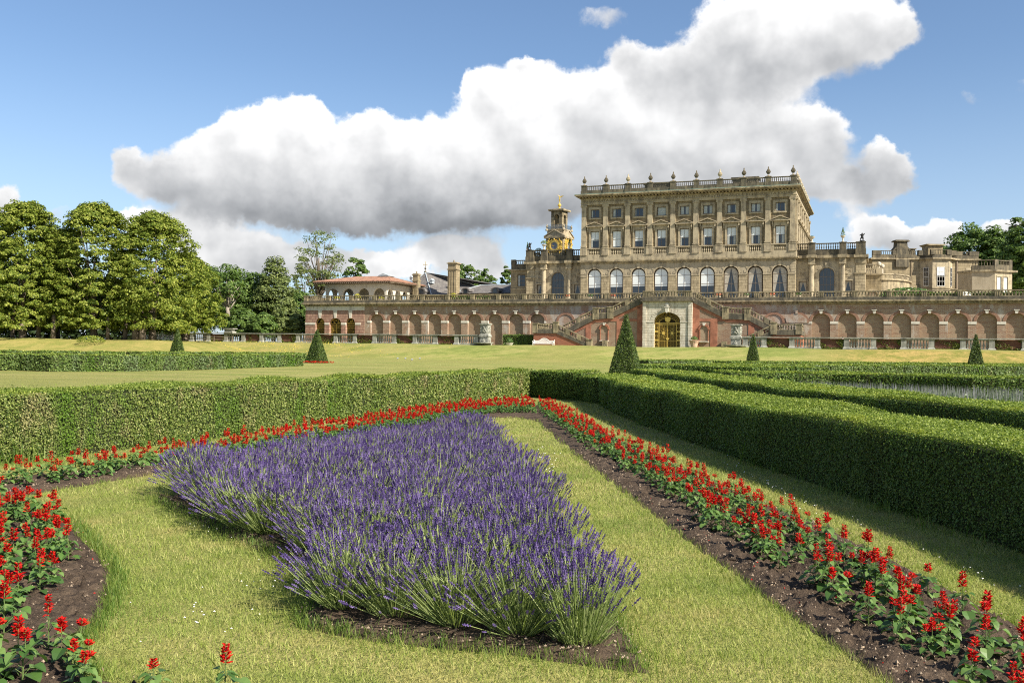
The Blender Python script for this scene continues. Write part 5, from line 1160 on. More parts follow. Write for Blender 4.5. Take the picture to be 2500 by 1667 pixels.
for i in range(n):
    a0 = -pi / 2 + .14 + i * (pi * .56) / n; a1 = a0 + (pi * .56) / n
    def q(a, o): return (cx + (6.0 + o) * math.cos(a), cy + (10.4 + o) * math.sin(a))
    b.prismz([q(a0, -.5), q(a0, 0), q(a1, 0), q(a1, -.5)], 10.4, 15.05); b3.prismz([q(a0, -.6), q(a0, .3), q(a1, .3), q(a1, -.6)], 15.05, 15.3)
    b4.prismz([q(a0, -.3), q(a0, 0), q(a1, 0), q(a1, -.3)], 15.3, 15.42); b4.prismz([q(a0, -.35), q(a0, .05), q(a1, .05), q(a1, -.35)], 16.1, 16.25)
    for j in range(2): a = a0 + (a1 - a0) * (j + .5) / 2; p = q(a, -.15); baluster(b4, p[0], p[1], 15.42, 16.1, .11)
    if i % 5 == 0: p = q(a0, -.15); b4.box(p[0] - .3, p[0] + .3, p[1] - .25, p[1] + .25, 15.3, 16.25)
b.build('curved_wall', 'bathcap', qd); b3.build('curved_cornice', 'bathcap', qd); b4.build('curved_balustrade', 'bath', qd)
b = B(); b.box(-.6, 2.2, 12.2, 14, 15, 17.6); balrun(b, -.6, 2.2, 12.6, 17.6, 18.7, .4); b.build('upper_balustrade', 'bath', qd)
for k, (x, y, z) in enumerate(((1.95, 5.2, 17.2), (2.5, 7.4, 17.0))):
    b = B(); b.lathe([(.2, -1), (.2, .15), (.08, .25), (.1, .4)], 8, (x, y, z)); b.lathe([(.1, .4), (.34, .58), (.42, .85), (.34, 1.1), (.05, 1.25)], 12, (x, y, z)); b.build('ball_finial', 'potstone', qd)
# far right house, square to the camera
P0 = at(2128, 190); rh = thing('stone_house', 'two storey tan stone house with a canted bay and balustrade right of the mansion', 'house', (P0[0], P0[1], 1.8), 0)
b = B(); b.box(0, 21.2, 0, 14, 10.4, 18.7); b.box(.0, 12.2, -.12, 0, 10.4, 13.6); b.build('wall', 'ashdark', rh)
bayp = [(10.8, 0), (12.9, -1.9), (17.0, -1.9), (18.9, 0)]
b = B(); b.prismz([(10.8, .2), (12.9, -1.9), (17.0, -1.9), (18.9, .2)], 10.4, 18.7); b.build('bay', 'bath', rh)
b = B(); b.prismz([(-.4, -.4), (10.6, -.4), (12.7, -2.4), (17.2, -2.4), (19.2, -.4), (21.7, -.4), (21.7, 14), (-.4, 14)], 18.7, 19.0); b.prismz([(10.75, .0), (12.87, -2.0), (17.03, -2.0), (19.0, .0)], 12.9, 13.1); b.box(0, 21.4, -.2, 0, 12.9, 13.1)
b.build('cornice', 'bathcap', rh)
b = B(); b.box(0, 10.8, -.1, .4, 19.0, 20.2); b.prismz([(10.8, .2), (12.9, -1.9), (17.0, -1.9), (18.9, .2), (18.4, .4), (16.8, -1.4), (13.1, -1.4), (11.2, .4)], 19.0, 20.2); b.box(18.9, 21.3, -.1, .4, 19.0, 20.2); b.box(20.9, 21.4, .4, 13, 19, 21.4)
for x0, x1, y in ((0, 1.9, 0), (4.6, 8.4, 0), (19, 19.8, 0), (20.4, 21.4, 0)): b.box(x0, x1, y - .15, y + .4, 20.2, 21.5)
for x, y in ((11.0, 0), (13, -1.75), (16.9, -1.75), (18.7, 0)): b.box(x - .5, x + .5, y - .3, y + .4, 20.2, 21.7)
balrun(b, 1.9, 4.6, .1, 20.2, 21.5, .42); balrun(b, 8.4, 10.6, .1, 20.2, 21.5, .42); balrun(b, 13.5, 16.4, -1.65, 20.2, 21.7, .42); balrun(b, 19.0, 20.4, .1, 20.2, 21.5, .42)
b.build('parapet', 'parapet', rh)
b = B(); b.prism([(5.3, 19.2), (8.2, 19.2), (8.0, 22.6), (7.9, 24.6), (5.6, 24.6), (5.5, 22.6)], -.2, 1.6); b.prism([(4.6, 21.4), (5.5, 21.9), (5.5, 23.0)], -.15, 1.5); b.prism([(8.9, 21.4), (8.0, 23.0), (8.0, 21.9)], -.15, 1.5); b.box(5.1, 8.4, -.5, 1.8, 24.6, 24.9); b.box(5.3, 8.2, -.3, 1.7, 24.9, 25.2); b.box(5.2, 8.3, -.45, 0, 17.2, 18.7)
b.box(9.0, 11.3, 3, 6, 19, 22.6); b.box(8.8, 11.5, 2.8, 6.2, 22.6, 22.9); b.build('chimney', 'parapet', rh)
b = B(); b.box(15.0, 18.6, 4, 7, 19, 24.2); b.prism([(14.4, 24.7), (15.0, 24.2), (18.6, 24.2), (19.2, 24.7)], 3.6, 7.4); b.build('chimney', 'ashdark', rh)
win_arched(rh, 14.95, -1.92, .95, 13.4, 17.2, .45, rise=0, rows=(.25, .5, .75), bars=(.33, .66), frame='whiteframe', name='sash_window')
for px_, s_ in ((11.85, 1), (17.95, -1)):
    tr = (lambda p, x=px_, s_=s_: Vector((x + (p[0]) * .70, -.97 + (-p[0] * .70 * s_) + p[1] * .7 - .03, p[2])))
    win_arched(rh, 0, -.04, .55, 13.4, 17.1, None, rise=0, rows=(.25, .5, .75), bars=(.5,), frame='whiteframe', name='sash_window', xf=tr)
for x in (8.9, 19.25): b = B(); b.tube((x, -.12, 10.4), (x, -.12, 18.6), .07); b.build('drainpipe', 'wframe', rh)
rs = random.Random(2); b = B()
for i in range(9): b.box(20.1 if i % 2 else 20.5, 21.23, -.04, 0, 13.3 + i * .5, 13.3 + i * .5 + .42)
b.build('quoins', 'bath', rh)
for o in KIDS[rh.name]:
    for oo in [o] + KIDS.get(o.name, []):
        for v_ in oo.data.vertices: v_.co.x = float(np.interp(v_.co.x, [-1, 0, 10.8, 12.9, 17.0, 18.9, 21.2, 23], [-1, 0, 9.3, 11.1, 14.4, 16.0, 20.9, 22.7])); v_.co.z = float(np.interp(v_.co.z, [0, 18.7, 19.0, 20.2, 21.7, 25.2], [0, 18.7, 18.98, 19.6, 20.6, 22.6]))
# corner pavilion, turned towards the camera
P1 = at(2428, 178); rp = thing('garden_pavilion', 'small tan stone pavilion with twin sash windows at the far right', 'pavilion', (P1[0], P1[1], 0), .30)
b = B(); b.box(0, 3.9, 0, .3, 10.4, 11.9); b.box(0, .45, 0, .3, 11.9, 17.3); b.box(1.45, 1.95, 0, .3, 11.9, 17.3); b.box(2.95, 3.9, 0, .3, 11.9, 17.3); b.box(.45, 1.45, 0, .3, 16.4, 17.3); b.box(1.95, 2.95, 0, .3, 16.4, 17.3); b.build('front_wall', 'bath', rp)
b = B(); b.prismz([(-3.0, 2.4), (-.002, 0.0), (-.002, 6), (-3.0, 6)], 10.4, 17.3); b.prismz([(3.902, 0), (3.95, 0), (3.95, 6), (3.902, 6)], 10.4, 17.3); b.build('side_wall', 'stucco', rp)
b = B(); b.prismz([(-3.2, 2.2), (-.1, -.4), (4.9, -.4), (4.9, 6), (-3.2, 6)], 17.3, 17.65); b.build('cornice', 'bathcap', rp)
b = B(); b.prismz([(-3.0, 2.4), (0, 0), (4.0, 0), (4.0, 6), (3.7, 6), (3.7, .4), (.1, .4), (-2.9, 2.8)], 17.65, 18.5); b.box(-.05, .8, 0, .5, 18.5, 19.6); b.box(3.3, 4.0, 0, .5, 18.5, 19.6); balrun(b, .8, 3.3, .2, 18.5, 19.5, .34)
for i in range(8): t_ = (i + .5) / 8; baluster(b, -3.0 * t_, .2 + 2.4 * t_, 18.5, 19.4, .13)
b.prismz([(-3.0, 2.3), (0, -.05), (.1, .3), (-2.9, 2.7)], 19.4, 19.55); b.build('parapet', 'parapet', rp)
for x in (.95, 2.45):
    q = B(); q.box(x - .66, x - .5, -.08, .02, 11.9, 16.6); q.box(x + .5, x + .66, -.08, .02, 11.9, 16.6); q.box(x - .5, x + .5, -.08, .02, 16.4, 16.6); q.build('window_surround', 'bath', rp)
    win_arched(rp, x, .14, .5, 12.0, 16.38, .9, rise=0, bars=(.5,), rows=(.25, .5, .75), frame='whiteframe', name='sash_window')
# ------------------------------------------------------------------ trees
def tree(name, label, X, Y, h, cr, mat, seed, trunk_h=4.0, tr=.5, nb_=90, per=110, ls=.38, z0=None, shape='dome', barkm='bark', lean=0, limbs=7, fill=.12, cat='tree', blob=(.16, .28), open_=0.0, group=None):
    """crown of many small leafy masses over a trunk with limbs. cr=(rx,ry), crown from trunk_h to h"""
    rg = np.random.default_rng(seed); z0 = float(gz(X, Y)) if z0 is None else z0
    t = thing(name, label, cat, (X, Y, z0), rg.uniform(0, 6), group)
    rx, ry = cr; zc = (trunk_h + h) / 2; rz = (h - trunk_h) / 2
    d = unit(rg.normal(size=(nb_ * 3, 3))); rad = rg.uniform(.25, 1, nb_ * 3) ** .45
    P_ = d * rad[:, None]
    if shape == 'dome': k_ = np.where(P_[:, 2] < 0, 1.0, 1 - .18 * P_[:, 2]); P_[:, :2] *= k_[:, None]; P_[:, 2] = np.where(P_[:, 2] < 0, P_[:, 2] * 1.0, P_[:, 2])
    if shape == 'cone': w_ = np.clip(1.05 - .75 * (P_[:, 2] * .5 + .5), .12, 1); P_[:, :2] *= w_[:, None]
    if shape == 'skirt':
        zq = rg.uniform(-1, 1, nb_ * 3) ** 1; zq = np.where(rg.uniform(size=nb_ * 3) < .12, rg.uniform(.7, .98, nb_ * 3), zq); pf = np.interp(zq, [-1, -.8, -.3, .2, .6, .85, 1], [.86, 1.0, 1.02, .95, .74, .50, .18]); a_ = rg.uniform(0, 2 * pi, nb_ * 3)
        rr_ = pf * rg.uniform(.10, 1, nb_ * 3) ** .42 * (1 + .13 * np.sin(a_ * 3 + seed + zq * 2) + .11 * np.sin(a_ * 7 + zq * 9 + seed)); zq = zq * (1 - .07 * np.abs(np.sin(a_ * 2.5 + seed))); P_ = np.stack([rr_ * np.cos(a_), rr_ * np.sin(a_), zq], 1)
    P_ = P_[:nb_]; C_ = P_ * (rx, ry, rz) * (1 - blob[0] * .6) + (0, 0, zc); C_[:, 0] += lean * (C_[:, 2] / h)
    C_[:, 2] = np.maximum(C_[:, 2], trunk_h * .75)
    rb = rg.uniform(*blob, nb_) * min(rx, rz)
    dr = unit(rg.normal(size=(nb_, per, 3)).reshape(-1, 3)).reshape(nb_, per, 3); dr[:, :, 2] = np.where(dr[:, :, 2] < -.35, -dr[:, :, 2], dr[:, :, 2])
    rr = rg.uniform(.45, 1.12, (nb_, per, 1)) ** .6
    c = (C_[:, None, :] + dr * rr * rb[:, None, None] * np.array([1.15, 1.15, .75])).reshape(-1, 3)
    out_ = unit(P_)[:, None, :] * .5
    nr = unit((dr + out_ + rg.normal(size=dr.shape) * .55 + (0, 0, .25)).reshape(-1, 3))
    if open_: keep = rg.uniform(size=len(c)) > open_; c = c[keep]; nr = nr[keep]
    tone = np.repeat(rg.normal(0, .10, nb_), per); tone = tone[keep] if open_ else tone
    npmesh('crown', leaves(c, nr, ls * rg.uniform(.6, 1.4, len(c)), rg, .75), 4, mat, t, np.clip(rg.uniform(0, 1, len(c)) * .8 + .1 + tone, 0, 1))
    b = B(); p = Vector((0, 0, -.3)); n = 5; top = trunk_h + (h - trunk_h) * .55; last = p; r = tr
    for i in range(1, n + 1):
        q = Vector((lean * (i / n) * .5 + rg.normal() * .12 * tr, rg.normal() * .12 * tr, top * i / n)); r1 = tr * (1 - .7 * i / n); b.tube(last, q, r * (1.25 if i == 1 else 1), r1, 8); last = q; r = r1
    b.build('trunk', barkm, t, smooth=True)
    b = B()
    idx = rg.choice(nb_, min(nb_, limbs), replace=False)
    for j in idx:
        e = Vector(C_[j]); s_ = Vector((0, 0, min(top * .95, trunk_h * .6 + .35 * e.z * rg.uniform(.4, .9)))); m_ = (s_ + e) / 2 + Vector((rg.normal() * .3, rg.normal() * .3, .3)); b.tube(s_, m_, tr * .3, tr * .2, 5); b.tube(m_, e, tr * .2, tr * .06, 5)
    if limbs: b.build('limbs', barkm, t, smooth=True)
    return t
def tat(px, Y): return (px - 1250) / 2340 * Y
# px, distance, height, crown radii, label
LT = [(-60, 150, 21.3, 9.5, 'broad yellow green lime tree cut off by the left edge of the picture'),
      (55, 146, 21.2, 6.9, 'tall yellow green lime tree nearest the left edge with a rounded top'),
      (138, 158, 18.2, 5.2, 'shorter lime tree filling the gap between the two tallest at the left'),
      (228, 148, 21.4, 7.2, 'tallest domed yellow green lime tree second from the left edge'),
      (372, 150, 20.0, 8.3, 'wide domed lime tree with a flat shoulder beside the left clouds'),
      (452, 158, 14.5, 6.2, 'lower drooping lime tree over the left end of the balustrade')]
for i, (px, Y, h, r, lab) in enumerate(LT):
    tree('lime_tree', lab, tat(px, Y), Y, h, (r, r * .9), 'limeleaf', 20 + i, .7, .5, 900 if h > 17 else 420, 72, .30, None, 'skirt', limbs=8, blob=(.06, .135))
for i, (px, Y, lab) in enumerate(((93, 147, 'pale slim trunk under the lime trees second from the left'), (30, 146, 'pale slim trunk under the lime trees nearest the left edge'), (129, 144.5, 'pale forked trunk standing just in front of the left wood'), (262, 146, 'slim dark trunk left of the shaded white bench'), (305, 148, 'dark trunk in front of the shaded white bench'), (330, 147, 'stout dark trunk just right of the shaded white bench'), (347, 147, 'second stout dark trunk right of the shaded bench'))):
    t = thing('tree_trunk', lab, 'tree trunk', (tat(px, Y), Y, float(gz(tat(px, Y), Y)))); b = B(); rr = (.30, .26, .30, .24, .32, .46, .48)[i]; b.tube((0, 0, -.3), (.1, 0, 2.6), rr * 1.2, rr, 9); b.tube((.1, 0, 2.6), (.0, .2, 3.6), rr, rr * .7, 9); b.tube((.1, 0, 2.0), (-.3, .2, 3.2), rr * .5, rr * .3, 7); b.build('trunk', 'bark', t, smooth=True)
tree('dead_tree', 'old half dead tree with a pale bare trunk behind the left balustrade', tat(556, 186), 186, 14.5, (3.8, 3.2), 'darkleaf', 41, 7.5, .62, 40, 60, .4, barkm='deadwood', limbs=16, open_=.3, z0=2.4)
for i, (px, Y, h, rx, mat, shp, lab, tb) in enumerate([
    (500, 192, 16.5, 6.0, 'darkleaf', 'dome', 'dark leafy tree with a ragged top right of the lime trees', 2),
    (560, 200, 17.0, 6.5, 'darkleaf', 'dome', 'dark green tree crown just behind the half dead trunk', 2),
    (612, 200, 15.5, 6.0, 'darkleaf', 'dome', 'mid green bushy tree between the dead trunk and the conical tree', 2),
    (668, 196, 18.0, 6.2, 'coneleaf', 'cone', 'dense conical olive green tree left of the loggia', 1),
    (725, 215, 13.0, 5.0, 'darkleaf', 'dome', 'low dark tree close behind the left end of the loggia', 1),
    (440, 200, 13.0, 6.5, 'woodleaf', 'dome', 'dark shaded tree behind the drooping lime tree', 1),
    (640, 178, 6.0, 3.2, 'darkleaf', 'dome', 'small dark shrub like tree at the foot of the conical tree', .5),
    (590, 184, 6.8, 4.0, 'darkleaf', 'dome', 'low bright edged tree beside the dead trunk foot', .5),
    (700, 190, 7.5, 3.5, 'coneleaf', 'dome', 'low olive tree touching the corner of the brick terrace', .5)]):
    tree('dark_tree' if mat != 'coneleaf' else 'conical_tree', lab, tat(px, Y), Y, h, (rx, rx * .85), mat, 60 + i, tb, .4, 130, 110, .42, 2.0, shp, limbs=5)
tree('airy_tree', 'tall airy pale green tree with visible branches behind the loggia', tat(776, 240), 240, 29.5, (7.6, 6.0), 'airyleaf', 77, 12, .5, 110, 48, .42, shape='dome', limbs=60, z0=2.4, blob=(.10, .19), open_=.25)
tree('airy_tree', 'pale green lower branches of a tree left behind the loggia roof', tat(742, 232), 232, 20.0, (3.6, 4.0), 'airyleaf', 78, 8, .3, 50, 46, .42, shape='dome', limbs=18, z0=2.4, blob=(.10, .19), open_=.2)
for i, (px, Y, h, rx, lab) in enumerate([(866, 262, 24.5, 4.0, 'rounded treetop showing just above the red tiled roof'), (1140, 250, 22.5, 4.4, 'dark treetop between the tall chimney and the mansion annex'), (1185, 262, 21.5, 3.4, 'low treetop left of the mansion annex'), (1236, 230, 20.0, 1.8, 'thin leafy branch beside the mansion annex wall')]):
    tree('distant_tree', lab, tat(px, Y), Y, h, (rx, rx), 'darkleaf', 90 + i, h * .55, .4, 46, 90, .5, limbs=6, z0=2.4, open_=.1)
for i, (px, Y, h, rx, lab) in enumerate([(2375, 232, 32.0, 7.6, 'big dark green tree behind the chimneys of the right stone house'), (2432, 226, 30.0, 6.2, 'dark green tree behind the small pavilion at the right'), (2502, 205, 30.5, 5.6, 'tall dark tree cut off by the right edge of the picture'), (2492, 212, 23.0, 5.5, 'lower mid green tree at the right edge behind the pavilion'), (2300, 250, 29.5, 3.0, 'small treetop beside the right stone house chimney'), (2405, 240, 26, 9, 'dense tree filling in behind the right stone house')]):
    tree('dark_tree', lab, tat(px, Y), Y, h, (rx, rx), 'darkleaf', 110 + i, h * .35, .6, 150, 110, .55, limbs=8, z0=2.4)
b_ = hthing('fig_bush', 'leafy green bush against the low curved wing right of the mansion', 'bush', 37.5, 17, 10.42); bushmesh('foliage', 3.4, 2.6, 900, .4, b_, 'salvialeaf'); b_.scale = (1.3, .5, 1)
# shaded wood behind the limes (nobody could count it)
rgw = np.random.default_rng(9); n = 26000
x = rgw.uniform(-125, -64, n); z = rgw.uniform(0, 1, n) ** .8 * 12 + 1.8; y = 176 + rgw.uniform(0, 9, n)
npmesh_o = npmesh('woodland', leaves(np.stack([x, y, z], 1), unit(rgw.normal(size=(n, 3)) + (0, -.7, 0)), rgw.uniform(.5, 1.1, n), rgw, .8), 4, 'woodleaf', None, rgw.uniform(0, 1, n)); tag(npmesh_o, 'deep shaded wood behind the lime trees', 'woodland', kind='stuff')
for k, (xw, yw, lab) in enumerate(((-80, 165, 'dark shrubbery under the limes at the left'), (-62, 168, 'dark undergrowth beside the shaded bench'))):
    pass
t = thing('undergrowth', 'bright green leafy shrub at the foot of the second lime tree', 'shrub', (tat(222, 139), 139, 1.6)); bushmesh('foliage', 1.9, 1.3, 700, .2, t, 'limeleaf')
# low post and rail fence under the trees
t = thing('rail_fence', 'low wooden rail fence in the shade behind the white bench', 'fence', (-74, 166, 2.2)); b = B()
for i in range(9): b.box(i * 3.2 - .06, i * 3.2 + .06, -.06, .06, 0, 1.2)
b.build('posts', 'bark', t); b = B(); b.box(0, 25.6, .06, .1, 1.0, 1.1); b.box(0, 25.6, .06, .1, .55, .63); b.build('rails', 'bark', t)
# ------------------------------------------------------------------ topiary pyramids
def topiary(label, X, Y, h, w_, dens, ls, rz=0):
    t = thing('topiary_pyramid', label, 'topiary', (X, Y, 0), rz, 'clipped yew pyramids'); n = int(w_ * h * 2 * dens); rg = np.random.default_rng(int(Y)); sd = rg.integers(0, 4, n)
    tt = 1 - np.sqrt(rg.uniform(0, 1, n)); s_ = rg.uniform(-1, 1, n); hwid = w_ / 2 * (1 - tt) * (1 - .0 * tt) + .06
    a = sd * pi / 2; rad = hwid * (1.0 + rg.normal(0, .02, n)); px = s_ * hwid; c = np.stack([np.cos(a) * rad - np.sin(a) * px, np.sin(a) * rad + np.cos(a) * px, tt * h + rg.normal(0, .02, n)], 1)
    rdg = np.maximum(0, np.abs(s_) - .82); c[:, :2] *= (1 - rdg * .55)[:, None]
    nr = unit(np.stack([np.cos(a), np.sin(a), np.full(n, .28)], 1) + rg.normal(size=(n, 3)) * .5)
    npmesh('foliage', leaves(c, nr, ls * rg.uniform(.6, 1.4, n), rg, .6), 4, 'yew', t, rg.uniform(0, 1, n))
    b = B(); b.lathe([(w_ / 2 * .93, 0), (.03, h * .97)], square=True); b.build('twigs', 'hedgecore', t); b = B(); b.lathe([(.09, -.05), (.08, .3)], 8); b.build('trunk', 'bark', t); return t
topiary('largest dark yew pyramid standing behind the corner of the right hedge', 6.3, 53.0, 3.72, 1.62, 900, .075, -.42)
topiary('yew pyramid ringed with red flowers right of the far left hedge', -20.3, 99.8, 3.55, 1.78, 420, .12, -.42)
topiary('yew pyramid farthest left, before the end of the balustrade', -37.0, 106, 3.6, 1.45, 380, .12, -.42)
topiary('yew pyramid standing on the bank right of the gilded gate', 23.9, 95, 3.6, 1.35, 420, .12, -.42)
topiary('yew pyramid farthest right before the balustrade', 40.9, 84.5, 3.65, 1.5, 420, .11, -.42)
# ring of small red flowers round the second pyramid
rgf = np.random.default_rng(31); n = 420; xx = rgf.uniform(-1.0, 1.7, n); yy = rgf.uniform(-.2, .2, n)
c = np.stack([-20.3 + xx * 1.25, 98.2 + yy + xx * -.1, rgf.uniform(.05, .22, n)], 1)
o = npmesh('red_flower_strip', leaves(c, unit(rgf.normal(size=(n, 3)) + (0, -.3, .6)), rgf.uniform(.05, .12, n), rgf), 4, 'salviared', None, rgf.uniform(0, 1, n)); tag(o, 'strip of small red bedding flowers at the foot of the left yew pyramid', 'flowers', kind='stuff')
# ------------------------------------------------------------------ parterre hedges (footprints walked along their front face)
def hedge(name, label, line, th, h, mats, lsf=1.0, dens=1.0, closed_ends=True, seed=1, z0=0.0):
    """line: points of the visible face, thickness th to the far side (left-hand normal if th>0)"""
    rg = np.random.default_rng(seed); t = thing(name, label, 'hedge', (0, 0, 0)); L = [Vector((p[0], p[1], 0)) for p in line]; n = len(L); back = []
    for i in range(n):
        d0 = (L[i] - L[i - 1]).normalized() if i else (L[1] - L[0]).normalized(); d1 = (L[i + 1] - L[i]).normalized() if i < n - 1 else d0
        nn0 = Vector((-d0.y, d0.x, 0)); nn1 = Vector((-d1.y, d1.x, 0)); m_ = (nn0 + nn1).normalized(); back.append(L[i] + m_ * th / max(.45, m_.dot(nn0)))
    b = B(); ins = .05
    for i in range(n - 1):
        f0, f1, k0, k1 = L[i], L[i + 1], back[i], back[i + 1]
        f0, k0 = f0 + (k0 - f0) * ins / abs(th), k0 + (f0 - k0) * ins / abs(th); f1, k1 = f1 + (k1 - f1) * ins / abs(th), k1 + (f1 - k1) * ins / abs(th); hh = h - .05
        b.face([(f0.x, f0.y, z0), (f1.x, f1.y, z0), (f1.x, f1.y, hh), (f0.x, f0.y, hh)]); b.face([(k0.x, k0.y, z0), (k0.x, k0.y, hh), (k1.x, k1.y, hh), (k1.x, k1.y, z0)]); b.face([(f0.x, f0.y, hh), (f1.x, f1.y, hh), (k1.x, k1.y, hh), (k0.x, k0.y, hh)])
        if i == 0: b.face([(f0.x, f0.y, z0), (f0.x, f0.y, hh), (k0.x, k0.y, hh), (k0.x, k0.y, z0)])
        if i == n - 2: b.face([(f1.x, f1.y, z0), (k1.x, k1.y, z0), (k1.x, k1.y, hh), (f1.x, f1.y, hh)])
    b.build('twigs', 'hedgecore', t)
    CC = {0: [], 1: []}; NN = {0: [], 1: []}; SS = {0: [], 1: []}
    quads = []
    for i in range(n - 1):
        quads.append((0, L[i], L[i + 1], None)); quads.append((1, L[i], L[i + 1], (back[i], back[i + 1]))); quads.append((2, back[i], back[i + 1], None))
    quads.append((3, L[0], back[0], None)); quads.append((3, L[-1], back[-1], None))
    for kind, A_, B_, bk in quads:
        ln = (B_ - A_).length; segn = max(1, int(ln / 1.5))
        for j in range(segn):
            p0 = A_.lerp(B_, j / segn); p1 = A_.lerp(B_, (j + 1) / segn); mid_ = (p0 + p1) / 2; dist = math.hypot(mid_.x, mid_.y)
            if kind == 2 and dist > 25: continue
            ls = max(.021, .0017 * dist) * lsf; area = (p1 - p0).length * (h if kind != 1 else abs(th)); cov = 1.9 if kind != 1 else 1.7
            m_ = int(area * cov * dens / (ls * ls * .42)); 
            if kind == 2: m_ //= 3
            if m_ <= 0: continue
            r = rg.uniform(size=(m_, 3)); dv = unit(np.array([[p1.x - p0.x, p1.y - p0.y, 0.]]))[0]; nv = np.array([-dv[1], dv[0], 0]) * (1 if th > 0 else -1)
            base = np.array([p0.x, p0.y, 0]) + r[:, :1] * np.array([p1.x - p0.x, p1.y - p0.y, 0])
            if kind == 1:
                q0 = bk[0].lerp(bk[1], j / segn); q1 = bk[0].lerp(bk[1], (j + 1) / segn); bb_ = np.array([q0.x, q0.y, 0]) + r[:, :1] * np.array([q1.x - q0.x, q1.y - q0.y, 0])
                c = base + (bb_ - base) * r[:, 1:2]; und = .028 * np.sin(c[:, 0] * 2.3 + c[:, 1]) + .022 * np.sin(c[:, 1] * 1.9 + c[:, 0]); c[:, 2] = h + und + rg.normal(0, .018, m_) + .06 * (rg.uniform(size=m_) > .985) * rg.uniform(size=m_); nn = np.tile((0, 0, 1.), (m_, 1)); key = 1
            else:
                c = base.copy(); hh = r[:, 1] * h; c[:, 2] = z0 + hh; sg = -1 if kind == 0 else 1
                off = rg.normal(0, .032, m_) - .035 * np.maximum(0, (hh / h - .86) / .14) + .03 * np.sin(c[:, 0] * 1.7 + c[:, 1] * 1.9) - .02 * (hh < .08)
                if kind == 3: sgn = -1 if A_ is L[0] else 1; nvv = np.array([L[0].x - L[1].x, L[0].y - L[1].y, 0]) if A_ is L[0] else np.array([L[-1].x - L[-2].x, L[-1].y - L[-2].y, 0]); nvv = nvv / np.linalg.norm(nvv); c += nvv * off[:, None]; nn = np.tile(nvv, (m_, 1))
                else: c += nv * sg * off[:, None]; nn = np.tile(nv * sg, (m_, 1))
                key = 0
            nn = unit(nn + rg.normal(size=(m_, 3)) * .62 + (0, 0, .15)); CC[key].append(c); NN[key].append(nn); SS[key].append(ls * rg.uniform(.6, 1.45, m_))
    for key in (0, 1):
        c = np.concatenate(CC[key]); nn = np.concatenate(NN[key]); s_ = np.concatenate(SS[key])
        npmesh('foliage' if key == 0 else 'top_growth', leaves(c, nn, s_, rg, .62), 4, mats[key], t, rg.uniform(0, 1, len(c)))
    return t
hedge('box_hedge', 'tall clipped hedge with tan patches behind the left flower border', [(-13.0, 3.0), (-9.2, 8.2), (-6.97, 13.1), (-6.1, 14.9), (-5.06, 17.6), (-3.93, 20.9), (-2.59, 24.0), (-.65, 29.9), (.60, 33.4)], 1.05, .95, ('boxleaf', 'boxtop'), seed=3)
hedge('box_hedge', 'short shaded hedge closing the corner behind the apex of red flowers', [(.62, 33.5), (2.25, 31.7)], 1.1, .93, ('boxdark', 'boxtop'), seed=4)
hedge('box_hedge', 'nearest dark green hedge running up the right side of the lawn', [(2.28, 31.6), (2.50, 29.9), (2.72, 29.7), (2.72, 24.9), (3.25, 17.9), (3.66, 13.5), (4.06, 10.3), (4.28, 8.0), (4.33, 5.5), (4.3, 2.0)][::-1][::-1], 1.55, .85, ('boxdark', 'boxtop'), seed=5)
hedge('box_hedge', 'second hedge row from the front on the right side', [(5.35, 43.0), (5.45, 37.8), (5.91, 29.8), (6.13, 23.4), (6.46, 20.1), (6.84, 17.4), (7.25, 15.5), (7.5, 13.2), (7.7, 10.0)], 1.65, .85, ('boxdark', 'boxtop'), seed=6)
hedge('box_hedge', 'third hedge row on the right with a shaded notch behind grey flowers', [(8.6, 37.6), (12.7, 38.0), (15.3, 36.3), (16.6, 34.6), (18.6, 34.0), (23.0, 32.2), (29, 30)], 2.3, .87, ('boxdark', 'boxtop'), seed=7, dens=.9)
hedge('box_hedge', 'low dark hedge end behind the foot of the largest yew pyramid', [(6.7, 54.0), (9.2, 54.6), (13.0, 52.0), (17.5, 53)], 2.6, .88, ('boxdark', 'boxtop'), seed=8)
hedge('box_hedge', 'far patchwork green hedge on the right in front of the bank', [(12.8, 58.0), (20.5, 63.0), (29.0, 68.5), (38.5, 72.0)], 3.0, .9, ('boxfar', 'boxtop'), seed=9)
hedge('box_hedge', 'dark notched hedge at the far right edge of the parterre', [(37.2, 74.8), (41.2, 71.2), (46, 74), (70, 78)], 3.0, .92, ('boxdark', 'boxtop'), seed=10)
hedge('box_hedge', 'thin far hedge left of the right hand bank pyramid', [(12.0, 84), (19.3, 88.5)], 3, .88, ('boxfar', 'boxtop'), seed=11)
hedge('box_hedge', 'thin far hedge in front of the right hand bank pyramid', [(18.4, 80), (29.6, 86)], 2.5, .88, ('boxfar', 'boxtop'), seed=12)
hedge('box_hedge', 'farthest thin hedge line below the right bank', [(29.0, 82.5), (37, 86.5), (58, 92)], 2.5, .9, ('boxfar', 'boxtop'), seed=13)
hedge('box_hedge', 'long low hedge with green patches across the lawn at the far left', [(-44, 53.5), (-29.6, 57.5), (-27.2, 56.6), (-23.9, 58.6), (-20.9, 65.3), (-18.1, 83.1)], 2.4, 1.0, ('boxfar', 'boxtop'), seed=14)
hedge('box_hedge', 'thin farther hedge in front of the far left yew pyramid', [(-35.7, 92), (-29.5, 103), (-24, 112)], 2.0, .95, ('boxfar', 'boxtop'), seed=15)
hedge('box_hedge', 'thin hedge line behind the far left hedge', [(-62, 84), (-43, 88), (-36.5, 90)], 2.0, .95, ('boxfar', 'boxtop'), seed=16)
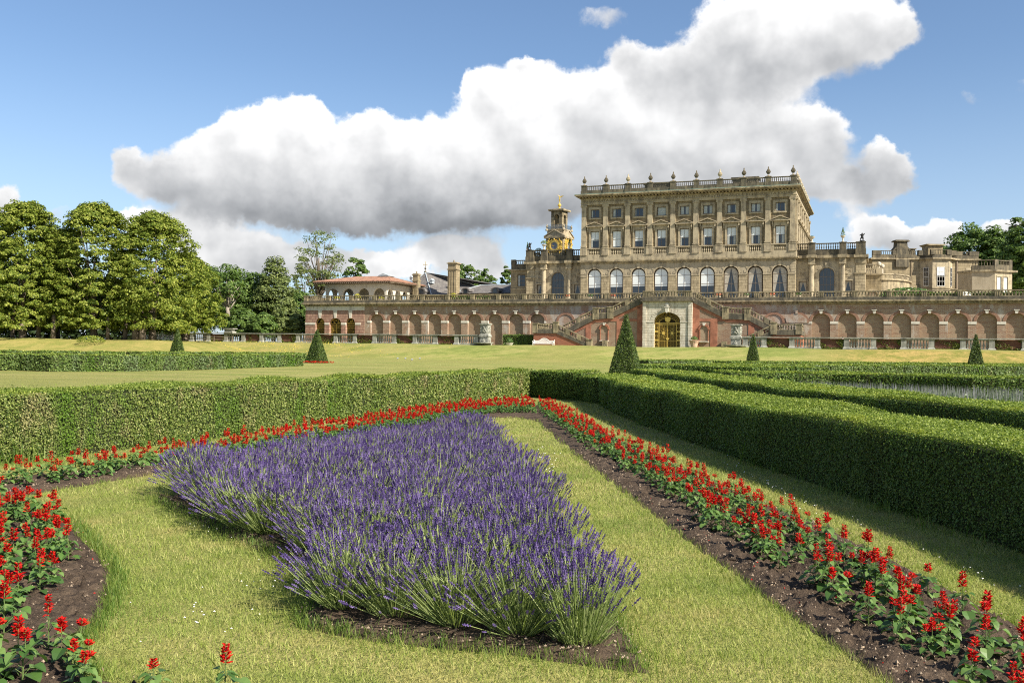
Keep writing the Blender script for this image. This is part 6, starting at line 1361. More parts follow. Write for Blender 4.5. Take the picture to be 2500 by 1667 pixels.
# ------------------------------------------------------------------ ground
xs_ = np.unique(np.concatenate([np.linspace(-700, -130, 14), np.arange(-130, 130, 3.0), np.linspace(130, 700, 14)])); ys_ = np.unique(np.concatenate([np.linspace(-60, 0, 10), np.arange(0, 100, 5.0), np.arange(100, 240, 1.5), np.linspace(240, 1500, 12)]))
Xg, Yg = np.meshgrid(xs_, ys_); Zg = gz(Xg, Yg); nx, ny = len(xs_), len(ys_)
Zg = Zg + .10 * np.exp(-((Yg - 130) / 40) ** 2) * np.sin(Xg * .23) * (Zg > .2)
me = bpy.data.meshes.new('lawn'); me.from_pydata(np.stack([Xg.ravel(), Yg.ravel(), Zg.ravel()], 1).tolist(), [], [(j * nx + i, j * nx + i + 1, (j + 1) * nx + i + 1, (j + 1) * nx + i) for j in range(ny - 1) for i in range(nx - 1)])
me.materials.append(M['lawn']); me.polygons.foreach_set('use_smooth', [True] * len(me.polygons)); o = bpy.data.objects.new('lawn', me); COL.objects.link(o); tag(o, kind='structure')
BEDR = [(-6.9, 10.0), (-6.1, 10.95), (-5.6, 12.2), (-5.25, 13.4), (-4.45, 15.3), (-3.55, 18.1), (-2.75, 21.4), (-1.5, 25.4), (-.2, 27.6), (.75, 28.2), (1.35, 26.5), (1.62, 23.0), (2.02, 17.7), (2.38, 13.8), (2.66, 11.3), (2.88, 9.8), (3.0, 8.7), (3.06, 7.7), (3.10, 6.2), (3.1, 3.5), (1.95, 3.5), (1.9, 4.8), (1.84, 5.4), (1.74, 6.2), (1.68, 7.1), (1.58, 8.1), (1.40, 10.4), (1.17, 13.3), (.92, 17.2), (.60, 22.4), (.1, 23.3), (-.57, 23.2), (-1.25, 21.3), (-2.0, 18.9), (-2.8, 16.5), (-3.7, 14.2), (-4.35, 12.75), (-4.85, 11.5), (-5.3, 10.25), (-5.9, 9.6)]
BEDL = [(-8.5, 10.6), (-6.4, 10.5), (-5.25, 10.0), (-4.05, 8.79), (-3.25, 7.58), (-2.86, 6.9), (-2.62, 6.29), (-2.45, 5.7), (-2.36, 5.14), (-2.1, 4.75), (-1.5, 4.5), (-1.0, 4.42), (-.9, 3.6), (-8.5, 3.4)]
BEDV = [(-3.78, 10.15), (-3.05, 9.2), (-2.5, 8.4), (-1.92, 7.65), (-1.5, 6.9), (-1.30, 6.2), (-1.25, 5.66), (-.95, 5.48), (-.5, 5.32), (0, 5.2), (.45, 5.02), (.72, 4.92), (.70, 5.5), (.60, 6.6), (.52, 8.6), (.42, 10.5), (.2, 13.2), (-.2, 15.6), (-.7, 17.2), (-1.3, 16.9), (-2.0, 14.9), (-2.7, 13.0), (-3.3, 11.6)]
def soilh(x, y): return .018 * np.sin(x * 9 + np.sin(y * 7)) * np.sin(y * 11 + 2 * np.sin(x * 5)) + .012 * np.sin(x * 31 + y * 17) * np.sin(y * 37 - x * 13)
rgs = np.random.default_rng(12)
def soil(name, poly):
    px = [p[0] for p in poly]; py = [p[1] for p in poly]; V_, Fc = [], []; idx = {}
    for (y0, y1, st) in ((min(py), 7.5, .026), (7.5, 10.5, .045), (10.5, 15, .08), (15, max(py), .16)):
        if y1 <= y0: continue
        gx = np.arange(min(px), max(px) + st, st); gy = np.arange(y0, y1 + st * .5, st); gy = gy[gy < max(py) + st]
        A_, B_ = np.meshgrid(gx, gy); ins = inpoly(A_, B_, poly); d = edgedist(A_, B_, poly); hgt = .006 + np.where(ins, np.minimum(d / .15, 1) * .035, -.02) + np.where(ins, np.minimum(d / .08, 1), 0) * (soilh(A_, B_) + np.abs(rgs.normal(0, .009, A_.shape)) * (1 + 2.0 * (rgs.uniform(size=A_.shape) > .93))) * 1.0
        k = len(V_); V_ += np.stack([A_.ravel(), B_.ravel(), hgt.ravel()], 1).tolist(); w_ = len(gx); cell = ins[:-1, :-1] | ins[1:, :-1] | ins[:-1, 1:] | ins[1:, 1:]
        for j, i in zip(*np.nonzero(cell)): Fc.append((k + j * w_ + i, k + j * w_ + i + 1, k + (j + 1) * w_ + i + 1, k + (j + 1) * w_ + i))
    me = bpy.data.meshes.new(name); me.from_pydata(V_, [], Fc); me.materials.append(M['soil']); me.polygons.foreach_set('use_smooth', [True] * len(Fc)); o = bpy.data.objects.new(name, me); COL.objects.link(o); tag(o, kind='structure')
soil('soil_border', BEDR); soil('soil_corner_bed', BEDL); soil('soil_lavender_bed', BEDV)
# pebbles and clods
def pebbles():
    vs, rn = [], []; ico = np.array([(0, 0, 1), (.9, 0, 0), (0, .9, 0), (-.9, 0, 0), (0, -.9, 0), (0, 0, -1)]); tri = [(0, 1, 2), (0, 2, 3), (0, 3, 4), (0, 4, 1), (5, 2, 1), (5, 3, 2), (5, 4, 3), (5, 1, 4)]
    for poly, n in ((BEDR, 7500), (BEDL, 3600), (BEDV, 3000)):
        bx = [p[0] for p in poly]; by = [p[1] for p in poly]; x = rgs.uniform(min(bx), max(bx), n * 4); y = min(by) + (min(max(by), 16) - min(by)) * rgs.uniform(0, 1, n * 4) ** 1.5; k = inpoly(x, y, poly); x, y = x[k][:n], y[k][:n]
        for a, c in zip(x, y):
            s_ = rgs.uniform(.003, .0075) * (1 + 1.6 * (rgs.uniform() > .965)); s_ *= 1.25; p = (ico * rgs.uniform(.7, 1.25, 3) * s_) @ np.array(Matrix.Rotation(rgs.uniform(0, 6), 3, 'Z')) + (a, c, .050 + float(soilh(a, c)) + s_ * .2); 
            for t_ in tri: vs += [p[t_[0]], p[t_[1]], p[t_[2]]]
    o = npmesh('pebbles', vs, 3, 'pebble'); tag(o, 'small pale flints scattered on the bare soil', 'pebbles', kind='stuff')
pebbles()
n = 420; x = rgs.uniform(-6, 3.2, n * 6); y = rgs.uniform(4.2, 13, n * 6); k = inpoly(x, y, BEDR) | inpoly(x, y, BEDL); x, y = x[k][:n], y[k][:n]; n = len(x)
o = npmesh('fallen_petals', leaves(np.stack([x, y, .055 + soilh(x, y)], 1), unit(rgs.normal(size=(n, 3)) * .4 + (0, 0, 1)), rgs.uniform(.010, .024, n), rgs, .45), 4, 'salviared', None, rgs.uniform(0, 1, n)); tag(o, 'fallen red petals lying on the bare soil of the beds', 'petals', kind='stuff')
n = 1500; x = rgs.uniform(-6, 3.2, n * 5); y = rgs.uniform(4.2, 11, n * 5); k = inpoly(x, y, BEDR) | inpoly(x, y, BEDL) | inpoly(x, y, BEDV); x, y = x[k][:n], y[k][:n]; n = len(x)
M['mulch'] = leafmat('bark_chips', [(.05, .035, .025), (.17, .12, .08), (.38, .29, .19)], .0, rough=.9, spec=.1)
o = npmesh('bark_chips', leaves(np.stack([x, y, .052 + soilh(x, y)], 1), unit(rgs.normal(size=(n, 3)) * .6 + (0, 0, 1)), rgs.uniform(.012, .035, n), rgs, .35), 4, 'mulch', None, rgs.uniform(0, 1, n)); tag(o, 'small chips of bark and dry stems littering the soil', 'mulch', kind='stuff')
# ------------------------------------------------------------------ grass blades
def inhedge(x, y): 
    # ground covered by the two near hedges
    lh = [(-13.0, 3.0), (-9.2, 8.2), (-6.97, 13.1), (-6.1, 14.9), (-5.06, 17.6), (-3.93, 20.9), (-2.59, 24.0), (-.65, 29.9), (.6, 33.4), (-2, 36), (-20, 20), (-20, 3)]
    rh_ = [(2.28, 31.6), (2.72, 29.5), (2.72, 24.9), (3.25, 17.9), (3.66, 13.5), (4.06, 10.3), (4.28, 8.0), (4.33, 5.5), (4.3, 2.0), (8, 2), (8, 34)]
    return inpoly(x, y, lh) | inpoly(x, y, rh_)
def grassfield():
    vs, rn = [], []
    for (y0, y1, dens, hh, wd) in ((4.0, 7.2, 4200, .036, .0038), (7.2, 10.5, 2300, .037, .0050), (10.5, 16, 900, .04, .008), (16, 31, 240, .045, .015)):
        hwid = y1 * .56 + .5; area = 2 * hwid * (y1 - y0); n = int(area * dens); x = rgs.uniform(-hwid, hwid, n); y = rgs.uniform(y0, y1, n)
        k = np.abs(x) < y * .555 + .3; x, y = x[k], y[k]; k = ~inhedge(x, y); x, y = x[k], y[k]
        bed = inpoly(x, y, BEDR) | inpoly(x, y, BEDL) | inpoly(x, y, BEDV); d = np.minimum(np.minimum(edgedist(x, y, BEDR), edgedist(x, y, BEDL)), edgedist(x, y, BEDV)); k = ~bed | (d < .03); x, y, d = x[k], y[k], d[k]; n = len(x)
        cl = np.sin(x * 7 + 3 * np.sin(y * 5)) * np.sin(y * 8 + 2 * np.sin(x * 6)); edge = np.exp(-d / .10)
        dv = np.minimum(edgedist(x, y, BEDV), edgedist(x, y, BEDL)); edge = np.maximum(edge * .5, 1.2 * np.exp(-dv / .09))
        h_ = hh * rgs.uniform(.45, 1.3, n) * (1 + .3 * cl) * (1 + .8 * edge); a = rgs.uniform(0, 2 * pi, n); ln = rgs.uniform(.2, 1.0, n) * h_; b_ = a + rgs.normal(0, .9, n); w_ = wd * rgs.uniform(.6, 1.3, n)
        p0 = np.stack([x - np.sin(b_) * w_ / 2, y + np.cos(b_) * w_ / 2, np.zeros(n)], 1); p1 = np.stack([x + np.sin(b_) * w_ / 2, y - np.cos(b_) * w_ / 2, np.zeros(n)], 1); p2 = np.stack([x + np.cos(a) * ln, y + np.sin(a) * ln, h_], 1)
        vs.append(np.stack([p0, p1, p2], 1).reshape(-1, 3)); rn.append(np.clip(rgs.uniform(0, 1, n) * .9 + .1 - .45 * edge, 0, 1))
    o = npmesh('grass', np.concatenate(vs), 3, 'grass', None, np.concatenate(rn)); tag(o, 'short mown grass blades of the foreground lawn', 'grass', kind='stuff')
grassfield()
def tufts(name, label, pts, hmin, hmax, per, spread, wd=.006, mat='longgrass'):
    vs, rn = [], []
    for (X, Y) in pts:
        n = per; x = X + rgs.normal(0, spread, n); y = Y + rgs.normal(0, spread, n); h_ = rgs.uniform(hmin, hmax, n); a = rgs.uniform(0, 2 * pi, n); ln = h_ * rgs.uniform(.1, .75, n); w_ = wd * rgs.uniform(.7, 1.4, n)
        m0 = np.stack([x + np.cos(a) * ln * .35, y + np.sin(a) * ln * .35, h_ * .62], 1); sx = np.stack([-np.sin(a) * w_ / 2, np.cos(a) * w_ / 2, np.zeros(n)], 1); g = np.stack([x, y, np.zeros(n)], 1); tp = np.stack([x + np.cos(a) * ln, y + np.sin(a) * ln, h_ * .95], 1)
        vs.append(np.stack([g - sx, g + sx, m0 + sx * .8, m0 - sx * .8], 1).reshape(-1, 3)); vs.append(np.stack([m0 - sx * .8, m0 + sx * .8, tp, tp], 1).reshape(-1, 3)); rn.append(rgs.uniform(0, 1, 2 * n))
    o = npmesh(name, np.concatenate(vs), 4, mat, None, np.concatenate(rn)); tag(o, label, 'grass', kind='stuff')
def along(poly, i0, i1, step_, off=0):
    out = []
    for i in range(i0, i1):
        ax, ay = poly[i]; bx, by = poly[(i + 1) % len(poly)]; L_ = math.hypot(bx - ax, by - ay); m_ = max(1, int(L_ / step_))
        for j in range(m_): t_ = (j + rgs.uniform()) / m_; nx_, ny_ = -(by - ay) / L_, (bx - ax) / L_; out.append((ax + (bx - ax) * t_ + nx_ * off, ay + (by - ay) * t_ + ny_ * off))
    return out
tufts('bed_edge_grass', 'longer uncut grass round the lavender and corner beds', along(BEDV, 0, 6, .07, .06) + along(BEDV, 7, 14, .12, .05) + along(BEDL, 2, 9, .09, .05) + along(BEDV, 6, 7, .04, .05), .035, .10, 26, .035, .004)
HL = [(-9.0, 8.5), (-6.9, 13.0), (-6.03, 14.85), (-5.0, 17.5), (-3.85, 20.8), (-2.5, 23.9), (-.6, 29.5)]
wp = []
for i in range(len(HL) - 1):
    ax, ay = HL[i]; bx, by = HL[i + 1]
    for j in range(int(math.hypot(bx - ax, by - ay) / .45)):
        if rgs.uniform() < .5: t_ = rgs.uniform(); wp.append((ax + (bx - ax) * t_ + .06, ay + (by - ay) * t_ - .05))
tufts('hedge_foot_weeds', 'rank grass and weeds along the foot of the left hedge', wp, .10, .34, 16, .07, .012)
wp = [(3.98 + rgs.uniform(-.12, .05) - (Y - 10) * .085, Y) for Y in rgs.uniform(6.5, 22, 46)]
tufts('shaded_hedge_weeds', 'thin weeds along the foot of the shaded right hedge', wp, .06, .22, 9, .06, .008)
tufts('tall_weed', 'tall thin flowering weed stem leaning on the shaded right hedge', [(3.42, 14.2)], .5, .62, 3, .02, .012)
# clover and daisy heads
def daisies():
    vs = []
    for (cx_, cy_, sx, sy, n, s_) in ((-2.4, 8.7, .55, .5, 60, .005), (-1.75, 6.6, .3, .7, 16, .006), (-1.9, 5.7, .4, .35, 12, .007), (3.2, 11.5, .15, 2.5, 40, .008), (.5, 14.5, .2, 2.5, 40, .009), (3.45, 7.2, .12, .8, 14, .007)):
        for i in range(n):
            x, y = cx_ + rgs.normal() * sx * .6, cy_ + rgs.normal() * sy * .6
            if inpoly(np.array([x]), np.array([y]), BEDV)[0] or inpoly(np.array([x]), np.array([y]), BEDR)[0] or inpoly(np.array([x]), np.array([y]), BEDL)[0]: continue
            z = rgs.uniform(.035, .05); r = s_ * rgs.uniform(.6, 1.2); p = [(x + r * math.cos(t_ * pi / 3), y + r * math.sin(t_ * pi / 3), z) for t_ in range(6)]
            for k in range(6): vs += [p[k], p[(k + 1) % 6], (x, y, z + r * .7)]
    o = npmesh('daisies', vs, 3, 'daisy'); tag(o, 'tiny white daisy and clover heads dotted over the lawn', 'daisies', kind='stuff')
daisies()
n = 2600; u_ = rgs.normal(-62, 9.5, n); v_ = rgs.uniform(-26, -14, n); X = OX + U[0] * u_ + V[0] * v_; Y = OY + U[1] * u_ + V[1] * v_; k = (np.sin(u_ * .9) + np.sin(v_ * .9 + u_ * .4) + rgs.normal(0, .7, n)) > .2; X, Y = X[k], Y[k]
o = npmesh('buttercups', leaves(np.stack([X, Y, gz(X, Y) + .12], 1), unit(rgs.normal(size=(len(X), 3)) * .5 + (0, -.6, .6)), rgs.uniform(.06, .13, len(X)), rgs, .9), 4, 'buttercup'); tag(o, 'yellow wildflowers in drifts on the left grass bank', 'wildflowers', kind='stuff')
# ------------------------------------------------------------------ lavender
def clump(seed, rad=.30, n=230, h=.46, flower=1.0, tl=1.05):
    rg = np.random.default_rng(seed); t = math.pi * 2 * rg.uniform(0, 1, n); f = np.sqrt(rg.uniform(0, 1, n)); tilt = f ** 1.25 * tl + rg.normal(0, .09, n)
    L_ = h * np.where(rg.uniform(size=n) < .3, rg.uniform(.5, .85, n), rg.uniform(.82, 1.14, n)) * (1 - .12 * f * tl); bx = np.cos(t) * f * .10; by = np.sin(t) * f * .10
    d = np.stack([np.sin(tilt) * np.cos(t), np.sin(tilt) * np.sin(t), np.cos(tilt)], 1); d = unit(d + rg.normal(0, .05, d.shape)); base = np.stack([bx, by, np.zeros(n)], 1); tip = base + d * L_[:, None] + np.array([0, 0, .03]) * f[:, None]
    s_ = unit(np.cross(d, rg.normal(size=d.shape))); w_ = .0024
    st = np.stack([base - s_ * w_, base + s_ * w_, tip + s_ * w_ * .7, tip - s_ * w_ * .7], 1).reshape(-1, 3)
    # grey green narrow leaves low in the clump
    m_ = n * 3; tt = rg.uniform(0, 2 * pi, m_); fr = rg.uniform(.05, 1, m_) ** .6; c = np.stack([np.cos(tt) * fr * rad * .55, np.sin(tt) * fr * rad * .55, .02 + rg.uniform(0, 1, m_) ** 1.3 * .27], 1); dd = unit(np.stack([np.cos(tt) * fr, np.sin(tt) * fr, np.full(m_, .9)], 1) + rg.normal(0, .25, (m_, 3))); sd = unit(np.cross(dd, rg.normal(size=dd.shape))) * .0035; ll = rg.uniform(.04, .09, m_)[:, None]
    lf = np.stack([c - sd, c + sd, c + dd * ll + sd * .3, c + dd * ll - sd * .3], 1).reshape(-1, 3)
    # flower spikes: whorls as crossed diamonds
    fl = []; keep = rg.uniform(size=n) < flower * .84; T_ = tip[keep]; D_ = d[keep]; S_ = s_[keep]; Q_ = np.cross(D_, S_); k = len(T_)
    ln = rg.uniform(.024, .052, k)[:, None]; wd = rg.uniform(.0068, .0108, k)[:, None]
    for j, (a0, a1, ww) in enumerate(((-.55, -.30, .75), (-.22, .30, 1.0), (.22, .75, 1.0), (.6, 1.05, .65))):
        for ax in (S_, Q_): fl.append(np.stack([T_ + D_ * ln * a0, T_ + D_ * ln * (a0 + a1) / 2 + ax * wd * ww, T_ + D_ * ln * a1, T_ + D_ * ln * (a0 + a1) / 2 - ax * wd * ww], 1))
    rf = np.tile(rg.uniform(0, 1, k), len(fl)); fl = np.concatenate(fl).reshape(-1, 3); return st, lf, fl, rf, rg
def make_clump(seed, label, **kw):
    st, lf, fl, rf, rg = clump(seed, **kw); t = thing('lavender_plant', label, 'lavender', (0, 0, 0), 0, 'lavender plants massed in the bed')
    npmesh('stems', np.concatenate([st, lf]), 4, 'lavstem', t, rg.uniform(0, 1, (len(st) + len(lf)) // 4)); npmesh('flower_heads', fl, 4, 'lavflower', t, np.clip(rf + rg.normal(0, .1, len(rf)), 0, 1)); return t
LV = 'purple lavender plant in full flower, one of the mass filling the middle bed'
protos = [make_clump(200 + i, LV, n=(290, 260, 300, 270, 260, 280, 250, 240)[i], h=(.42, .40, .44, .41, .39, .43, .43, .41)[i], tl=1.1 if i < 6 else .62, flower=(1, .97, 1, .9, 1, .95, 1, .9)[i]) for i in range(8)]; used = set()
def put(proto_list, i, x, y, s_, rz, label, grp, z=.03):
    p = proto_list[i]
    if p.name not in used: used.add(p.name); p.location = (x, y, z); p.rotation_euler = (0, 0, rz); p.scale = (s_,) * 3; p['label'] = label; p['group'] = grp; return p
    return dup(p, (x, y, z), rz, label, scale=s_, group=grp)
front = [(-1.02, 5.98, 'front left corner lavender clump leaning out over bare soil'), (-.68, 5.83, 'second lavender clump along the front edge of the bed'), (-.30, 5.66, 'lavender clump left of the dark gap in the front edge'), (.06, 5.50, 'lavender clump right of the dark gap in the front edge'), (.40, 5.30, 'front right corner lavender clump nearest the camera')]
placed = []
for i_, (x, y) in ((5, (-.85, 6.25)), (7, (.34, 5.75)), (4, (-.45, 6.15))): put(protos, i_, x, y, 1.0, i_ * 1.0, LV, 'lavender plants massed in the bed'); placed.append((x, y))
for k, (x, y, lab) in enumerate(front): put(protos, k if k < 4 else 6, x, y, 1.0, k * 1.3, lab, 'lavender plants massed in the bed'); placed.append((x, y))
rgl = np.random.default_rng(50); cand = []
yv = 6.1; row = 0
while yv < 16.9:
    sp_ = .34 if yv < 11 else .40; xv = -4.0 + (row % 2) * sp_ / 2
    while xv < .8: cand.append((xv + rgl.normal() * .045, yv + rgl.normal() * .05)); xv += sp_
    yv += sp_ * .9; row += 1
cx_ = np.array([c[0] for c in cand]); cy_ = np.array([c[1] for c in cand]); okk = inpoly(cx_, cy_, BEDV) & (edgedist(cx_, cy_, BEDV) > .07) & (edgedist(cx_, cy_, BEDV[:7] + BEDV[:7][::-1]) > .2) & (cx_ < np.interp(cy_, [5, 6.5, 9.3, 11, 15.9, 17.2], [.40, .38, .26, .10, -.38, -.92])); k = 5
for x, y in np.stack([cx_[okk], cy_[okk]], 1):
    if min(math.hypot(x - a, y - c) for a, c in placed) < .26: continue
    placed.append((x, y)); put(protos, int(rgl.integers(6, 8)) if x > np.interp(y, [5, 6.5, 9.3, 11, 15.9, 17.2], [.16, .12, .0, -.15, -.65, -1.2]) else int(rgl.integers(0, 6)), float(x), float(y), float(rgl.uniform(.86, 1.14)), float(rgl.uniform(0, 6.28)), LV, 'lavender plants massed in the bed'); k += 1
NLAV = k
# grey catmint behind the second right hand hedge
rgc = np.random.default_rng(55); n = 15000; t_ = rgc.uniform(0, 1, n); s_ = rgc.uniform(0, 1, n); x = 9.0 + t_ * 14 + s_ * 1.5 + (1 - s_) * -.3; y = 30.5 - t_ * 13.5 + s_ * 2.8; h_ = rgc.uniform(.38, .74, n); a = rgc.uniform(0, 6.28, n); w_ = rgc.uniform(.008, .018, n)
vs = np.stack([np.stack([x - np.cos(a) * w_, y - np.sin(a) * w_, h_ * .3], 1), np.stack([x + np.cos(a) * w_, y + np.sin(a) * w_, h_ * .3], 1), np.stack([x + rgc.normal(0, .05, n), y, h_ + .06], 1)], 1).reshape(-1, 3)
n = 12000; t_ = rgc.uniform(0, 1, n); s_ = rgc.uniform(0, 1, n); x = 9.0 + t_ * 14 + s_ * 1.5 - (1 - s_) * .3; y = 30.5 - t_ * 13.5 + s_ * 2.8
o = npmesh('catmint_leaves', leaves(np.stack([x, y, rgc.uniform(.15, .5, n)], 1), unit(rgc.normal(size=(n, 3)) * .6 + (0, -.3, .8)), rgc.uniform(.05, .12, n), rgc), 4, 'salvialeaf', None, rgc.uniform(0, 1, n)); tag(o, 'grey green foliage below the mauve spikes on the right', 'foliage', kind='stuff')
n = 15000
o = npmesh('catmint', vs, 3, 'catmint', None, rgc.uniform(0, 1, n)); tag(o, 'grey mauve flower spikes massed behind the second right hedge', 'flowers', kind='stuff')
# ------------------------------------------------------------------ red salvias
def make_salvia(seed, spikes, leafy=12, hgt=.26):
    rg = np.random.default_rng(seed); t = thing('salvia_plant', 'x', 'salvia', (0, 0, 0)); V_, R_ = [], []
    b = B(); b.tube((0, 0, -.02), (0, 0, hgt * .7), .005, .003, 5)
    def leaf(c, az_, size, droop):
        d = np.array([math.cos(az_) * math.cos(droop), math.sin(az_) * math.cos(droop), -math.sin(droop)]); sd = np.array([-math.sin(az_), math.cos(az_), 0]); up = np.cross(sd, d) * -1; up = up if up[2] > 0 else -up; r = rg.uniform()
        pr = [(0, 0), (.18, .42), (.45, .44), (.75, .26), (1.0, 0)]     # heart-shaped outline
        for s_ in (-1, 1):
            for i in range(4):
                l0, w0 = pr[i]; l1, w1 = pr[i + 1]; bend = lambda l: -.22 * l * l * size
                a0 = c + d * l0 * size + up * bend(l0); a1 = c + d * l1 * size + up * bend(l1); e0 = a0 + sd * s_ * w0 * size + up * w0 * size * .35; e1 = a1 + sd * s_ * w1 * size + up * w1 * size * .35
                V_.extend([a0, a1, e1, e0] if s_ > 0 else [a0, e0, e1, a1]); R_.append(r)
    for i in range(leafy):
        f = i / leafy; z = hgt * (.10 + .72 * f); az_ = i * 2.4 + rg.normal() * .3; ln = rg.uniform(.02, .075) * (1.1 - f * .5); c = np.array([math.cos(az_) * ln, math.sin(az_) * ln, z + ln * .25]); leaf(c, az_, rg.uniform(.056, .088) * (1.1 - .3 * f), rg.uniform(-.1, .6)); b.tube((0, 0, z - .02), tuple(c), .002, .0015, 4)
    for sp in spikes:
        for i in range(4): az_ = i * pi / 2 + rg.uniform(0, 1); leaf(np.array([sp[0] * .6 + math.cos(az_) * .012, sp[1] * .6 + math.sin(az_) * .012, hgt * .72]), az_, rg.uniform(.04, .06), .2)
    npmesh('leaves', V_, 4, 'salvialeaf', t, np.clip(R_, 0, 1))
    for (x, y, L_, dens_) in spikes:
        b.tube((0, 0, hgt * .5), (x, y, hgt * .8), .003, .0025, 5); b.tube((x, y, hgt * .8), (x * 1.1, y * 1.1, hgt + L_), .0025, .0015, 5); F_, RR = [], []; m_ = max(3, int((L_ + hgt * .05) / .0105))
        for j in range(m_):
            z = hgt * .95 + (L_ + hgt * .05) * j / m_; rr = .029 * (1 - .55 * (j / m_) ** 2)
            for q in range(6):
                az_ = q * pi / 3 + j * .5 + rg.normal() * .2
                if rg.uniform() > dens_: continue
                d = np.array([math.cos(az_), math.sin(az_), .55 + rg.normal() * .3]); d /= np.linalg.norm(d); c = np.array([x, y, z]) + d * .005; sd = np.array([-math.sin(az_), math.cos(az_), 0]) * .0085; up = np.cross(d, sd); up = up / (np.linalg.norm(up) + 1e-9) * .006; l_ = rr * rg.uniform(.8, 1.4)
                F_.extend([c, c + d * l_ * .5 + sd, c + d * l_, c + d * l_ * .5 + up]); RR.append(rg.uniform()); F_.extend([c, c + d * l_ * .5 + up, c + d * l_, c + d * l_ * .5 - sd]); RR.append(rg.uniform())
        npmesh('flower_spike', F_, 4, 'salviared', t, RR)
    b.build('stems', 'salviastem', t); return t
M['salviastem'] = plain('green_stem', (.10, .15, .04), .7)
SP = [[(0, 0, .082, .99)], [(.01, .02, .068, .99), (-.06, -.02, .02, .9)], [(0, 0, .045, .99)], [(.03, 0, .08, .98), (-.05, .04, .045, .95)], [(0, .01, .10, .75)], [(.05, .03, .03, .95), (-.03, -.04, .06, .97)], [(0, 0, .075, .97), (.06, -.02, .04, .95), (-.05, .04, .03, .9)]]
SV = [make_salvia(300 + i, sp, (11, 14, 10, 15, 12, 14, 16)[i], (.20, .19, .17, .21, .22, .18, .20)[i]) for i, sp in enumerate(SP)]
rgp = np.random.default_rng(61); cand = []
def fill(poly, y0, y1, sp_, x0=-9, x1=4, inner=.0, cond=None):
    out = []; y = y0; row = 0
    while y < y1:
        x = x0 + (row % 2) * sp_ / 2
        while x < x1: out.append((x + rgp.normal() * .045, y + rgp.normal() * .045)); x += sp_
        y += sp_ * .88; row += 1
    X_ = np.array([o[0] for o in out]); Y_ = np.array([o[1] for o in out]); k = inpoly(X_, Y_, poly) & (edgedist(X_, Y_, poly) > inner)
    if cond is not None: k &= cond(X_, Y_)
    return list(zip(X_[k].tolist(), Y_[k].tolist()))
rin = lambda Y: np.interp(Y, [4, 5.6, 8.3, 14, 17, 24], [2.22, 2.12, 1.88, 1.42, 1.2, .78])      # plants keep off the bare inner strip
rout = lambda Y: np.interp(Y, [5, 6.2, 7.7, 9.8, 13.8, 17.7, 24.5, 27], [2.84, 2.86, 2.80, 2.60, 2.12, 1.78, 1.33, 1.15])
R1 = fill(BEDR, 3.9, 8.6, .265, cond=lambda x, y: (x > rin(y)) & (x > 0) & (x < rout(y))) + fill(BEDR, 8.6, 14.0, .255, cond=lambda x, y: (x > rin(y)) & (x > 0) & (x < rout(y))) + fill(BEDR, 14.0, 28.0, .27, cond=lambda x, y: (x > rin(y)) & (x > .4) & (x < rout(y)))
lin = lambda X: np.interp(X, [-5.4, -4.6, -3.3, -2.1, -1.2, -.4, .6], [10.75, 12.6, 15.6, 19.2, 22.0, 24.0, 24.4])
L1 = fill(BEDR, 9.9, 28.2, .27, cond=lambda x, y: (x < .6) & (y > lin(x)))
C1 = [(x, y) for x, y in fill(BEDL, 4.35, 10.5, .235, inner=.10) if x < float(np.interp(y, [4.5, 5.4, 5.85, 6.55, 7.6, 9.4, 10], [-2.45, -2.66, -2.86, -3.04, -3.38, -4.36, -5.0]))]
allp = [(x, y, 'red salvia plant in the border beside the right hedge' if y > 7.6 else 'red salvia plant at the near end of the right border', 'salvias in the right border') for x, y in R1] + \
       [(x, y, 'red salvia plant between the lavender and the left hedge', 'salvias in the left border') for x, y in L1] + \
       [(x, y, 'red salvia plant in the rounded bed at the bottom left', 'salvias in the left corner bed') for x, y in C1]
kinds = ['with a full head', 'with uneven twin heads', 'with a stubby head', 'with two heads', 'with a thin loose head', 'with two small heads', 'with three heads']
edge5 = [(-2.33, 4.62, 'salvia at the frame foot, leftmost of five at the grass edge'), (-1.98, 4.50, 'salvia with a short head, second of five at the lower left grass edge'), (-1.63, 4.42, 'salvia in the middle of five plants along the lower left grass edge'), (-1.28, 4.36, 'lone salvia furthest right of the five at the lower left grass edge'), (-2.62, 4.85, 'leafy salvia just behind the row of five at the lower left corner')]
allp += [(x, y, lab, 'salvias in the left corner bed') for x, y, lab in edge5] + [(x, y, 'red salvia plant in the rounded bed at the bottom left', 'salvias in the left corner bed') for x, y in ((-2.22, 4.86), (-2.42, 5.06), (-2.5, 4.62), (-2.08, 4.66))]
vis = [p for p in allp if abs(p[0]) < p[1] * .56 + .25]; vis.sort(key=lambda p: math.hypot(p[0], p[1]))
spec = {}
for i, (x, y, lab, grp) in enumerate(vis[:300]):
    s_ = float(rgp.uniform(.80, 1.14)); vi = i if i < 7 else int(rgp.integers(0, 7)); put(SV, vi, x, y, s_, float(rgp.uniform(0, 6.28)), lab.replace('red salvia plant', 'red salvia ' + kinds[vi]), grp, .03)
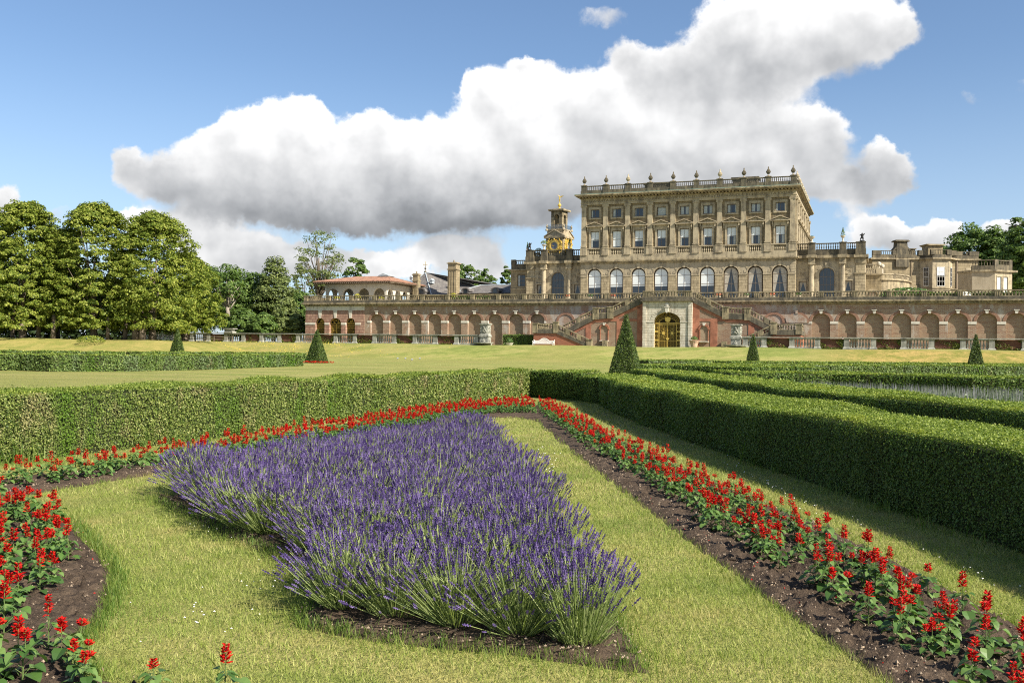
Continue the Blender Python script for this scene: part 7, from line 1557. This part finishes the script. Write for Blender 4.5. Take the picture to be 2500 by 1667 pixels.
# beyond the nearest three hundred: the rest of the planting as one mass
fl_, fr_, rl_, rr_ = [], [], [], []; base_l = [[np.array([v.co[:] for v in c.data.vertices]) for c in KIDS[p.name] if c.name.startswith('leaves')][0] for p in SV]; base_f = [np.concatenate([np.array([v.co[:] for v in c.data.vertices]) for c in KIDS[p.name] if c.name.startswith('flower_spike')]) for p in SV]
for (x, y, lab, grp) in vis[300:]:
    i = int(rgp.integers(0, 7)); a = rgp.uniform(0, 6.28); s_ = rgp.uniform(.9, 1.15); Rm = np.array([[math.cos(a), -math.sin(a), 0], [math.sin(a), math.cos(a), 0], [0, 0, 1]]) * s_; off = np.array([x, y, .03])
    fl_.append(base_l[i] @ Rm.T + off); fr_.append(base_f[i] @ Rm.T * (1, 1, 1) + off)
if fl_:
    A_ = np.concatenate(fl_); B_ = np.concatenate(fr_); o = npmesh('distant_salvias', np.concatenate([A_, B_]), 4, None, None, rgp.uniform(0, 1, (len(A_) + len(B_)) // 4), mi=[0] * (len(A_) // 4) + [1] * (len(B_) // 4), mats=['salvialeaf', 'salviared']); tag(o, 'mass of red salvias at the far apex of the border', 'salvias', kind='stuff')
# ------------------------------------------------------------------ birds
def bird(label, X, Y, z, s_, fly=False):
    t = thing('bird', label, 'bird', (X, Y, z), 1.2); b = B(); b.lathe([(.005, -.16), (.05, -.08), (.07, 0), (.05, .09), (.035, .13), (.03, .17), (.005, .2)], 8)
    for i in range(len(b.v)): p = b.v[i]; b.v[i] = (p[2], p[1], p[0] + (.04 if p[2] > .1 else 0))
    b.build('body', 'cgrey' if not fly else 'bronze', t, smooth=True); b = B()
    if fly: b.face([(-.05, .05, 0), (.08, .05, 0), (.02, .45, .12), (-.12, .4, .12)]); b.face([(.08, -.05, 0), (-.05, -.05, 0), (-.12, -.4, .12), (.02, -.45, .12)]); b.build('wings', 'bronze', t)
    else: b.tube((0, .02, -.04), (0, .02, -.14), .006); b.tube((0, -.02, -.04), (0, -.02, -.14), .006); b.build('legs', 'terracotta', t)
    t.scale = (s_,) * 3; return t
bird('dark bird flying above the trees at the top right', tat(2476, 90), 90, 1.65 + (868 - 550) / 2340 * 90, 2.0, True)
for px, Y, lab in ((971, 112, 'grey pigeon on the bank, leftmost of the little group'), (990, 113, 'grey pigeon on the bank, middle of the little group'), (1025, 114, 'grey pigeon on the bank, rightmost of the little group'), (1006, 100, 'grey pigeon on the flat grass below the bank')):
    X = tat(px, Y + 24); bird(lab, X, Y + 24, float(gz(X, Y + 24)) + .2, 1.5)
print('plants', len(vis), 'lav', NLAV)
